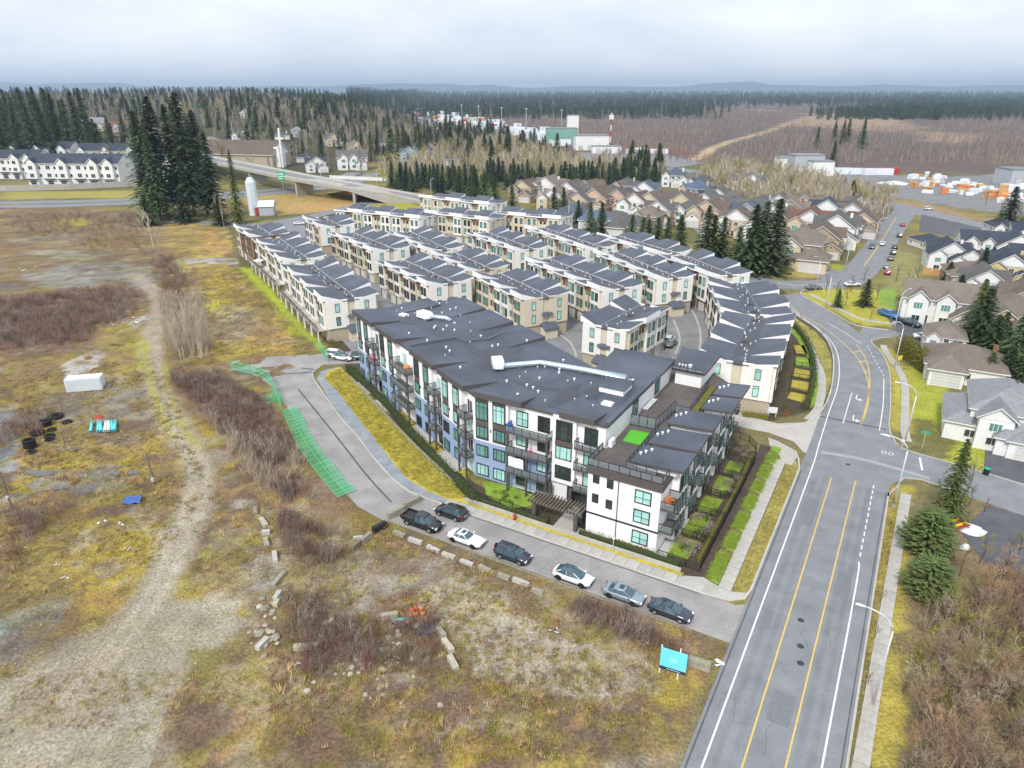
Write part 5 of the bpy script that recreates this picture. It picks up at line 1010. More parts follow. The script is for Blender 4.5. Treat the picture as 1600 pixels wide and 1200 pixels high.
# rows of white gabled terraces beyond the highway
def terrace(px, py, rot, n, s, lab, glass='glass_dark'):
    p = at(px, py); t = thing('terrace_row', lab, 'terrace', (p.x, p.y, gz(p.x, p.y)), R(rot), 'white terraces beyond the highway'); t.scale = (s, s, s); u = 6.0; Ln = n * u
    mb = MB(); mb.bb(0, Ln, 0, 11, 0, 8.4); mb.build('wall', 'wl_white', t)
    rb, tri = MB(), []; roof_wing(rb, 0, Ln, 0, 11, 8.5, 3.2, 'gx', tri=tri); rb.build('roof', ['rf_navy', 'frame_white'], t); [g_.build('gable', 'wl_white', t) for g_ in tri]
    for k in range(n):
        x = k * u
        if k % 2 == 0 or k == n - 1:
            mb = MB(); mb.bb(x + .6, x + 4.6, -1.2, 1, 0, 8.3); mb.build('bay', 'wl_white', t)
            rb, tri = MB(), []; roof_wing(rb, x + .6, x + 4.6, -1.2, 5, 8.45, 2.0, 'gy', .3, tri=tri); rb.build('gable_roof', ['rf_navy', 'frame_white'], t); [g_.build('gable', 'wl_white', t) for g_ in tri]
        f = -1.21 if (k % 2 == 0 or k == n - 1) else -.01
        for z_ in (3.4, 6.2): link('window', winmesh(1.7, 1.5, 2, 1, glass, 'frame_white'), t, (x + 2.6, f, z_), 0); link('window', winmesh(1.0, 1.3, 1, 1, glass, 'frame_white'), t, (x + 5.3, -.01, z_), 0)
        link('garage_door', winmesh(2.4, 2.2, 1, 3, 'glass_dark', 'frame_white'), t, (x + 2.6, f, .05), 0)
        mb = MB(); mb.bb(x + .4, x + 4.8, f - 1.0, f, 2.7, 2.9); mb.build('canopy', 'rf_navy', t)
    for y in (3, 8):
        for z_ in (3.4, 6.2): link('window', winmesh(1.0, 1.3, 1, 1, glass, 'frame_white'), t, (-.01, y, z_), -math.pi / 2)
    return t
terrace(48, 291, -3, 6, 1.55, 'front row of white gabled terraces behind the grey noise wall'); terrace(-60, 279, -4, 6, 1.5, 'white terrace row at the frame edge beyond the highway'); terrace(190, 286, 20, 4, 1.35, 'short white terrace row next to the tall firs'); terrace(20, 262, -3, 5, 1.5, 'second white terrace row showing only roofs and gables'); terrace(125, 264, 0, 5, 1.45, 'rear white terrace row below the wooded slope')
mb = MB(); mb.ribbon_wall(resample(W([(-120, 297), (10, 299), (110, 296), (215, 291)]), 20), .5, 0, 3.2); tag(mb.build('noise_wall', 'concrete'), 'long grey noise wall between highway verge and white terraces', 'wall')

# ------------------------------------------------------------------ overpass, church, silo
ov = thing('overpass', 'concrete road overpass crossing above the highway', 'bridge')
OP = [(300, 243, 9.5), (395, 262, 9.5), (470, 277, 9.2), (555, 292, 7.4), (610, 301, 4.5), (660, 311, 1.2), (705, 322, .05)]
op = [at(x, y, z) for x, y, z in OP]; mb = MB(); rings = []
for i, p in enumerate(op):
    d = (op[min(i + 1, len(op) - 1)] - op[max(i - 1, 0)]); d.z = 0; d.normalize(); n = Vector((-d.y, d.x, 0)) * 6.5; lo = Vector((0, 0, 1.3 if i < 4 else p.z + .4))
    rings.append([p + n, p - n, p - n - lo, p + n - lo])
mb.loft(rings); mb.build('deck', 'concrete', ov)
mb = MB(); mb.strip([(p.x, p.y) for p in op], 10.5, 0); k = 0
for i, p in enumerate(op): mb.v[2 * i] = (*mb.v[2 * i][:2], p.z + .03); mb.v[2 * i + 1] = (*mb.v[2 * i + 1][:2], p.z + .03)
mb.build('carriageway', 'asphalt', ov)
for sgn in (1, -1):
    mb = MB(); rg = []
    for i, p in enumerate(op):
        d = (op[min(i + 1, len(op) - 1)] - op[max(i - 1, 0)]); d.z = 0; d.normalize(); n = Vector((-d.y, d.x, 0)) * sgn
        rg.append([p + n * 6.5 + Vector((0, 0, -.2)), p + n * 6.5 + Vector((0, 0, .95)), p + n * 6.2 + Vector((0, 0, .95)), p + n * 6.2 + Vector((0, 0, .0))])
    mb.loft(rg); mb.build('parapet', 'concrete_pale', ov)
for i, tt in ((1, .1), (2, .05), (3, .0)):
    p = op[i].lerp(op[i + 1], tt); d = (op[i + 1] - op[i]); ang = math.atan2(d.y, d.x); mb = MB(); mb.box((p.x, p.y, p.z / 2 - .6), (1.2, 11, p.z - .9), ang); mb.build('pier', 'concrete', ov)
mb = MB(); c0 = at(590, 306); mb.add([(c0.x - 30, c0.y + 6, 0), (c0.x - 8, c0.y - 12, 0), (c0.x + 40, c0.y - 18, 0), (c0.x + 40, c0.y - 6, .6), (op[3].x - 4, op[3].y - 5, 5.4), (op[3].x - 4, op[3].y + 4, 5.4)], [(0, 1, 4, 5), (1, 2, 3, 4)]); struct(mb.build('embankment', 'verge'))
ch = thing('church', 'church with broad brown roof, white gable wall and tall white cross', 'church', at(392, 262) + Vector((0, 0, 2)), R(-12))
mb = MB(); mb.bb(-45, 18, 0, 26, -2, 7); mb.build('wall', 'tan', ch)
rb, tri = MB(), []; roof_wing(rb, -45, 18, 0, 26, 7, 9, 'gx', 1.0, .4, tri); rb.build('roof', ['rf_brown', 'frame_white'], ch); [g_.build('gable', 'wl_white', ch) for g_ in tri]
mb = MB(); mb.bb(16, 22, 4, 12, -2, 8); mb.bb(17, 21, 5, 11, 8, 12); mb.build('entrance_wing', 'wl_white', ch); mb = MB(); mb.bb(22.6, 23.8, 4, 5, -2, 25); mb.bb(20.2, 26.2, 4.2, 4.8, 17.5, 18.7); mb.build('cross', 'frame_white', ch)
si = thing('silo', 'white feed silo tower with red door and lean-to shed behind the firs', 'silo', at(398, 336), R(8))
mb = MB(); cyl(mb, 0, 0, 0, 14.5, 2.3, 8); cyl(mb, 0, 0, 14.5, 16.6, 2.3, 8, 0, 1.1); mb.build('tower', 'container', si); mb = MB(); mb.bb(2.4, 9, -2.5, 3, 0, 4.2); mb.build('shed', 'wl_grey', si)
rb, tri = MB(), []; roof_wing(rb, 2.4, 9, -2.5, 3, 4.2, 2.2, 'gx', tri=tri); rb.build('shed_roof', ['container', 'frame_white'], si); [g_.build('gable', 'wl_grey', si) for g_ in tri]; mb = MB(); mb.bb(1.0, 2.2, -3.1, -2.6, 0, 3.6); mb.build('door', 'red', si)
gs = thing('highway_sign', 'green highway sign on a pole below the overpass', 'sign', at(444, 304)); mb = MB(); cyl(mb, 0, 0, 0, 9, .16); mb.build('pole', 'steel', gs); mb = MB(); mb.bb(-2.3, 2.3, -.2, -.05, 7.6, 12); sp = mb.build('panel', 'sign_green', gs)
mb = MB(); mb.bb(-1.9, .9, -.24, -.2, 10.6, 11.2); mb.bb(-1.9, 1.4, -.24, -.2, 9.4, 9.9); mb.bb(-1.9, .2, -.24, -.2, 8.3, 8.8); mb.build('lettering', 'paint_white', sp)

# ------------------------------------------------------------------ far industry along the highway
def shed(px, py, w_, d, h, matn, lab, rot=0, cat='warehouse', roofm='rf_lite'):
    t = thing('warehouse', lab, cat, at(px, py), R(rot)); mb = MB(); mb.bb(-w_ / 2, w_ / 2, 0, d, 0, h); mb.build('wall', matn, t); mb = MB(); mb.bb(-w_ / 2 - .3, w_ / 2 + .3, -.3, d + .3, h, h + .5); mb.build('roof', roofm, t)
    for k in range(int(w_ / 9)): link('loading_door', winmesh(4, 4.2, 1, 5, 'garage', 'frame_dark'), t, (-w_ / 2 + 5 + k * 9, -.02, .1), 0)
    return t
shed(878, 224, 34, 22, 15, 'net_green', 'building under construction wrapped in green netting', 0, 'building'); shed(895, 212, 14, 14, 24, 'wl_white', 'white stair core rising behind the green-netted building', 0, 'building'); shed(925, 235, 32, 26, 13, 'wl_white', 'large white warehouse next to the green-netted building'); shed(948, 240, 26, 12, 6, 'wl_white', 'low white annex at the foot of the striped mast')
shed(1235, 265, 16, 12, 8, 'wl_white', 'small white shed in the yard across the road'); shed(1262, 272, 20, 14, 12, 'wl_grey', 'tall grey block building in the yard across the road'); shed(1285, 275, 14, 10, 9, 'wl_white', 'white cube shed at the end of the grey block'); shed(1595, 290, 14, 16, 9, 'wl_grey', 'grey shed at the timber yard edge')
mt = thing('radio_mast', 'red and white striped radio mast above the bog edge', 'mast', at(953, 232))
for k in range(6): mb = MB(); cyl(mb, 0, 0, k * 5.5, (k + 1) * 5.5, .75 - k * .05, 6); mb.build('mast_section', 'red' if k % 2 == 0 else 'paint_white', mt)
mb = MB(); mb.bb(-2, 2, -2, 2, 27, 31); mb.build('antenna_cluster', 'paint_white', mt)
rc = random.Random(5)
cont = [MB().bb(-6, 6, -1.25, 1.25, 0, 2.7).mesh('shipping_container', [m]) for m in ('red', 'plastic_white', 'container', 'orange')]
CL = ['rust-red shipping container stacked in the far yard along the highway', 'white shipping container stacked in the far yard along the highway', 'pale grey shipping container stacked in the far yard along the highway', 'orange shipping container stacked in the far yard along the highway']
CL2 = [c.replace('stacked in the far yard along the highway', 'in the yard across the road') for c in CL]
for k in range(250):
    tt = rc.random() ** 1.3; px = 600 + 290 * tt + rc.uniform(-14, 14); py = 166 + 58 * tt + rc.uniform(-9, 7); q = rc.choice((0, 1, 1, 1, 1, 2, 2, 2, 3)) if tt < .75 else rc.choice((1, 2, 2)); p = at(px, py); ly = rc.choice((0, 0, 1, 2))
    o = link('shipping_container', cont[q], None, (p.x, p.y, 0), rc.uniform(-.25, .1)); o.scale = (1.1, 1.7, 1.0 + .8 * ly); tag(o, CL[q], 'container', f'far {"red white grey orange".split()[q]} containers')
for px, py, q in ((1345, 272, 0), (1362, 273, 1), (1378, 273, 1), (1388, 272, 0), (1225, 262, 3), (1250, 260, 1), (1310, 272, 2), (990, 240, 2), (1000, 238, 1), (1012, 240, 2), (1022, 238, 0), (1032, 240, 1), (1330, 272, 2)):
    p = at(px, py); o = link('shipping_container', cont[q], None, (p.x, p.y, 0), rc.uniform(-.2, .2)); o.scale = (1.1, 1.4, 1.5); tag(o, CL2[q], 'container', f'{"red white grey orange".split()[q]} containers across the road')
def heap(px, py, r0, h, matn, lab, cat, seed=0, grp=None):
    q = random.Random(seed + int(px)); p = on(px, py); mb = MB(); rings = []
    for z, k in ((-.1, 1), (.35, .8), (.7, .5), (1, .12)): rings.append([(r0 * k * math.cos(t) * q.uniform(.8, 1.2), r0 * k * math.sin(t) * q.uniform(.8, 1.2) * .8, z * h * q.uniform(.85, 1.1)) for t in [2 * math.pi * i / 14 for i in range(14)]])
    mb.loft(rings); o = mb.build(cat.replace(' ', '_'), matn); o.location = p; tag(o, lab, cat, grp); return o
YL = {'plastic_white': 'white wrapped goods pile in the timber yard', 'orange': 'orange timber stack in the timber yard', 'container': 'pale blue covered stack in the timber yard', 'wood_new': 'tan lumber stack in the timber yard', 'red': 'red machine body parked in the timber yard'}
for k in range(74):
    u = rc.random(); px = 1420 + 190 * u + rc.uniform(-10, 10); py = 284 + 26 * u + rc.uniform(-13, 13); m_ = rc.choice(('plastic_white',) * 5 + ('orange', 'wood_new', 'wood_new', 'container')); p = at(px, py); mb = MB(); lx, ly, lz = rc.uniform(2, 7), rc.uniform(2, 4.5), rc.uniform(1.2, 3.4)
    n_ = rc.choice((1, 2, 3))
    for j in range(n_): mb.box((rc.uniform(-.2, .2), rc.uniform(-.2, .2), lz * (j + .5) / n_), (lx * rc.uniform(.75, 1), ly * rc.uniform(.75, 1), lz / n_ * .96), rc.uniform(-.1, .1))
    o = mb.build('goods_stack', m_); o.location = p; o.rotation_euler = (0, 0, rc.uniform(-.6, .6)); tag(o, YL[m_], 'stack', m_.replace('_', ' ') + ' stacks in the timber yard')
heap(1395, 287, 10, 1.6, 'container', 'long low pale tarpaulin-covered mound in the yard', 'covered mound')

# ------------------------------------------------------------------ trees and brush: meshes shared by all of a kind
def leafcards(mb, p, n, sz, q, flat=.6, m=0):
    for _ in range(n):
        c = p + Vector((q.gauss(0, 1), q.gauss(0, 1), q.gauss(0, .7))) * sz * .75; a = Vector((q.gauss(0, 1), q.gauss(0, 1), q.gauss(0, flat))).normalized() * sz * q.uniform(.6, 1.2); b = a.orthogonal().normalized() * sz * q.uniform(.3, .6)
        b.rotate(Matrix.Rotation(q.uniform(0, 3), 3, a.normalized())); mb.add([c - a * .5, c + b * .5, c + a * .6, c - b * .5], [(0, 1, 2, 3)], m)
def conifer_mesh(seed, h=12., rad=2.4, nb=130, base=.06, card=.5, per=7, ragged=.25, droop=.35, power=.85, bare=0.):
    q = random.Random(seed); mb = MB()
    for k in range(nb):
        t = base + (1 - base) * (k + q.random()) / nb; ln = rad * (1 - (t - base) / (1 - base)) ** power * q.uniform(1 - ragged, 1 + ragged * .6) + .12
        if bare and q.random() < bare: continue
        an = k * 2.4 + q.uniform(-.4, .4); d = Vector((math.cos(an), math.sin(an), 0)); z = t * h
        for s_ in range(per):
            u = (s_ + q.uniform(.3, 1)) / per; p = d * ln * u + Vector((0, 0, z - droop * ln * u * u + .15 * ln * u)); sd_ = Vector((-d.y, d.x, 0)); sz = card * (1.1 - .5 * u) * (.55 + .45 * (1 - t))
            out = (d + sd_ * q.uniform(-.9, .9) + Vector((0, 0, q.uniform(-.5, .25)))).normalized() * sz * 1.3; wv = out.cross(Vector((q.uniform(-.4, .4), q.uniform(-.4, .4), 1))).normalized() * sz * .55
            mb.add([p - out * .4, p + wv, p + out, p - wv], [(0, 1, 2, 3)])
    return mb.mesh('crown', ['conifer'])
def trunk_mesh(h, r, matn='bark'): mb = MB(); mb.tube([(0, 0, -.3), (0, 0, h * .5), (0.05, 0, h)], [r, r * .6, r * .1], 6); return mb.mesh('trunk', [matn])
CON = [conifer_mesh(s, 12, 3.5 + .3 * (s % 3), 150, .03, .85, 8, .3, .35, .8) for s in range(4)]; CONT = trunk_mesh(11.5, .22)
FIR = [conifer_mesh(20 + s, 40, 8.2, 270, .10, 1.7, 11, .6, .30, .60, .10) for s in range(3)]; FIRT = trunk_mesh(39, .55)
CED = [conifer_mesh(30 + s, 12, 3.4, 190, .03, .6, 9, .4, .55, .8) for s in range(2)]
for m_ in CED: m_.materials[0] = M['cedar']
mat('twig_rust', (.40, .24, .13), .95, .25, 3, rand=.25)
CYP = [conifer_mesh(40 + s, 6, 2.5, 420, .01, .38, 10, .24, -.30, .30) for s in range(2)]
for m_ in CYP: m_.materials[0] = M['cypress']
BLU = [m.copy() for m in CON[:2]]
for m_ in BLU: m_.materials[0] = M['conifer_blue']
def tree(name, label, cat, p, crown, trunk, s, group=None, sx=1., rz=None):
    t = thing(name, label, cat, p, rnd.uniform(0, 6.28) if rz is None else rz, group); t.scale = (s * sx, s * sx, s)
    if trunk: link('trunk', trunk, t)
    link('crown', crown, t); return t
def bare_mesh(seed, h=10., spread=.5, mats=('bark_pale', 'twig_tan'), levels=3, up=.8, nb=7, stems=1, thin=1., fine=5):
    q = random.Random(seed); mb = MB()
    def branch(p, d, ln, r, lv):
        e = p + d * ln; mid = p + d * ln * .5 + Vector((q.uniform(-.06, .06), q.uniform(-.06, .06), 0)) * ln
        mb.tube([p, mid, e], [r, r * .75, r * .45], 3, 0 if lv < 2 else 1, False)
        if lv >= levels: return
        for k in range(nb if lv < levels - 1 else fine):
            u = .25 + .75 * (k + q.random()) / (nb if lv < levels - 1 else fine); c = p.lerp(e, u); a = q.uniform(0, 6.28)
            d2 = (d * up + (Vector((math.cos(a), math.sin(a), q.uniform(0, .35)))) * spread).normalized(); branch(c, d2, ln * q.uniform(.32, .52) * (1.15 - .5 * u), r * .45, lv + 1)
    for s_ in range(stems):
        a = q.uniform(0, 6.28); l = 0 if stems == 1 else q.uniform(.05, .3); branch(Vector((q.uniform(-.4, .4) if stems > 1 else 0, q.uniform(-.4, .4) if stems > 1 else 0, -.2)), Vector((math.cos(a) * l, math.sin(a) * l, 1)).normalized(), h * q.uniform(.8, 1.05) * .8, h * .011 * thin, 0)
    return mb.mesh('branches', list(mats))
BARE = [bare_mesh(s, 10, .55, nb=8) for s in range(3)]
ALD = [bare_mesh(10 + s, 10, .38, nb=9, up=1.0, fine=6) for s in range(3)]
GRYT = [bare_mesh(20 + s, 6, .7, ('bark', 'twig_grey'), nb=8, fine=6, thin=1.4) for s in range(2)]
STEMS = [bare_mesh(30 + s, 9, .3, nb=5, up=1.1, stems=7, thin=.7, fine=4) for s in range(2)]
SMALL = [bare_mesh(36 + s, 4, .6, ('bark', 'twig_red'), nb=6, fine=4, thin=1.3) for s in range(2)]
def brush_mesh(seed, n=26, h=1.6, mats=('twig_brown',), spread=.5, w_=.022, sub=3):
    q = random.Random(seed); mb = MB()
    for k in range(n):
        a = q.uniform(0, 6.28); o = Vector((q.gauss(0, .35), q.gauss(0, .35), -.05)); d = Vector((math.cos(a) * q.uniform(0, spread), math.sin(a) * q.uniform(0, spread), 1)).normalized(); ln = h * q.uniform(.5, 1.1)
        def blade(p, d_, l_, ww):
            s_ = d_.cross(Vector((q.uniform(-1, 1), q.uniform(-1, 1), .3))).normalized() * ww; mb.add([p - s_, p + s_, p + d_ * l_], [(0, 1, 2)])
        blade(o, d, ln, w_)
        for j in range(sub):
            u = q.uniform(.3, .9); a2 = q.uniform(0, 6.28); blade(o + d * ln * u, (d + Vector((math.cos(a2), math.sin(a2), .2)) * .7).normalized(), ln * q.uniform(.25, .5), w_ * .7)
    return mb.mesh('brush', list(mats))
def tuft_mesh(seed, matn, n=14, h=.35, w_=.03):
    q = random.Random(seed); mb = MB()
    for k in range(n):
        a = q.uniform(0, 6.28); o = Vector((q.gauss(0, .14), q.gauss(0, .14), -.03)); d = Vector((math.cos(a) * q.uniform(.2, .9), math.sin(a) * q.uniform(.2, .9), 1)).normalized() * h * q.uniform(.6, 1.2); s_ = Vector((-d.y, d.x, 0)).normalized() * w_; mb.add([o - s_, o + s_, o + d], [(0, 1, 2)])
    return mb.mesh('tuft', [matn])
def card_bush(seed, matn, r=.6, n=150, sz=.16, sq=.75):
    q = random.Random(seed); mb = MB()
    for k in range(n):
        v = Vector((q.gauss(0, 1), q.gauss(0, 1), q.gauss(0, 1))).normalized() * r * q.uniform(.65, 1.05); v.z = abs(v.z) * sq * 1.2 if v.z > -.3 else v.z * .3 + .3; leafcards(mb, v + Vector((0, 0, .1)), 1, sz, q, 1)
    return mb.mesh('foliage', [matn])
BUSH = {m_: [card_bush(s, m_) for s in range(2)] for m_ in ('hedge', 'hedge_olive', 'rust_leaf', 'twig_grey', 'cypress')}

# scatter: points carrying turn, size and pick of prototype
def scatter(name, label, cat, pts, protos, smin, smax, seed=1, sz_y=None, tilt=0.):
    q = random.Random(seed); col_ = bpy.data.collections.new(name + '_kinds')
    for i, me in enumerate(protos): o = bpy.data.objects.new(f'{name}_kind', me); col_.objects.link(o)
    me = bpy.data.meshes.new(name); me.from_pydata([tuple(p) for p in pts], [], []); n = len(pts)
    a = me.attributes.new('turn', 'FLOAT_VECTOR', 'POINT'); a.data.foreach_set('vector', np.array([(q.gauss(0, tilt), q.gauss(0, tilt), q.uniform(0, 6.28)) for _ in range(n)], np.float32).ravel())
    sc_ = [q.uniform(smin, smax) if not callable(smin) else smin(p, q) for p in pts]
    a = me.attributes.new('size', 'FLOAT', 'POINT'); a.data.foreach_set('value', np.array(sc_, np.float32)); a = me.attributes.new('pick', 'INT', 'POINT'); a.data.foreach_set('value', np.array([q.randrange(len(protos)) for _ in range(n)], np.int32))
    ob = link(name, me); g = bpy.data.node_groups.new(name, 'GeometryNodeTree'); g.interface.new_socket('Geometry', in_out='INPUT', socket_type='NodeSocketGeometry'); g.interface.new_socket('Geometry', in_out='OUTPUT', socket_type='NodeSocketGeometry')
    N = g.nodes.new; gi, go = N('NodeGroupInput'), N('NodeGroupOutput'); ip = N('GeometryNodeInstanceOnPoints'); ci = N('GeometryNodeCollectionInfo'); ci.inputs['Collection'].default_value = col_; ci.inputs['Separate Children'].default_value = True; ci.inputs['Reset Children'].default_value = True; ip.inputs['Pick Instance'].default_value = True
    def attr(nm, dt): x = N('GeometryNodeInputNamedAttribute'); x.data_type = dt; x.inputs['Name'].default_value = nm; return x.outputs['Attribute']
    l = g.links.new; l(gi.outputs[0], ip.inputs['Points']); l(ci.outputs[0], ip.inputs['Instance']); l(attr('pick', 'INT'), ip.inputs['Instance Index']); l(attr('turn', 'FLOAT_VECTOR'), ip.inputs['Rotation']); l(attr('size', 'FLOAT'), ip.inputs['Scale']); l(ip.outputs[0], go.inputs[0])
    md = ob.modifiers.new('scatter', 'NODES'); md.node_group = g; return stuff(ob, label, cat)
def in_poly(x, y, poly):
    c = False; n = len(poly)
    for i in range(n):
        a, b = poly[i], poly[i - 1]
        if (a[1] > y) != (b[1] > y) and x < (b[0] - a[0]) * (y - a[1]) / (b[1] - a[1]) + a[0]: c = not c
    return c
def fill(px, n, seed, wpoly=None, patch=0., edge=0., soil=False):
    """n points in a polygon; patch thins them by noise, edge feathers the border, soil keeps off bare gravel"""
    poly = wpoly or pxs(px); q = np.random.RandomState(seed); xs_ = [p[0] for p in poly]; ys_ = [p[1] for p in poly]; out = []
    for _ in range(12):
        x = q.uniform(min(xs_), max(xs_), n * 3); y = q.uniform(min(ys_), max(ys_), n * 3); ins = np.zeros(len(x), bool); d = np.full(len(x), 1e9)
        for i in range(len(poly)):
            ax, ay = poly[i][:2]; bx, by = poly[i - 1][:2]; ex, ey = bx - ax, by - ay
            if ay != by: ins ^= ((ay > y) != (by > y)) & (x < ex * (y - ay) / (by - ay) + ax)
            t = np.clip(((x - ax) * ex + (y - ay) * ey) / (ex * ex + ey * ey + 1e-9), 0, 1); d = np.minimum(d, np.hypot(x - ax - ex * t, y - ay - ey * t))
        pr = np.ones(len(x))
        if patch: pr *= np.clip((fbm(x, y, 6, seed) - .5 + (1 - patch) * .35) / .14, .04, 1)
        if edge: pr *= np.clip(d / edge, .05, 1)
        k = ins & (q.rand(len(x)) < pr)
        for a, b in zip(x[k], y[k]):
            if soil:
                ii_ = min(max(int(np.searchsorted(gx, a)) - 1, 0), NX - 2); jj_ = min(max(int(np.searchsorted(gy, b)) - 1, 0), NY - 2); c = col[jj_ * NX + ii_]
                if c[0] - c[2] < .10 and q.rand() < .9: continue
            out.append(Vector((a, b, gz(a, b))))
            if len(out) >= n: return out
    return out
def clump(pts, n, sd_, seed):
    q = random.Random(seed); out = []
    for p in pts:
        for _ in range(n): x, y = p.x + q.gauss(0, sd_), p.y + q.gauss(0, sd_); out.append(Vector((x, y, gz(x, y))))
    return out
BR = [bare_mesh(80 + s, 1.9, .75, (('twig_brown', 'twig_brown'), ('twig_red', 'twig_brown'), ('bark', 'twig_brown'), ('twig_brown', 'twig_grey'))[s], levels=2, nb=5, up=.9, stems=6, thin=.75, fine=5) for s in range(4)]; BRG = [brush_mesh(10 + s, mats=('twig_grey',)) for s in range(2)]; BRT = [brush_mesh(20 + s, 22, 2.2, ('twig_tan',), .35) for s in range(2)]
# vacant lot: thickets, grey-brown scrub, tall pale saplings, tufts
thick = fill([(-100, 470), (60, 462), (200, 448), (232, 462), (210, 500), (120, 540), (0, 556), (-100, 560)], 2500, 1, None, .2, 6) + fill([(255, 590), (345, 582), (415, 625), (462, 700), (495, 785), (432, 785), (385, 720), (305, 640)], 1500, 2, None, .3, 3) + fill([(230, 400), (275, 400), (300, 440), (300, 545), (262, 545), (248, 470)], 420, 3, None, .4, 3) + fill([(430, 800), (520, 830), (560, 880), (470, 905), (440, 860)], 170, 4, None, .6, 3) + fill([(440, 930), (640, 925), (700, 960), (690, 1060), (420, 1060)], 260, 5, None, .7, 3) + fill([(-60, 690), (50, 640), (110, 640), (60, 700), (-60, 760)], 120, 6, None, .6, 3) + fill([(0, 335), (220, 335), (245, 400), (120, 390), (0, 360)], 420, 7, None, .5, 4) + fill([(870, 925), (1080, 1010), (1060, 1040), (900, 970)], 150, 8, None, .5, 1) + fill([(0, 800), (120, 790), (60, 850), (0, 900)], 60, 18, None, .6, 2)
scatter('scrub', 'leafless brown scrub and saplings spread across the vacant lot', 'scrub', thick, BR + BRG[:1], .6, 1.5, 3, tilt=.1)
grey_ = fill([(248, 470), (318, 470), (330, 555), (262, 556)], 260, 9) + fill([(330, 660), (470, 720), (500, 780), (400, 770)], 60, 10)
scatter('sapling_thicket', 'pale upright saplings crowding the track side and fence line', 'saplings', grey_, BRT, .7, 1.7, 5, tilt=.06)
tuf = fill([(-60, 600), (250, 560), (330, 760), (230, 900), (0, 960), (-60, 900)], 2600, 12, None, .6, 0, True) + fill([(420, 800), (620, 830), (900, 930), (1060, 1040), (1000, 1190), (420, 1190)], 3000, 13, None, .7, 0, True) + fill([(290, 420), (370, 415), (500, 552), (340, 560)], 1300, 14, None, .5, 0, True) + fill([(0, 1050), (400, 1050), (400, 1190), (-60, 1190)], 260, 15, None, .7, 0, True)
scatter('grass_tufts', 'dry and mossy grass tufts on the vacant lot', 'grass', tuf, [tuft_mesh(1, 'grass_dry'), tuft_mesh(2, 'grass_moss'), tuft_mesh(3, 'grass_moss', 18, .25), tuft_mesh(4, 'twig_brown', 16, .4, .02)], .5, 1.5, 7)
wc = fill([(-60, 590), (250, 560), (330, 760), (230, 900), (0, 960), (-60, 900)], 420, 61, None, .7, 0, True) + fill([(420, 800), (620, 830), (900, 930), (1060, 1040), (1000, 1190), (420, 1190)], 520, 62, None, .7, 0, True) + fill([(290, 420), (370, 415), (500, 552), (340, 560)], 160, 63, None, .7) + fill([(250, 770), (420, 790), (430, 920), (300, 920)], 120, 64, None, .6)
scatter('weed_clumps', 'separate weed, moss and bramble clumps on the vacant lot', 'weeds', wc, [card_bush(101, 'grass_moss', .38, 40, .14, .5), card_bush(102, 'twig_brown', .42, 44, .16, .6), card_bush(103, 'hedge_olive', .34, 36, .13, .5), tuft_mesh(104, 'grass_dry', 36, .6, .028), card_bush(105, 'twig_red', .34, 34, .13, .6)], .5, 1.5, 21)
ps = fill([(-60, 1050), (170, 970), (330, 900), (440, 880), (400, 1010), (290, 1060), (250, 1200), (-60, 1250)], 700, 65, None, .5) + fill([(640, 925), (800, 925), (840, 985), (1040, 1060), (760, 1060)], 420, 66, None, .5) + fill([(240, 600), (300, 690), (320, 760), (270, 860), (250, 850), (300, 760), (270, 690)], 160, 67)
pm_ = []
for k_ in range(3):
    q_ = random.Random(k_ + 200); m_ = MB(); m_.loft([[(a_ * math.cos(t) * q_.uniform(.7, 1.2), a_ * math.sin(t) * q_.uniform(.7, 1.2), z_) for t in [1.05 * i for i in range(6)]] for z_, a_ in ((-.05, .8), (.2, 1), (.55, .5))]); pm_.append(m_.mesh('stone', [('rubble', 'rubble', 'concrete_mossy')[k_]]))
scatter('gravel_stones', 'loose stones on the gravel and dirt track', 'gravel', ps, pm_, .04, .13, 22)
gp = fill([(508, 592), (530, 576), (735, 780), (700, 780), (638, 748), (580, 678), (528, 612)], 4200, 16); gp = [Vector((p.x, p.y, .12)) for p in gp]
scatter('bank_grass', 'yellow-green grass on the bank beside the apartment hedge', 'grass', gp, [tuft_mesh(5, 'lawn_yellow', 14, .22), tuft_mesh(6, 'grass_moss', 12, .2)], .5, 1.2, 8)
drg = clump([on(*p) for p in ((50, 720), (62, 725), (75, 712), (190, 745), (215, 755), (118, 752), (140, 560), (180, 540), (100, 748))], 9, .5, 17)
scatter('dry_reeds', 'straw-coloured reed clumps round the puddled ground', 'reeds', drg, [tuft_mesh(8, 'grass_dry', 40, .9, .025)], .7, 1.3, 9)
vg = [AB(rnd.uniform(19.1, 20.6), rnd.uniform(-1.5, 31), .09) for _ in range(900)] + [AB(rnd.uniform(33.1, 34.4), rnd.uniform(-25, 31), .03) for _ in range(1300)]
scatter('verge_grass', 'patchy winter grass on the road verges', 'grass', vg, [tuft_mesh(9, 'grass_moss', 12, .2), tuft_mesh(10, 'grass_dry', 10, .18)], .6, 1.2, 10)
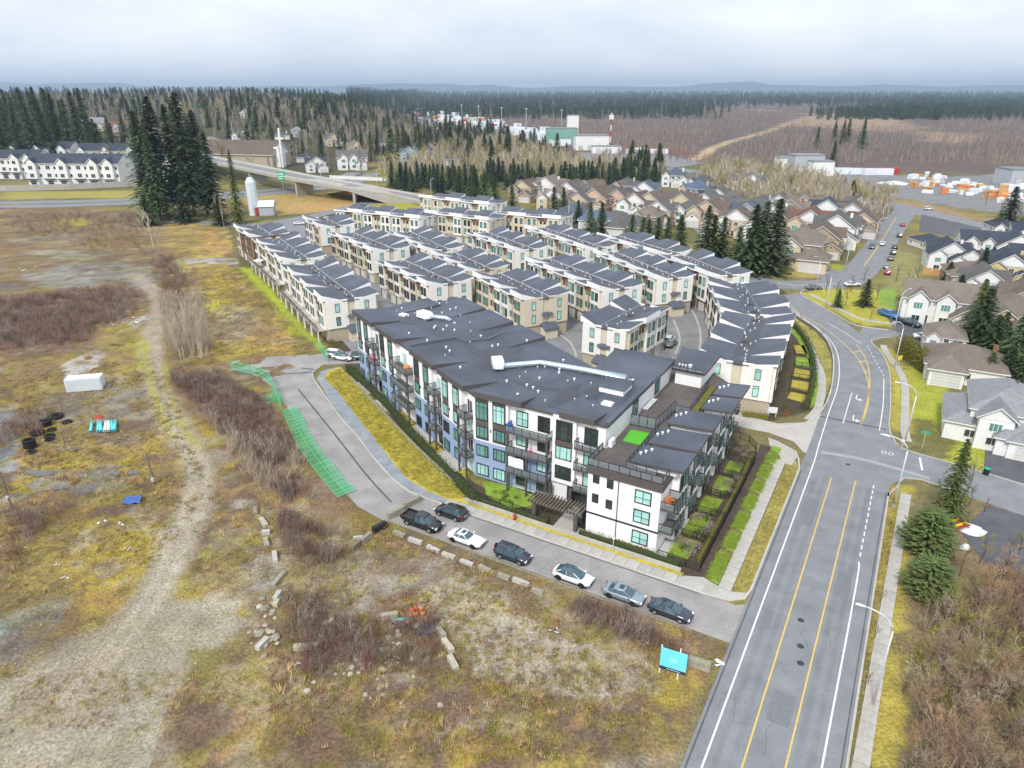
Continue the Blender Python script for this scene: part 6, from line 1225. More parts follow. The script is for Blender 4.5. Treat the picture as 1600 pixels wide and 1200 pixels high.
# bottom corner east of the pavement: overgrown bank
bank = fill([(1425, 985), (1490, 930), (1560, 900), (1720, 930), (1720, 1250), (1400, 1250), (1412, 1000)], 420, 20, None, .3, 2)
scatter('bank_scrub', 'tangled tan and olive winter scrub on the bank below the clipped conifers', 'scrub', bank, [bare_mesh(31, 3, .8, ('bark', 'twig_tan'), nb=7, fine=6, stems=4, thin=.8), bare_mesh(32, 3, .9, ('twig_grey', 'twig_brown'), nb=7, fine=7, stems=4, thin=.8), bare_mesh(33, 3, .8, ('twig_grey', 'grass_moss'), nb=7, fine=6, stems=3, thin=.8), bare_mesh(34, 3, .7, ('twig_grey', 'twig_rust'), nb=8, fine=7, stems=3, thin=.9), card_bush(91, 'grass_moss', .9, 60, .22)], .7, 1.7, 11, tilt=.15)
# ---------------- individual trees near
for k, (px, py, s) in enumerate(((240, 340, 1.05), (262, 335, 1.18), (285, 332, 1.1), (305, 338, 1.22), (325, 335, 1.05), (338, 340, .85), (252, 345, .8))):
    tree('fir_tree', 'towering dark fir in the clump between field and highway', 'tree', on(px, py), FIR[k % 3], FIRT, s * 1.06, 'towering firs between field and highway', .95)
tree('cedar_tree', 'tall olive cedar standing alone beside the white silo', 'tree', on(374, 350), CED[0], CONT, 2.5, None, .55)
for px, py, s in ((232, 352, .7), (345, 352, .6), (290, 348, .75)): tree('fir_tree', 'low dense evergreen at the foot of the towering firs', 'tree', on(px, py), CON[1], CONT, s * 1.4, 'low evergreens under the firs', 1.5)
for px, py, s in ((1010, 408, 1.0), (985, 400, 1.0), (1002, 395, .9), (1025, 400, .95), (1040, 405, 1.0), (1060, 408, 1.1)): tree('spruce_tree', 'dark green spruce in the group behind the white townhouse roofs', 'tree', on(px, py), CON[int(px) % 4], CONT, s * 1.15, 'spruces behind the townhouses', 1.05)
for px, py, s in ((1100, 412, 1.15), (1125, 415, .95), (1150, 418, .8), (1172, 420, 1.0), (1185, 426, 1.35), (1204, 428, 1.4), (1170, 428, 1.3), (1110, 416, 1.0)): tree('spruce_tree', 'tall dark spruce in the screen beside the curve of the road', 'tree', on(px, py), CON[int(px) % 4], CONT, s * 1.35, 'spruce screen at the road curve', 1.05)
for px, py, s in ((939, 370, .95), (922, 362, .8), (800, 330, .9), (773, 322, 1.0), (745, 316, 1.0), (758, 318, 1.1), (735, 312, .9), (865, 335, .9), (880, 338, .9), (903, 348, .7)): tree('spruce_tree', 'spruce along the road behind the back townhouses', 'tree', on(px, py), CON[int(px) % 4], CONT, s * 1.15, 'spruces along the road behind the townhouses', 1.05)
q = random.Random(9)
for k in range(98):
    px = 612 + k * 4.37 + q.uniform(-3, 3); py = 283 + 18 * (k / 98) * (1 if px < 900 else .2) + q.uniform(-9, 6) + (12 if px < 760 else 0); tree('spruce_tree', 'planted spruce in the long belt between the estate and the bare wood', 'tree', on(px, py), (CON + BLU)[k % 6], CONT, q.uniform(.75, 1.35), 'long spruce belt', q.uniform(.9, 1.2))
for px, py, s, lab in ((1568, 372, 1.6, 'lone tall conifer rising above the dark-roofed new houses'), (1327, 326, 1.1, 'lone conifer above the estate roofs at the wood edge'), (1525, 545, 1.15, 'tall green conifer between the cream house and the low roof'), (1350, 478, .6, 'small round pine on the lawn island'), (1308, 480, .4, 'small conifer on the lawn by the curve'), (1580, 580, 1.05, 'dense conifer behind the big white house'), (1590, 640, .5, 'blue spruce at the edge of the grey roofs'), (1528, 445, .9, 'dark broad tree between old and new houses')):
    tree('conifer_tree', lab, 'tree', on(px, py), CON[int(px) % 4], CONT, s, None, 1.2)
tree('cedar_tree', 'tall spreading olive cedar in front of the cream house', 'tree', on(1518, 528), CED[1], CONT, 1.15, None, 1.1)
tree('weeping_cedar', 'tall narrow weeping cedar at the side street corner', 'tree', on(1478, 810), CED[0], CONT, .98, None, .85)
tree('clipped_conifer', 'dense rounded conifer below the weeping cedar', 'tree', on(1445, 862), CYP[0], None, .95, None, 1.35)
tree('clipped_conifer', 'dense rounded conifer farther down the pavement beside the scrub bank', 'tree', on(1447, 930), CYP[1], None, .78, None, 1.45)
tree('rust_tree', 'rust-leaved tree between the townhouse rows', 'tree', on(932, 415), card_bush(77, 'rust_leaf', 1.6, 420, .35, 1.5), trunk_mesh(3, .12), 1.9, None)
for k, (px, py, s) in enumerate(((240, 385, 1.35), (228, 375, 1.0), (248, 395, .8))): tree('birch_tree', 'pale leafless birch leaning over the scrub line', 'tree', on(px, py), BARE[k], None, s * 1.15, 'pale birches at the scrub line')
for k, (px, py, s) in enumerate(((285, 560, 1.0), (300, 556, 1.2), (312, 560, .95), (275, 552, .8), (270, 500, .9), (292, 540, 1.1))): tree('sapling_clump', 'tall pale leafless sapling clump beside the cul-de-sac', 'tree', on(px, py), STEMS[k % 2], None, s * 1.15, 'pale sapling clumps by the cul-de-sac')
for px, py in ((350, 355), (362, 352), (342, 350)): tree('poplar_tree', 'slim pale poplar in front of the firs', 'tree', on(px, py), ALD[0], None, 1.4, 'slim poplars by the firs', .5)
for k, (px, py, s) in enumerate(((1305, 470, 1.1), (1330, 455, 1.0), (1320, 478, .9), (1290, 455, .9), (1350, 440, .9), (1370, 470, .9), (1415, 455, 1.2), (1400, 440, 1.1), (1430, 450, 1.2), (1455, 460, 1.1), (1475, 470, 1.1), (1465, 415, 1.3), (1550, 455, 1.3), (1575, 460, 1.2), (1500, 455, 1.0), (1360, 500, .6), (1512, 765, .9), (1455, 825, .6))): tree('bare_tree', 'grey leafless garden tree east of the road', 'tree', on(px, py), GRYT[k % 2], None, s, 'leafless garden trees east of the road')
for k, (px, py) in enumerate(((1250, 505), (1266, 518), (1281, 533), (1291, 545), (1298, 560))): tree('street_tree', 'small reddish leafless street tree on the verge of the curve', 'tree', on(px, py), SMALL[k % 2], None, .75, 'reddish street trees on the curve')
for a, b in ((33.7, 4), (33.7, -2), (33.6, -9), (33.7, 12), (33.7, 20)): tree('street_tree', 'thin staked sapling on the straight verge beside the pavement', 'tree', AB(a, b), SMALL[int(b) % 2], None, .55, 'staked saplings on the straight verge')
for k, (px, py, s, sx) in enumerate(((1512, 790, .55, 2.0), (1538, 800, .5, 2.0))): tree('weeping_maple', 'red-twigged weeping maple on the drive beside the weeping cedar', 'tree', on(px, py), SMALL[k], None, s * 1.6, 'weeping maples on the drive', 1.3)
for k, (px, py, s) in enumerate(((1105, 275, 1.6), (1125, 278, 1.7), (1090, 270, 1.5), (1560, 345, 1.6), (1585, 350, 1.7), (1600, 340, 1.6), (1470, 290, 1.0), (1540, 320, 1.4))): tree('bare_tree', 'tall spreading leafless tree at the road across from the yards', 'tree', on(px, py), GRYT[k % 2], None, s * 1.1, 'tall leafless trees near the yards')
# mixed growth on the near bank east of the pavement, and garden screens round the eastern houses
MOSSY = bare_mesh(95, 6, .75, ('bark', 'grass_moss'), nb=9, fine=8, thin=1.2); RUSTY = bare_mesh(96, 6, .75, ('bark', 'twig_rust'), nb=9, fine=8, thin=1.2)
for k, (px, py, s) in enumerate(((1500, 900, .75), (1530, 880, .8), (1565, 905, .85), (1590, 870, .8), (1545, 940, .8), (1480, 960, .7), (1600, 960, .9), (1500, 1000, .8), (1560, 1010, .9))): tree('bank_tree', 'olive leafless small tree on the scrub bank' if k % 2 else 'rust-tan leafless small tree on the scrub bank', 'tree', on(px, py), MOSSY if k % 2 else RUSTY, None, s, 'olive trees on the scrub bank' if k % 2 else 'rust-tan trees on the scrub bank')
for k, (px, py, s) in enumerate(((1490, 578, .5), (1540, 600, .55), (1570, 596, .6), (1595, 600, .6), (1500, 512, .45), (1545, 560, .8), (1600, 545, .8), (1560, 545, .7), (1495, 470, .6), (1440, 470, .5), (1590, 470, .6), (1480, 440, .5), (1545, 470, .5))): tree('garden_conifer', 'bushy conifer screening the houses east of the road', 'tree', on(px, py), (CED + CON)[k % 6], CONT, s, 'bushy conifers between the eastern houses', 1.5)
# ---------------- woods as masses
ALW = [bare_mesh(60 + s, 10, .45, ('bark_pale', 'twig_tan'), nb=7, up=.95, fine=5, thin=1.8) for s in range(2)]
PUR = [bare_mesh(64 + s, 10, .5, ('twig_grey', 'twig_purple'), nb=6, up=.9, fine=5, thin=2.6, levels=2) for s in range(2)]
OLV = [bare_mesh(68, 10, .6, ('twig_grey', 'grass_moss'), nb=7, up=.85, fine=5, thin=2.2)]
FARC = [conifer_mesh(70 + s, 12, 3.3, 40, .03, 1.9, 4, .35) for s in range(3)]
wood = fill([(640, 262), (700, 225), (780, 222), (850, 245), (940, 262), (1040, 275), (1035, 285), (900, 280), (760, 275)], 1000, 31) + fill([(1080, 300), (1130, 262), (1250, 285), (1340, 308), (1330, 335), (1240, 338), (1140, 318)], 560, 32) + fill([(1330, 310), (1395, 325), (1378, 352), (1345, 365), (1330, 345)], 130, 33) + fill([(590, 270), (640, 262), (720, 275), (640, 282)], 100, 34)
scatter('alder_wood', 'dense pale leafless alder wood behind the spruce belt and estate', 'wood', wood, ALW + ALW + OLV, .8, 1.4, 12)
HOUSES = [o.location.copy() for o in C.objects if o.name.startswith(('house', 'terrace_row', 'church'))]
def open_yard(p):                      # no forest on the houses or on the streets in front of them
    for h_ in HOUSES:
        dx, dy = p.x - h_.x, p.y - h_.y
        if h_.y > 330 and ((dx * dx + dy * dy) < 190 or (abs(dx) < 11 and -62 < dy < 0)): return False
    return True
cw_ = fill([(560, 250), (640, 215), (760, 205), (840, 230), (900, 250), (760, 262)], 90, 35) + fill([(980, 255), (1030, 262), (1040, 270), (985, 268)], 10, 36)
for k, p in enumerate(p_ for p_ in cw_ if open_yard(p_)): tree('conifer_tree', 'tall conifer standing among the pale alders', 'tree', p, CON[k % 4], CONT, rnd.uniform(1.0, 1.75), 'conifers among the alders')
hp_ = fill(None, 1100, 40, [(-60, 520), (-600, 520), (-900, 700), (-1500, 1500), (-900, 2600), (-420, 2200), (-230, 1100), (-130, 700)])
hp_ = [p for p in hp_ + fill([(330, 178), (560, 168), (640, 188), (760, 215), (700, 262), (560, 256), (430, 246), (335, 235)], 230, 45) + fill([(-40, 225), (220, 215), (330, 235), (300, 275), (-40, 262)], 90, 47) if open_yard(p)]
scatter('hillside_forest', 'dark conifer forest covering the western slope', 'forest', hp_, FARC + CON + CED, .8, 2.1, 13)
hb = fill(None, 2600, 41, [(-90, 480), (-600, 470), (-900, 700), (-1300, 1500), (-700, 2000), (-200, 1000), (-120, 650)])
hb = [p for p in hb + fill([(330, 178), (560, 168), (640, 188), (760, 215), (700, 262), (560, 256), (430, 246), (335, 235)], 900, 44) + fill([(-40, 225), (220, 215), (330, 235), (300, 275), (-40, 262)], 260, 46) if open_yard(p)]
scatter('hillside_wood', 'brown leafless wood mixed into the slope', 'wood', hb, ALW[:1] + PUR + PUR + OLV, 1.0, 1.9, 14)
for k, p in enumerate([on(*c) for c in ((15, 268), (40, 262), (62, 262), (80, 256), (100, 250), (25, 250), (55, 245), (118, 252), (5, 240), (90, 238), (-10, 255), (12, 226), (35, 230), (48, 222), (70, 228), (85, 222), (108, 232), (-20, 235), (22, 215), (60, 212), (130, 240), (140, 228))]): tree('fir_tree', 'tall dark fir behind the white terraces', 'tree', p, FIR[k % 3], FIRT, rnd.uniform(.95, 1.2), 'firs behind the white terraces', .9)
# the bog: brown birch scrub near, dark conifers beyond, thinning with distance
def bogpts(n, y0, y1, seed, left, right, keep=None):
    q = random.Random(seed); out = []
    while len(out) < n:
        y = y0 * (y1 / y0) ** q.random(); x = y * q.uniform(left, right)
        if keep is None or keep(x, y): out.append(Vector((x, y, gz(x, y))))
    return out
TR = [(pxs([(1085, 250), (1130, 225), (1200, 205), (1260, 185), (1330, 178)]), 14), (pxs([(1150, 168), (1260, 178), (1330, 182), (1440, 190)]), 40)]
def clear(x, y):
    for pl, w_ in TR:
        for i in range(len(pl) - 1):
            a, b = pl[i], pl[i + 1]; e = b - a; t = max(0, min(1, ((x - a.x) * e.x + (y - a.y) * e.y) / max(1e-6, e.x ** 2 + e.y ** 2)))
            if math.hypot(x - a.x - e.x * t, y - a.y - e.y * t) < w_: return False
    r_ = x / y
    if y < 1500 and r_ < .12 and y < 720 + r_ * 1600: return False
    if .40 < r_ < .58 and 1150 < y < 1700: return False       # clearing
    return not (y < 520 and r_ > .30)
szf = lambda lo, hi: (lambda p, q: q.uniform(lo, hi) * (1 + max(0, p.y - 900) / 2600))
scatter('bog_scrub', 'purple-brown leafless scrub of the bog', 'scrub', bogpts(9000, 560, 2600, 51, -.06, .85, clear), PUR, szf(.55, 1.0), 0, 15)
scatter('bog_forest', 'dark blue-green conifer forest beyond the bog scrub', 'forest', bogpts(7500, 1500, 9000, 52, -.22, .95, lambda x, y: (x / y + rnd.gauss(0, .03) < .26 or y > 2100 + rnd.gauss(0, 200)) and not (.28 < x / y + rnd.gauss(0, .02) < .5 and y < 3000 + rnd.gauss(0, 250))) + bogpts(800, 1450, 2300, 53, .38, .74, lambda x, y: abs(x / y - .56) < .13 * rnd.uniform(.5, 1.3) and abs(y - 1850) < 420 * rnd.uniform(.5, 1.2)), FARC, szf(.9, 1.5), 0, 16)
for k, (px, py, s) in enumerate(((1275, 232, 1.4), (1302, 222, 1.5), (1315, 225, 1.6), (1323, 222, 1.7), (1345, 232, 1.9), (1300, 258, 1.2))): tree('conifer_tree', 'dark slender conifer standing in the bog scrub', 'tree', on(px, py), CON[k % 4], CONT, s * 1.25, 'slender conifers in the bog', .8)
for px, py, h in ((722, 192, 30), (748, 196, 30), (784, 202, 30), (822, 206, 30), (877, 205, 28)):
    t = thing('light_mast', 'tall thin light mast over the far container yard', 'mast', at(px, py), 0, 'light masts of the far yard'); mb = MB(); cyl(mb, 0, 0, 0, h, .35, 5); mb.build('pole', 'lamp_grey', t); mb = MB(); mb.box((0, 0, h), (4, 1, .8)); mb.build('lamp_head', 'lamp_grey', t)
mb = MB(); hw2 = [at(625, 166), at(612, 176), at(600, 186), at(602, 200)]; mb.strip(resample(hw2, 30), 30, .3); struct(mb.build('highway', 'asphalt'))
mb = MB(); mb.sheet(list(reversed(pxs([(575, 158), (640, 165), (770, 190), (880, 212), (900, 228), (820, 222), (700, 205), (640, 195), (600, 180)]))), .2); struct(mb.build('yard', 'asphalt'))
mb = MB(); mb.sheet(list(reversed(pxs([(900, 238), (1040, 242), (1100, 255), (1060, 262), (920, 252)]))), .2); struct(mb.build('yard', 'asphalt'))
far_h = thing('far_ridge', 'x', 'x') if False else None
rg = MB(); n_ = 60; vs = []
for i in range(n_ + 1):
    x = -14000 + 28000 * i / n_; hh = 90 + 120 * vnoise(np.array([i * .35]), np.array([2.]), 5)[0] + 60 * vnoise(np.array([i * 1.1]), np.array([4.]), 6)[0]; vs += [(x, 15500, -5), (x, 16200, hh), (x, 18500, -5)]
rg.add(vs, [f for i in range(n_) for f in ((3 * i, 3 * i + 3, 3 * i + 4, 3 * i + 1), (3 * i + 1, 3 * i + 4, 3 * i + 5, 3 * i + 2))]); struct(rg.build('hills', 'conifer', None, True))
# ---------------- estate gardens
q = random.Random(31)
for k in range(54):
    px = q.uniform(830, 1340); py = 316 + (px - 830) * .11 + q.uniform(-12, 26); p = on(px, py)
    if any((p.x - h_.x) ** 2 + (p.y - h_.y) ** 2 < 62 for h_ in HOUSES): continue
    if k % 3: tree('bare_tree', 'small leafless tree in an estate garden', 'tree', p, GRYT[k % 2], None, q.uniform(.7, 1.1), 'leafless estate garden trees')
    else: tree('garden_evergreen', 'small evergreen in an estate garden', 'tree', p, CON[k % 4], None, q.uniform(.3, .5), 'estate garden evergreens', 1.3)
sg = []
for b0, b1 in ((-1.6, 4.4), (5.4, 9.4), (10.3, 14.6), (15.6, 19.6), (20.7, 24.2), (25, 29.2), (30.2, 33.5)): sg += [AB(q.uniform(15.85, 17.45), q.uniform(b0 + .25, b1 - .05), .1) for _ in range(int(80 * (b1 - b0)))]
for a0, a1, b0, b1 in ((10.6, 12.8, 1.2, 5.0), (10.6, 12.6, 6.6, 8.2), (10.9, 12.8, 8.8, 11.3), (10.9, 12.9, 12.8, 16), (11.2, 13, 20, 22.5), (11.4, 13.2, 24.5, 27.5)): sg += [AB(q.uniform(a0 - .15, a1 + .2), q.uniform(b0 - .2, b1 + .2), .09) for _ in range(int(40 * (a1 - a0) * (b1 - b0)))]
scatter('lawn_grass', 'short green grass on the small road-side lawns', 'grass', sg, [tuft_mesh(41, 'lawn', 14, .16, .03), tuft_mesh(42, 'grass_moss', 12, .15, .03), tuft_mesh(43, 'lawn', 14, .2, .025)], .6, 1.3, 19)
# ---------------- hedges and planting near the buildings
def hedge(pts, n, h, w_, label, matn='hedge', group=None):
    t = thing('hedge', label, 'hedge', (0, 0, 0), 0, group); P = resample(pts, .6); mb = MB(); mb.ribbon_wall([p for p in P], w_ * .55, 0, h * .72); mb.build('core', matn, t); cs = .2 + .05 * h
    q = random.Random(n); mb = MB()
    for p in P:
        for _ in range(n): leafcards(mb, Vector((p.x + q.uniform(-.5, .5) * w_, p.y + q.uniform(-.5, .5) * w_, q.uniform(.1, 1.05) * h)), 1, cs, q, 1)
    mb.build('foliage', matn, t); return t
hedge(W([(545, 580), (600, 632), (665, 705), (742, 785)]), 60, 1.55, 1.5, 'long dark clipped hedge along the yellow grass bank')
hedge([AB(-16, -1.0), AB(-8, -1.0), AB(-5, -1.0)], 20, 1.0, .8, 'dark hedge on the street wall left of the pergola path'.replace('left of', 'before'), 'hedge')
hedge([AB(-.4, -1.0), AB(4, -1.0), AB(12.6, -1.0)], 20, 1.1, .9, 'dark hedge on the street wall below the white corner building')
hedge([AB(3.5, .1 - .8 + .4), AB(9.2, -.3)], 12, .8, .5, 'low mixed hedge against the foot of the white corner wall', 'hedge_olive')
hedge([AB(14.3, 1), AB(14.25, 12), AB(14.2, 22), AB(13.9, 31)], 9, .9, .7, 'uneven low planting along the inside of the long road fence', 'hedge_olive')
hedge(W([(1160, 650), (1200, 655)]), 20, 1.0, 1.2, 'bright hedge beside the white sign board at the drive', 'hedge_olive')
hedge(W([(1258, 640), (1270, 600), (1268, 560), (1255, 530), (1240, 512)]), 46, 1.6, 1.1, 'dark hedge curving along the fenced lawns', 'hedge')
hedge(W([(1405, 552), (1415, 560), (1430, 572), (1444, 582)]), 190, 4.2, 2.4, 'tall olive juniper hedge at the side street', 'hedge_olive')
hedge(W([(800, 562), (830, 555), (860, 545)]), 16, 1.2, 1.0, 'hedge below the lean-to porch by the lane')
for k in range(14):
    p = at(445 + k * 7.2, 470 + k * 6.6); t = thing('shrub', 'round clipped shrub below the townhouse decks', 'shrub', p, k, 'round shrubs below the decks'); t.scale = (1.6, 1.6, 1.5); link('foliage', BUSH['hedge_olive'][k % 2] if k > 4 else BUSH['twig_grey'][k % 2], t)
for k in range(44):
    a, b = rnd.uniform(11.0, 14.5), rnd.uniform(1, 34); kind = rnd.choice(('hedge', 'twig_grey', 'twig_grey', 'hedge_olive')); t = thing('shrub', {'hedge': 'small dark evergreen shrub in the garden beds by the road fence', 'twig_grey': 'grey leafless shrub in the garden beds by the road fence', 'hedge_olive': 'olive shrub in the garden beds by the road fence'}[kind], 'shrub', AB(a, b, .05), k, 'garden bed shrubs ' + kind); t.scale = (1.15,) * 3; link('foliage', BUSH[kind][k % 2], t)
for k in range(16):
    p = at(*((rnd.uniform(0, 1) * 160 + 760), 0)) if False else AB(rnd.uniform(-15, -5), rnd.uniform(.3, 3), .05); t = thing('shrub', 'low shrub in the bed between pergola and balconies', 'shrub', p, k, 'shrubs by the pergola'); t.scale = (.7,) * 3; link('foliage', BUSH['hedge_olive' if k % 2 else 'hedge'][k % 2], t)
for px, py, kind, s, lab in ((1227, 640, 'hedge_olive', 1.0, 'columnar olive yew beside the white sign board'), (1227, 652, 'rust_leaf', 1.0, 'round tan shrub in front of the columnar yew'), (1005, 640, 'rust_leaf', .8, 'x'), (1405, 470, 'hedge', 2.0, 'dark shrub by the wood side of the white house'), (1478, 505, 'cypress', 1.3, 'yellow-green shrub at the white house door'), (1505, 520, 'hedge_olive', 1.6, 'golden shrub beside the spreading cedar'), (1240, 420, 'rust_leaf', 2.2, 'orange-brown shrub against the cream duplex')):
    if lab == 'x': continue
    t = thing('shrub', lab, 'shrub', on(px, py), 0); t.scale = (s, s, s * (2.2 if 'columnar' in lab else 1.1)); link('foliage', BUSH[kind][0], t)

# ------------------------------------------------------------------ vehicles (local: nose +x)
WHEEL = {}
def wheel(parent, x, y, r, rim, wd=.24):
    k = (r, rim)
    if k not in WHEEL:
        a, b = MB(), MB(); n = 14
        def ring(rr, yy): return [(rr * math.cos(2 * math.pi * i / n), yy, rr * math.sin(2 * math.pi * i / n)) for i in range(n)]
        a.loft([ring(r * .62, -wd / 2), ring(r * .94, -wd / 2), ring(r, -wd / 3), ring(r, wd / 3), ring(r * .94, wd / 2), ring(r * .62, wd / 2)]); b.loft([ring(r * .64, -wd / 2 - .012), ring(r * .60, -wd / 2 + .05)])
        for i in range(5): t = 2 * math.pi * i / 5; b.box((r * .32 * math.cos(t), -wd / 2 - .015, r * .32 * math.sin(t)), (.06, .03, .06))
        b.loft([ring(r * .64, wd / 2 - .05), ring(r * .60, wd / 2 + .012)]); WHEEL[k] = (a.mesh('wheel', ['black_rubber'], False), b.mesh('rim', [rim]))
    o = link('wheel', WHEEL[k][0], parent, (x, y, r)); link('rim', WHEEL[k][1], o)
CARS = dict(
    sedan=dict(L=4.75, Wd=1.82, top=[(-2.37, .72), (-2.3, .92), (-1.7, 1.0), (-.9, .97), (.9, .95), (1.5, .90), (2.1, .80), (2.37, .62)], cab=(-1.75, 1.15, -.95, .15, 1.44), wb=(-1.4, 1.38), r=.33),
    coupe=dict(L=4.9, Wd=1.92, top=[(-2.45, .75), (-2.38, .98), (-1.7, 1.05), (-.9, 1.0), (.7, .98), (1.5, .94), (2.2, .84), (2.45, .66)], cab=(-1.7, .75, -.95, -.05, 1.42), wb=(-1.45, 1.48), r=.35),
    suv=dict(L=4.55, Wd=1.85, top=[(-2.27, .8), (-2.22, 1.05), (-1.7, 1.08), (-.9, 1.06), (.95, 1.05), (1.5, 1.0), (2.0, .9), (2.27, .7)], cab=(-2.15, 1.2, -1.85, .35, 1.68), wb=(-1.3, 1.35), r=.36),
    hatch=dict(L=4.75, Wd=1.88, top=[(-2.37, .8), (-2.3, 1.02), (-1.7, 1.06), (-.9, 1.02), (.9, 1.0), (1.5, .94), (2.1, .82), (2.37, .62)], cab=(-2.15, 1.35, -1.2, .25, 1.55), wb=(-1.45, 1.45), r=.36),
    pickup=dict(L=5.7, Wd=2.0, top=[(-2.85, 1.02), (-2.8, 1.08), (-1.7, 1.1), (-.6, 1.1), (1.2, 1.12), (1.7, 1.1), (2.5, 1.02), (2.85, .8)], cab=(-.75, 1.55, -.6, .75, 1.82), wb=(-1.75, 1.75), r=.40))
def car(kind, paint, label, p, rz, group=None, rim='rim', glassroof=False, cat='car', glass='car_glass', name='parked_car', s=1.):
    c = CARS[kind]; t = thing(name, label, cat, p, rz, group); t.scale = (s,) * 3; L_, Wd = c['L'], c['Wd']; tops = c['top']; mb = MB(); rings = []
    zl = .24 if kind != 'pickup' else .36
    for i, (x, z) in enumerate(tops):
        u = abs(x) / (L_ / 2); hw = Wd / 2 * (1 - .16 * max(0, (u - .72) / .28) ** 1.5); lo = zl + .12 * max(0, (u - .8) / .2); sh = z - (.26 if kind not in ('pickup',) else .2)
        rings.append([(x, -hw * .86, lo), (x, -hw, lo + .2), (x, -hw, sh), (x, -hw * .93, z - .06), (x, -hw * .74, z), (x, hw * .74, z), (x, hw * .93, z - .06), (x, hw, sh), (x, hw, lo + .2), (x, hw * .86, lo)])
    mb.loft(rings); bd = mb.build('body', paint, t, True)
    b0, b1, r0, r1, zt = c['cab']; belt = 1.0 if kind in ('sedan', 'coupe', 'hatch') else 1.06 if kind == 'suv' else 1.1; belt -= .06; hb, ht = Wd / 2 * .90, Wd / 2 * .70
    def ringz(z, xa, xb, hw): return [(xa, -hw, z), ((xa + xb) / 2, -hw * 1.02, z), (xb, -hw * .9, z), (xb + .06, 0, z), (xb, hw * .9, z), ((xa + xb) / 2, hw * 1.02, z), (xa, hw, z), (xa - .05, 0, z)]
    mb = MB(); mb.loft([ringz(belt, b0, b1, hb), ringz(zt - .09, r0, r1, ht)]); gl = mb.build('windows', glass, t, False)
    mb = MB(); mb.loft([ringz(zt - .11, r0 - .06, r1 + .1, ht + .035), ringz(zt - .03, r0 - .02, r1 + .04, ht + .02), ringz(zt, r0 + .15, r1 - .12, ht * .82)]); rf = mb.build('roof', 'car_glass' if glassroof else paint, t, True)
    if not glassroof and kind in ('coupe', 'sedan'): mb = MB(); mb.box(((r0 + r1) / 2 + .15, 0, zt + .003), (.55, .75, .012)); mb.build('sunroof', 'car_glass', rf)
    for sg in (-1, 1):
        mb = MB(); xm = (r0 + r1) / 2 - .05
        for xb_, xt in ((b0 + .06, r0), (xm - .05, xm - .02), (b1 - .02, r1)): mb.tube([(xb_, sg * hb * (.985 if xb_ < b1 - .1 else .92), belt), (xt, sg * (ht + .01) * (1.0 if xt < r1 else .92), zt - .08)], .045, 4)
        mb.build('pillar', paint, t)
        mb = MB(); mb.box((b1 - .25, sg * (Wd / 2 + .06), belt + .08), (.16, .2, .14)); mb.build('mirror', paint, t)
        xf = L_ / 2; mb = MB(); mb.box((xf - .14, sg * Wd * .34, tops[-1][1] + .02), (.22, .38, .14), sg * -.25); mb.build('headlight', 'headlamp', t)
        mb = MB(); mb.box((-xf + .05, sg * Wd * .36, tops[1][1] - .12), (.12, .34, .2 if kind != 'suv' else .4)); mb.build('taillight', 'tail', t)
        for x in c['wb']:
            wheel(t, x, sg * (Wd / 2 - .10), c['r'], rim)
            mb = MB(); n = 10; ring = lambda rr, yy: [(x + rr * math.cos(math.pi * i / n), yy, c['r'] + rr * math.sin(math.pi * i / n)) for i in range(n + 1)]
            A, B = ring(c['r'] + .07, sg * (Wd / 2 + .006)), ring(c['r'] - .02, sg * (Wd / 2 + .006)); mb.add(A + B, [(i, i + 1, n + 2 + i, n + 1 + i) for i in range(n)]); mb.build('wheel_arch', 'black_rubber', t)
    mb = MB(); mb.box((0, 0, .22), (L_ * .86, Wd * .86, .22)); mb.build('shade_box', 'black_rubber', t)  # black box added between the wheels to block light and deepen the contact shadow
    mb = MB(); mb.box((L_ / 2 - .03, 0, .52), (.1, .9, .16)); mb.build('grille', 'black_rubber', t)
    mb = MB(); mb.box((-L_ / 2 - .005, 0, .72 if kind != 'pickup' else .62), (.03, .5, .13)); mb.build('number_plate', 'paint_white', t)
    if kind == 'pickup':
        mb = MB(); mb.bb(-2.7, -.85, -.8, .8, 1.085, 1.115); mb.build('bed_floor', 'rim_dark', t)
        mb = MB(); mb.bb(-2.82, -.72, -.98, -.84, 1.0, 1.30); mb.bb(-2.82, -.72, .84, .98, 1.0, 1.30); mb.bb(-2.86, -2.74, -.98, .98, 1.0, 1.30); mb.build('bed_rail', paint, t)
    if kind == 'suv' and 'spare' in label: mb = MB(); n = 14; mb.loft([[(-2.27 - d, .36 * math.cos(2 * math.pi * i / n), 1.0 + .36 * math.sin(2 * math.pi * i / n)) for i in range(n)] for d in (0, .2)]); mb.build('spare_wheel', 'black_rubber', t)
    return t
RS = ROT_AB
ST = 'cars parked along the street kerb'
car('pickup', 'car_black', 'black pickup truck with open bed parked first by the concrete barriers', AB(-18.9, -9.35, .03), RS, ST, cat='pickup truck')
car('suv', 'car_black', 'black compact crossover parked on the pavement side of the street', AB(-17.0, -5.6, .03), RS + math.pi, ST)
car('coupe', 'car_white', 'white muscle coupe with black wheels behind the pickup truck', AB(-12.0, -9.4, .03), RS, ST, 'rim_dark')
car('suv', 'car_navy', 'dark boxy suv with a spare wheel on its tail', AB(-5.3, -9.35, .03), RS, ST)
car('hatch', 'car_white', 'white crossover with black glass roof on the street', AB(2.7, -9.3, .03), RS, ST, 'rim_dark', True)
car('sedan', 'car_silver', 'silver-blue sedan with sunroof on the street', AB(8.9, -9.25, .03), RS, ST, 'rim_dark')
car('sedan', 'car_navy', 'dark navy sedan parked last before the main road', AB(14.2, -9.2, .03), RS, ST)
g2 = 'cars by the end of the cul-de-sac'
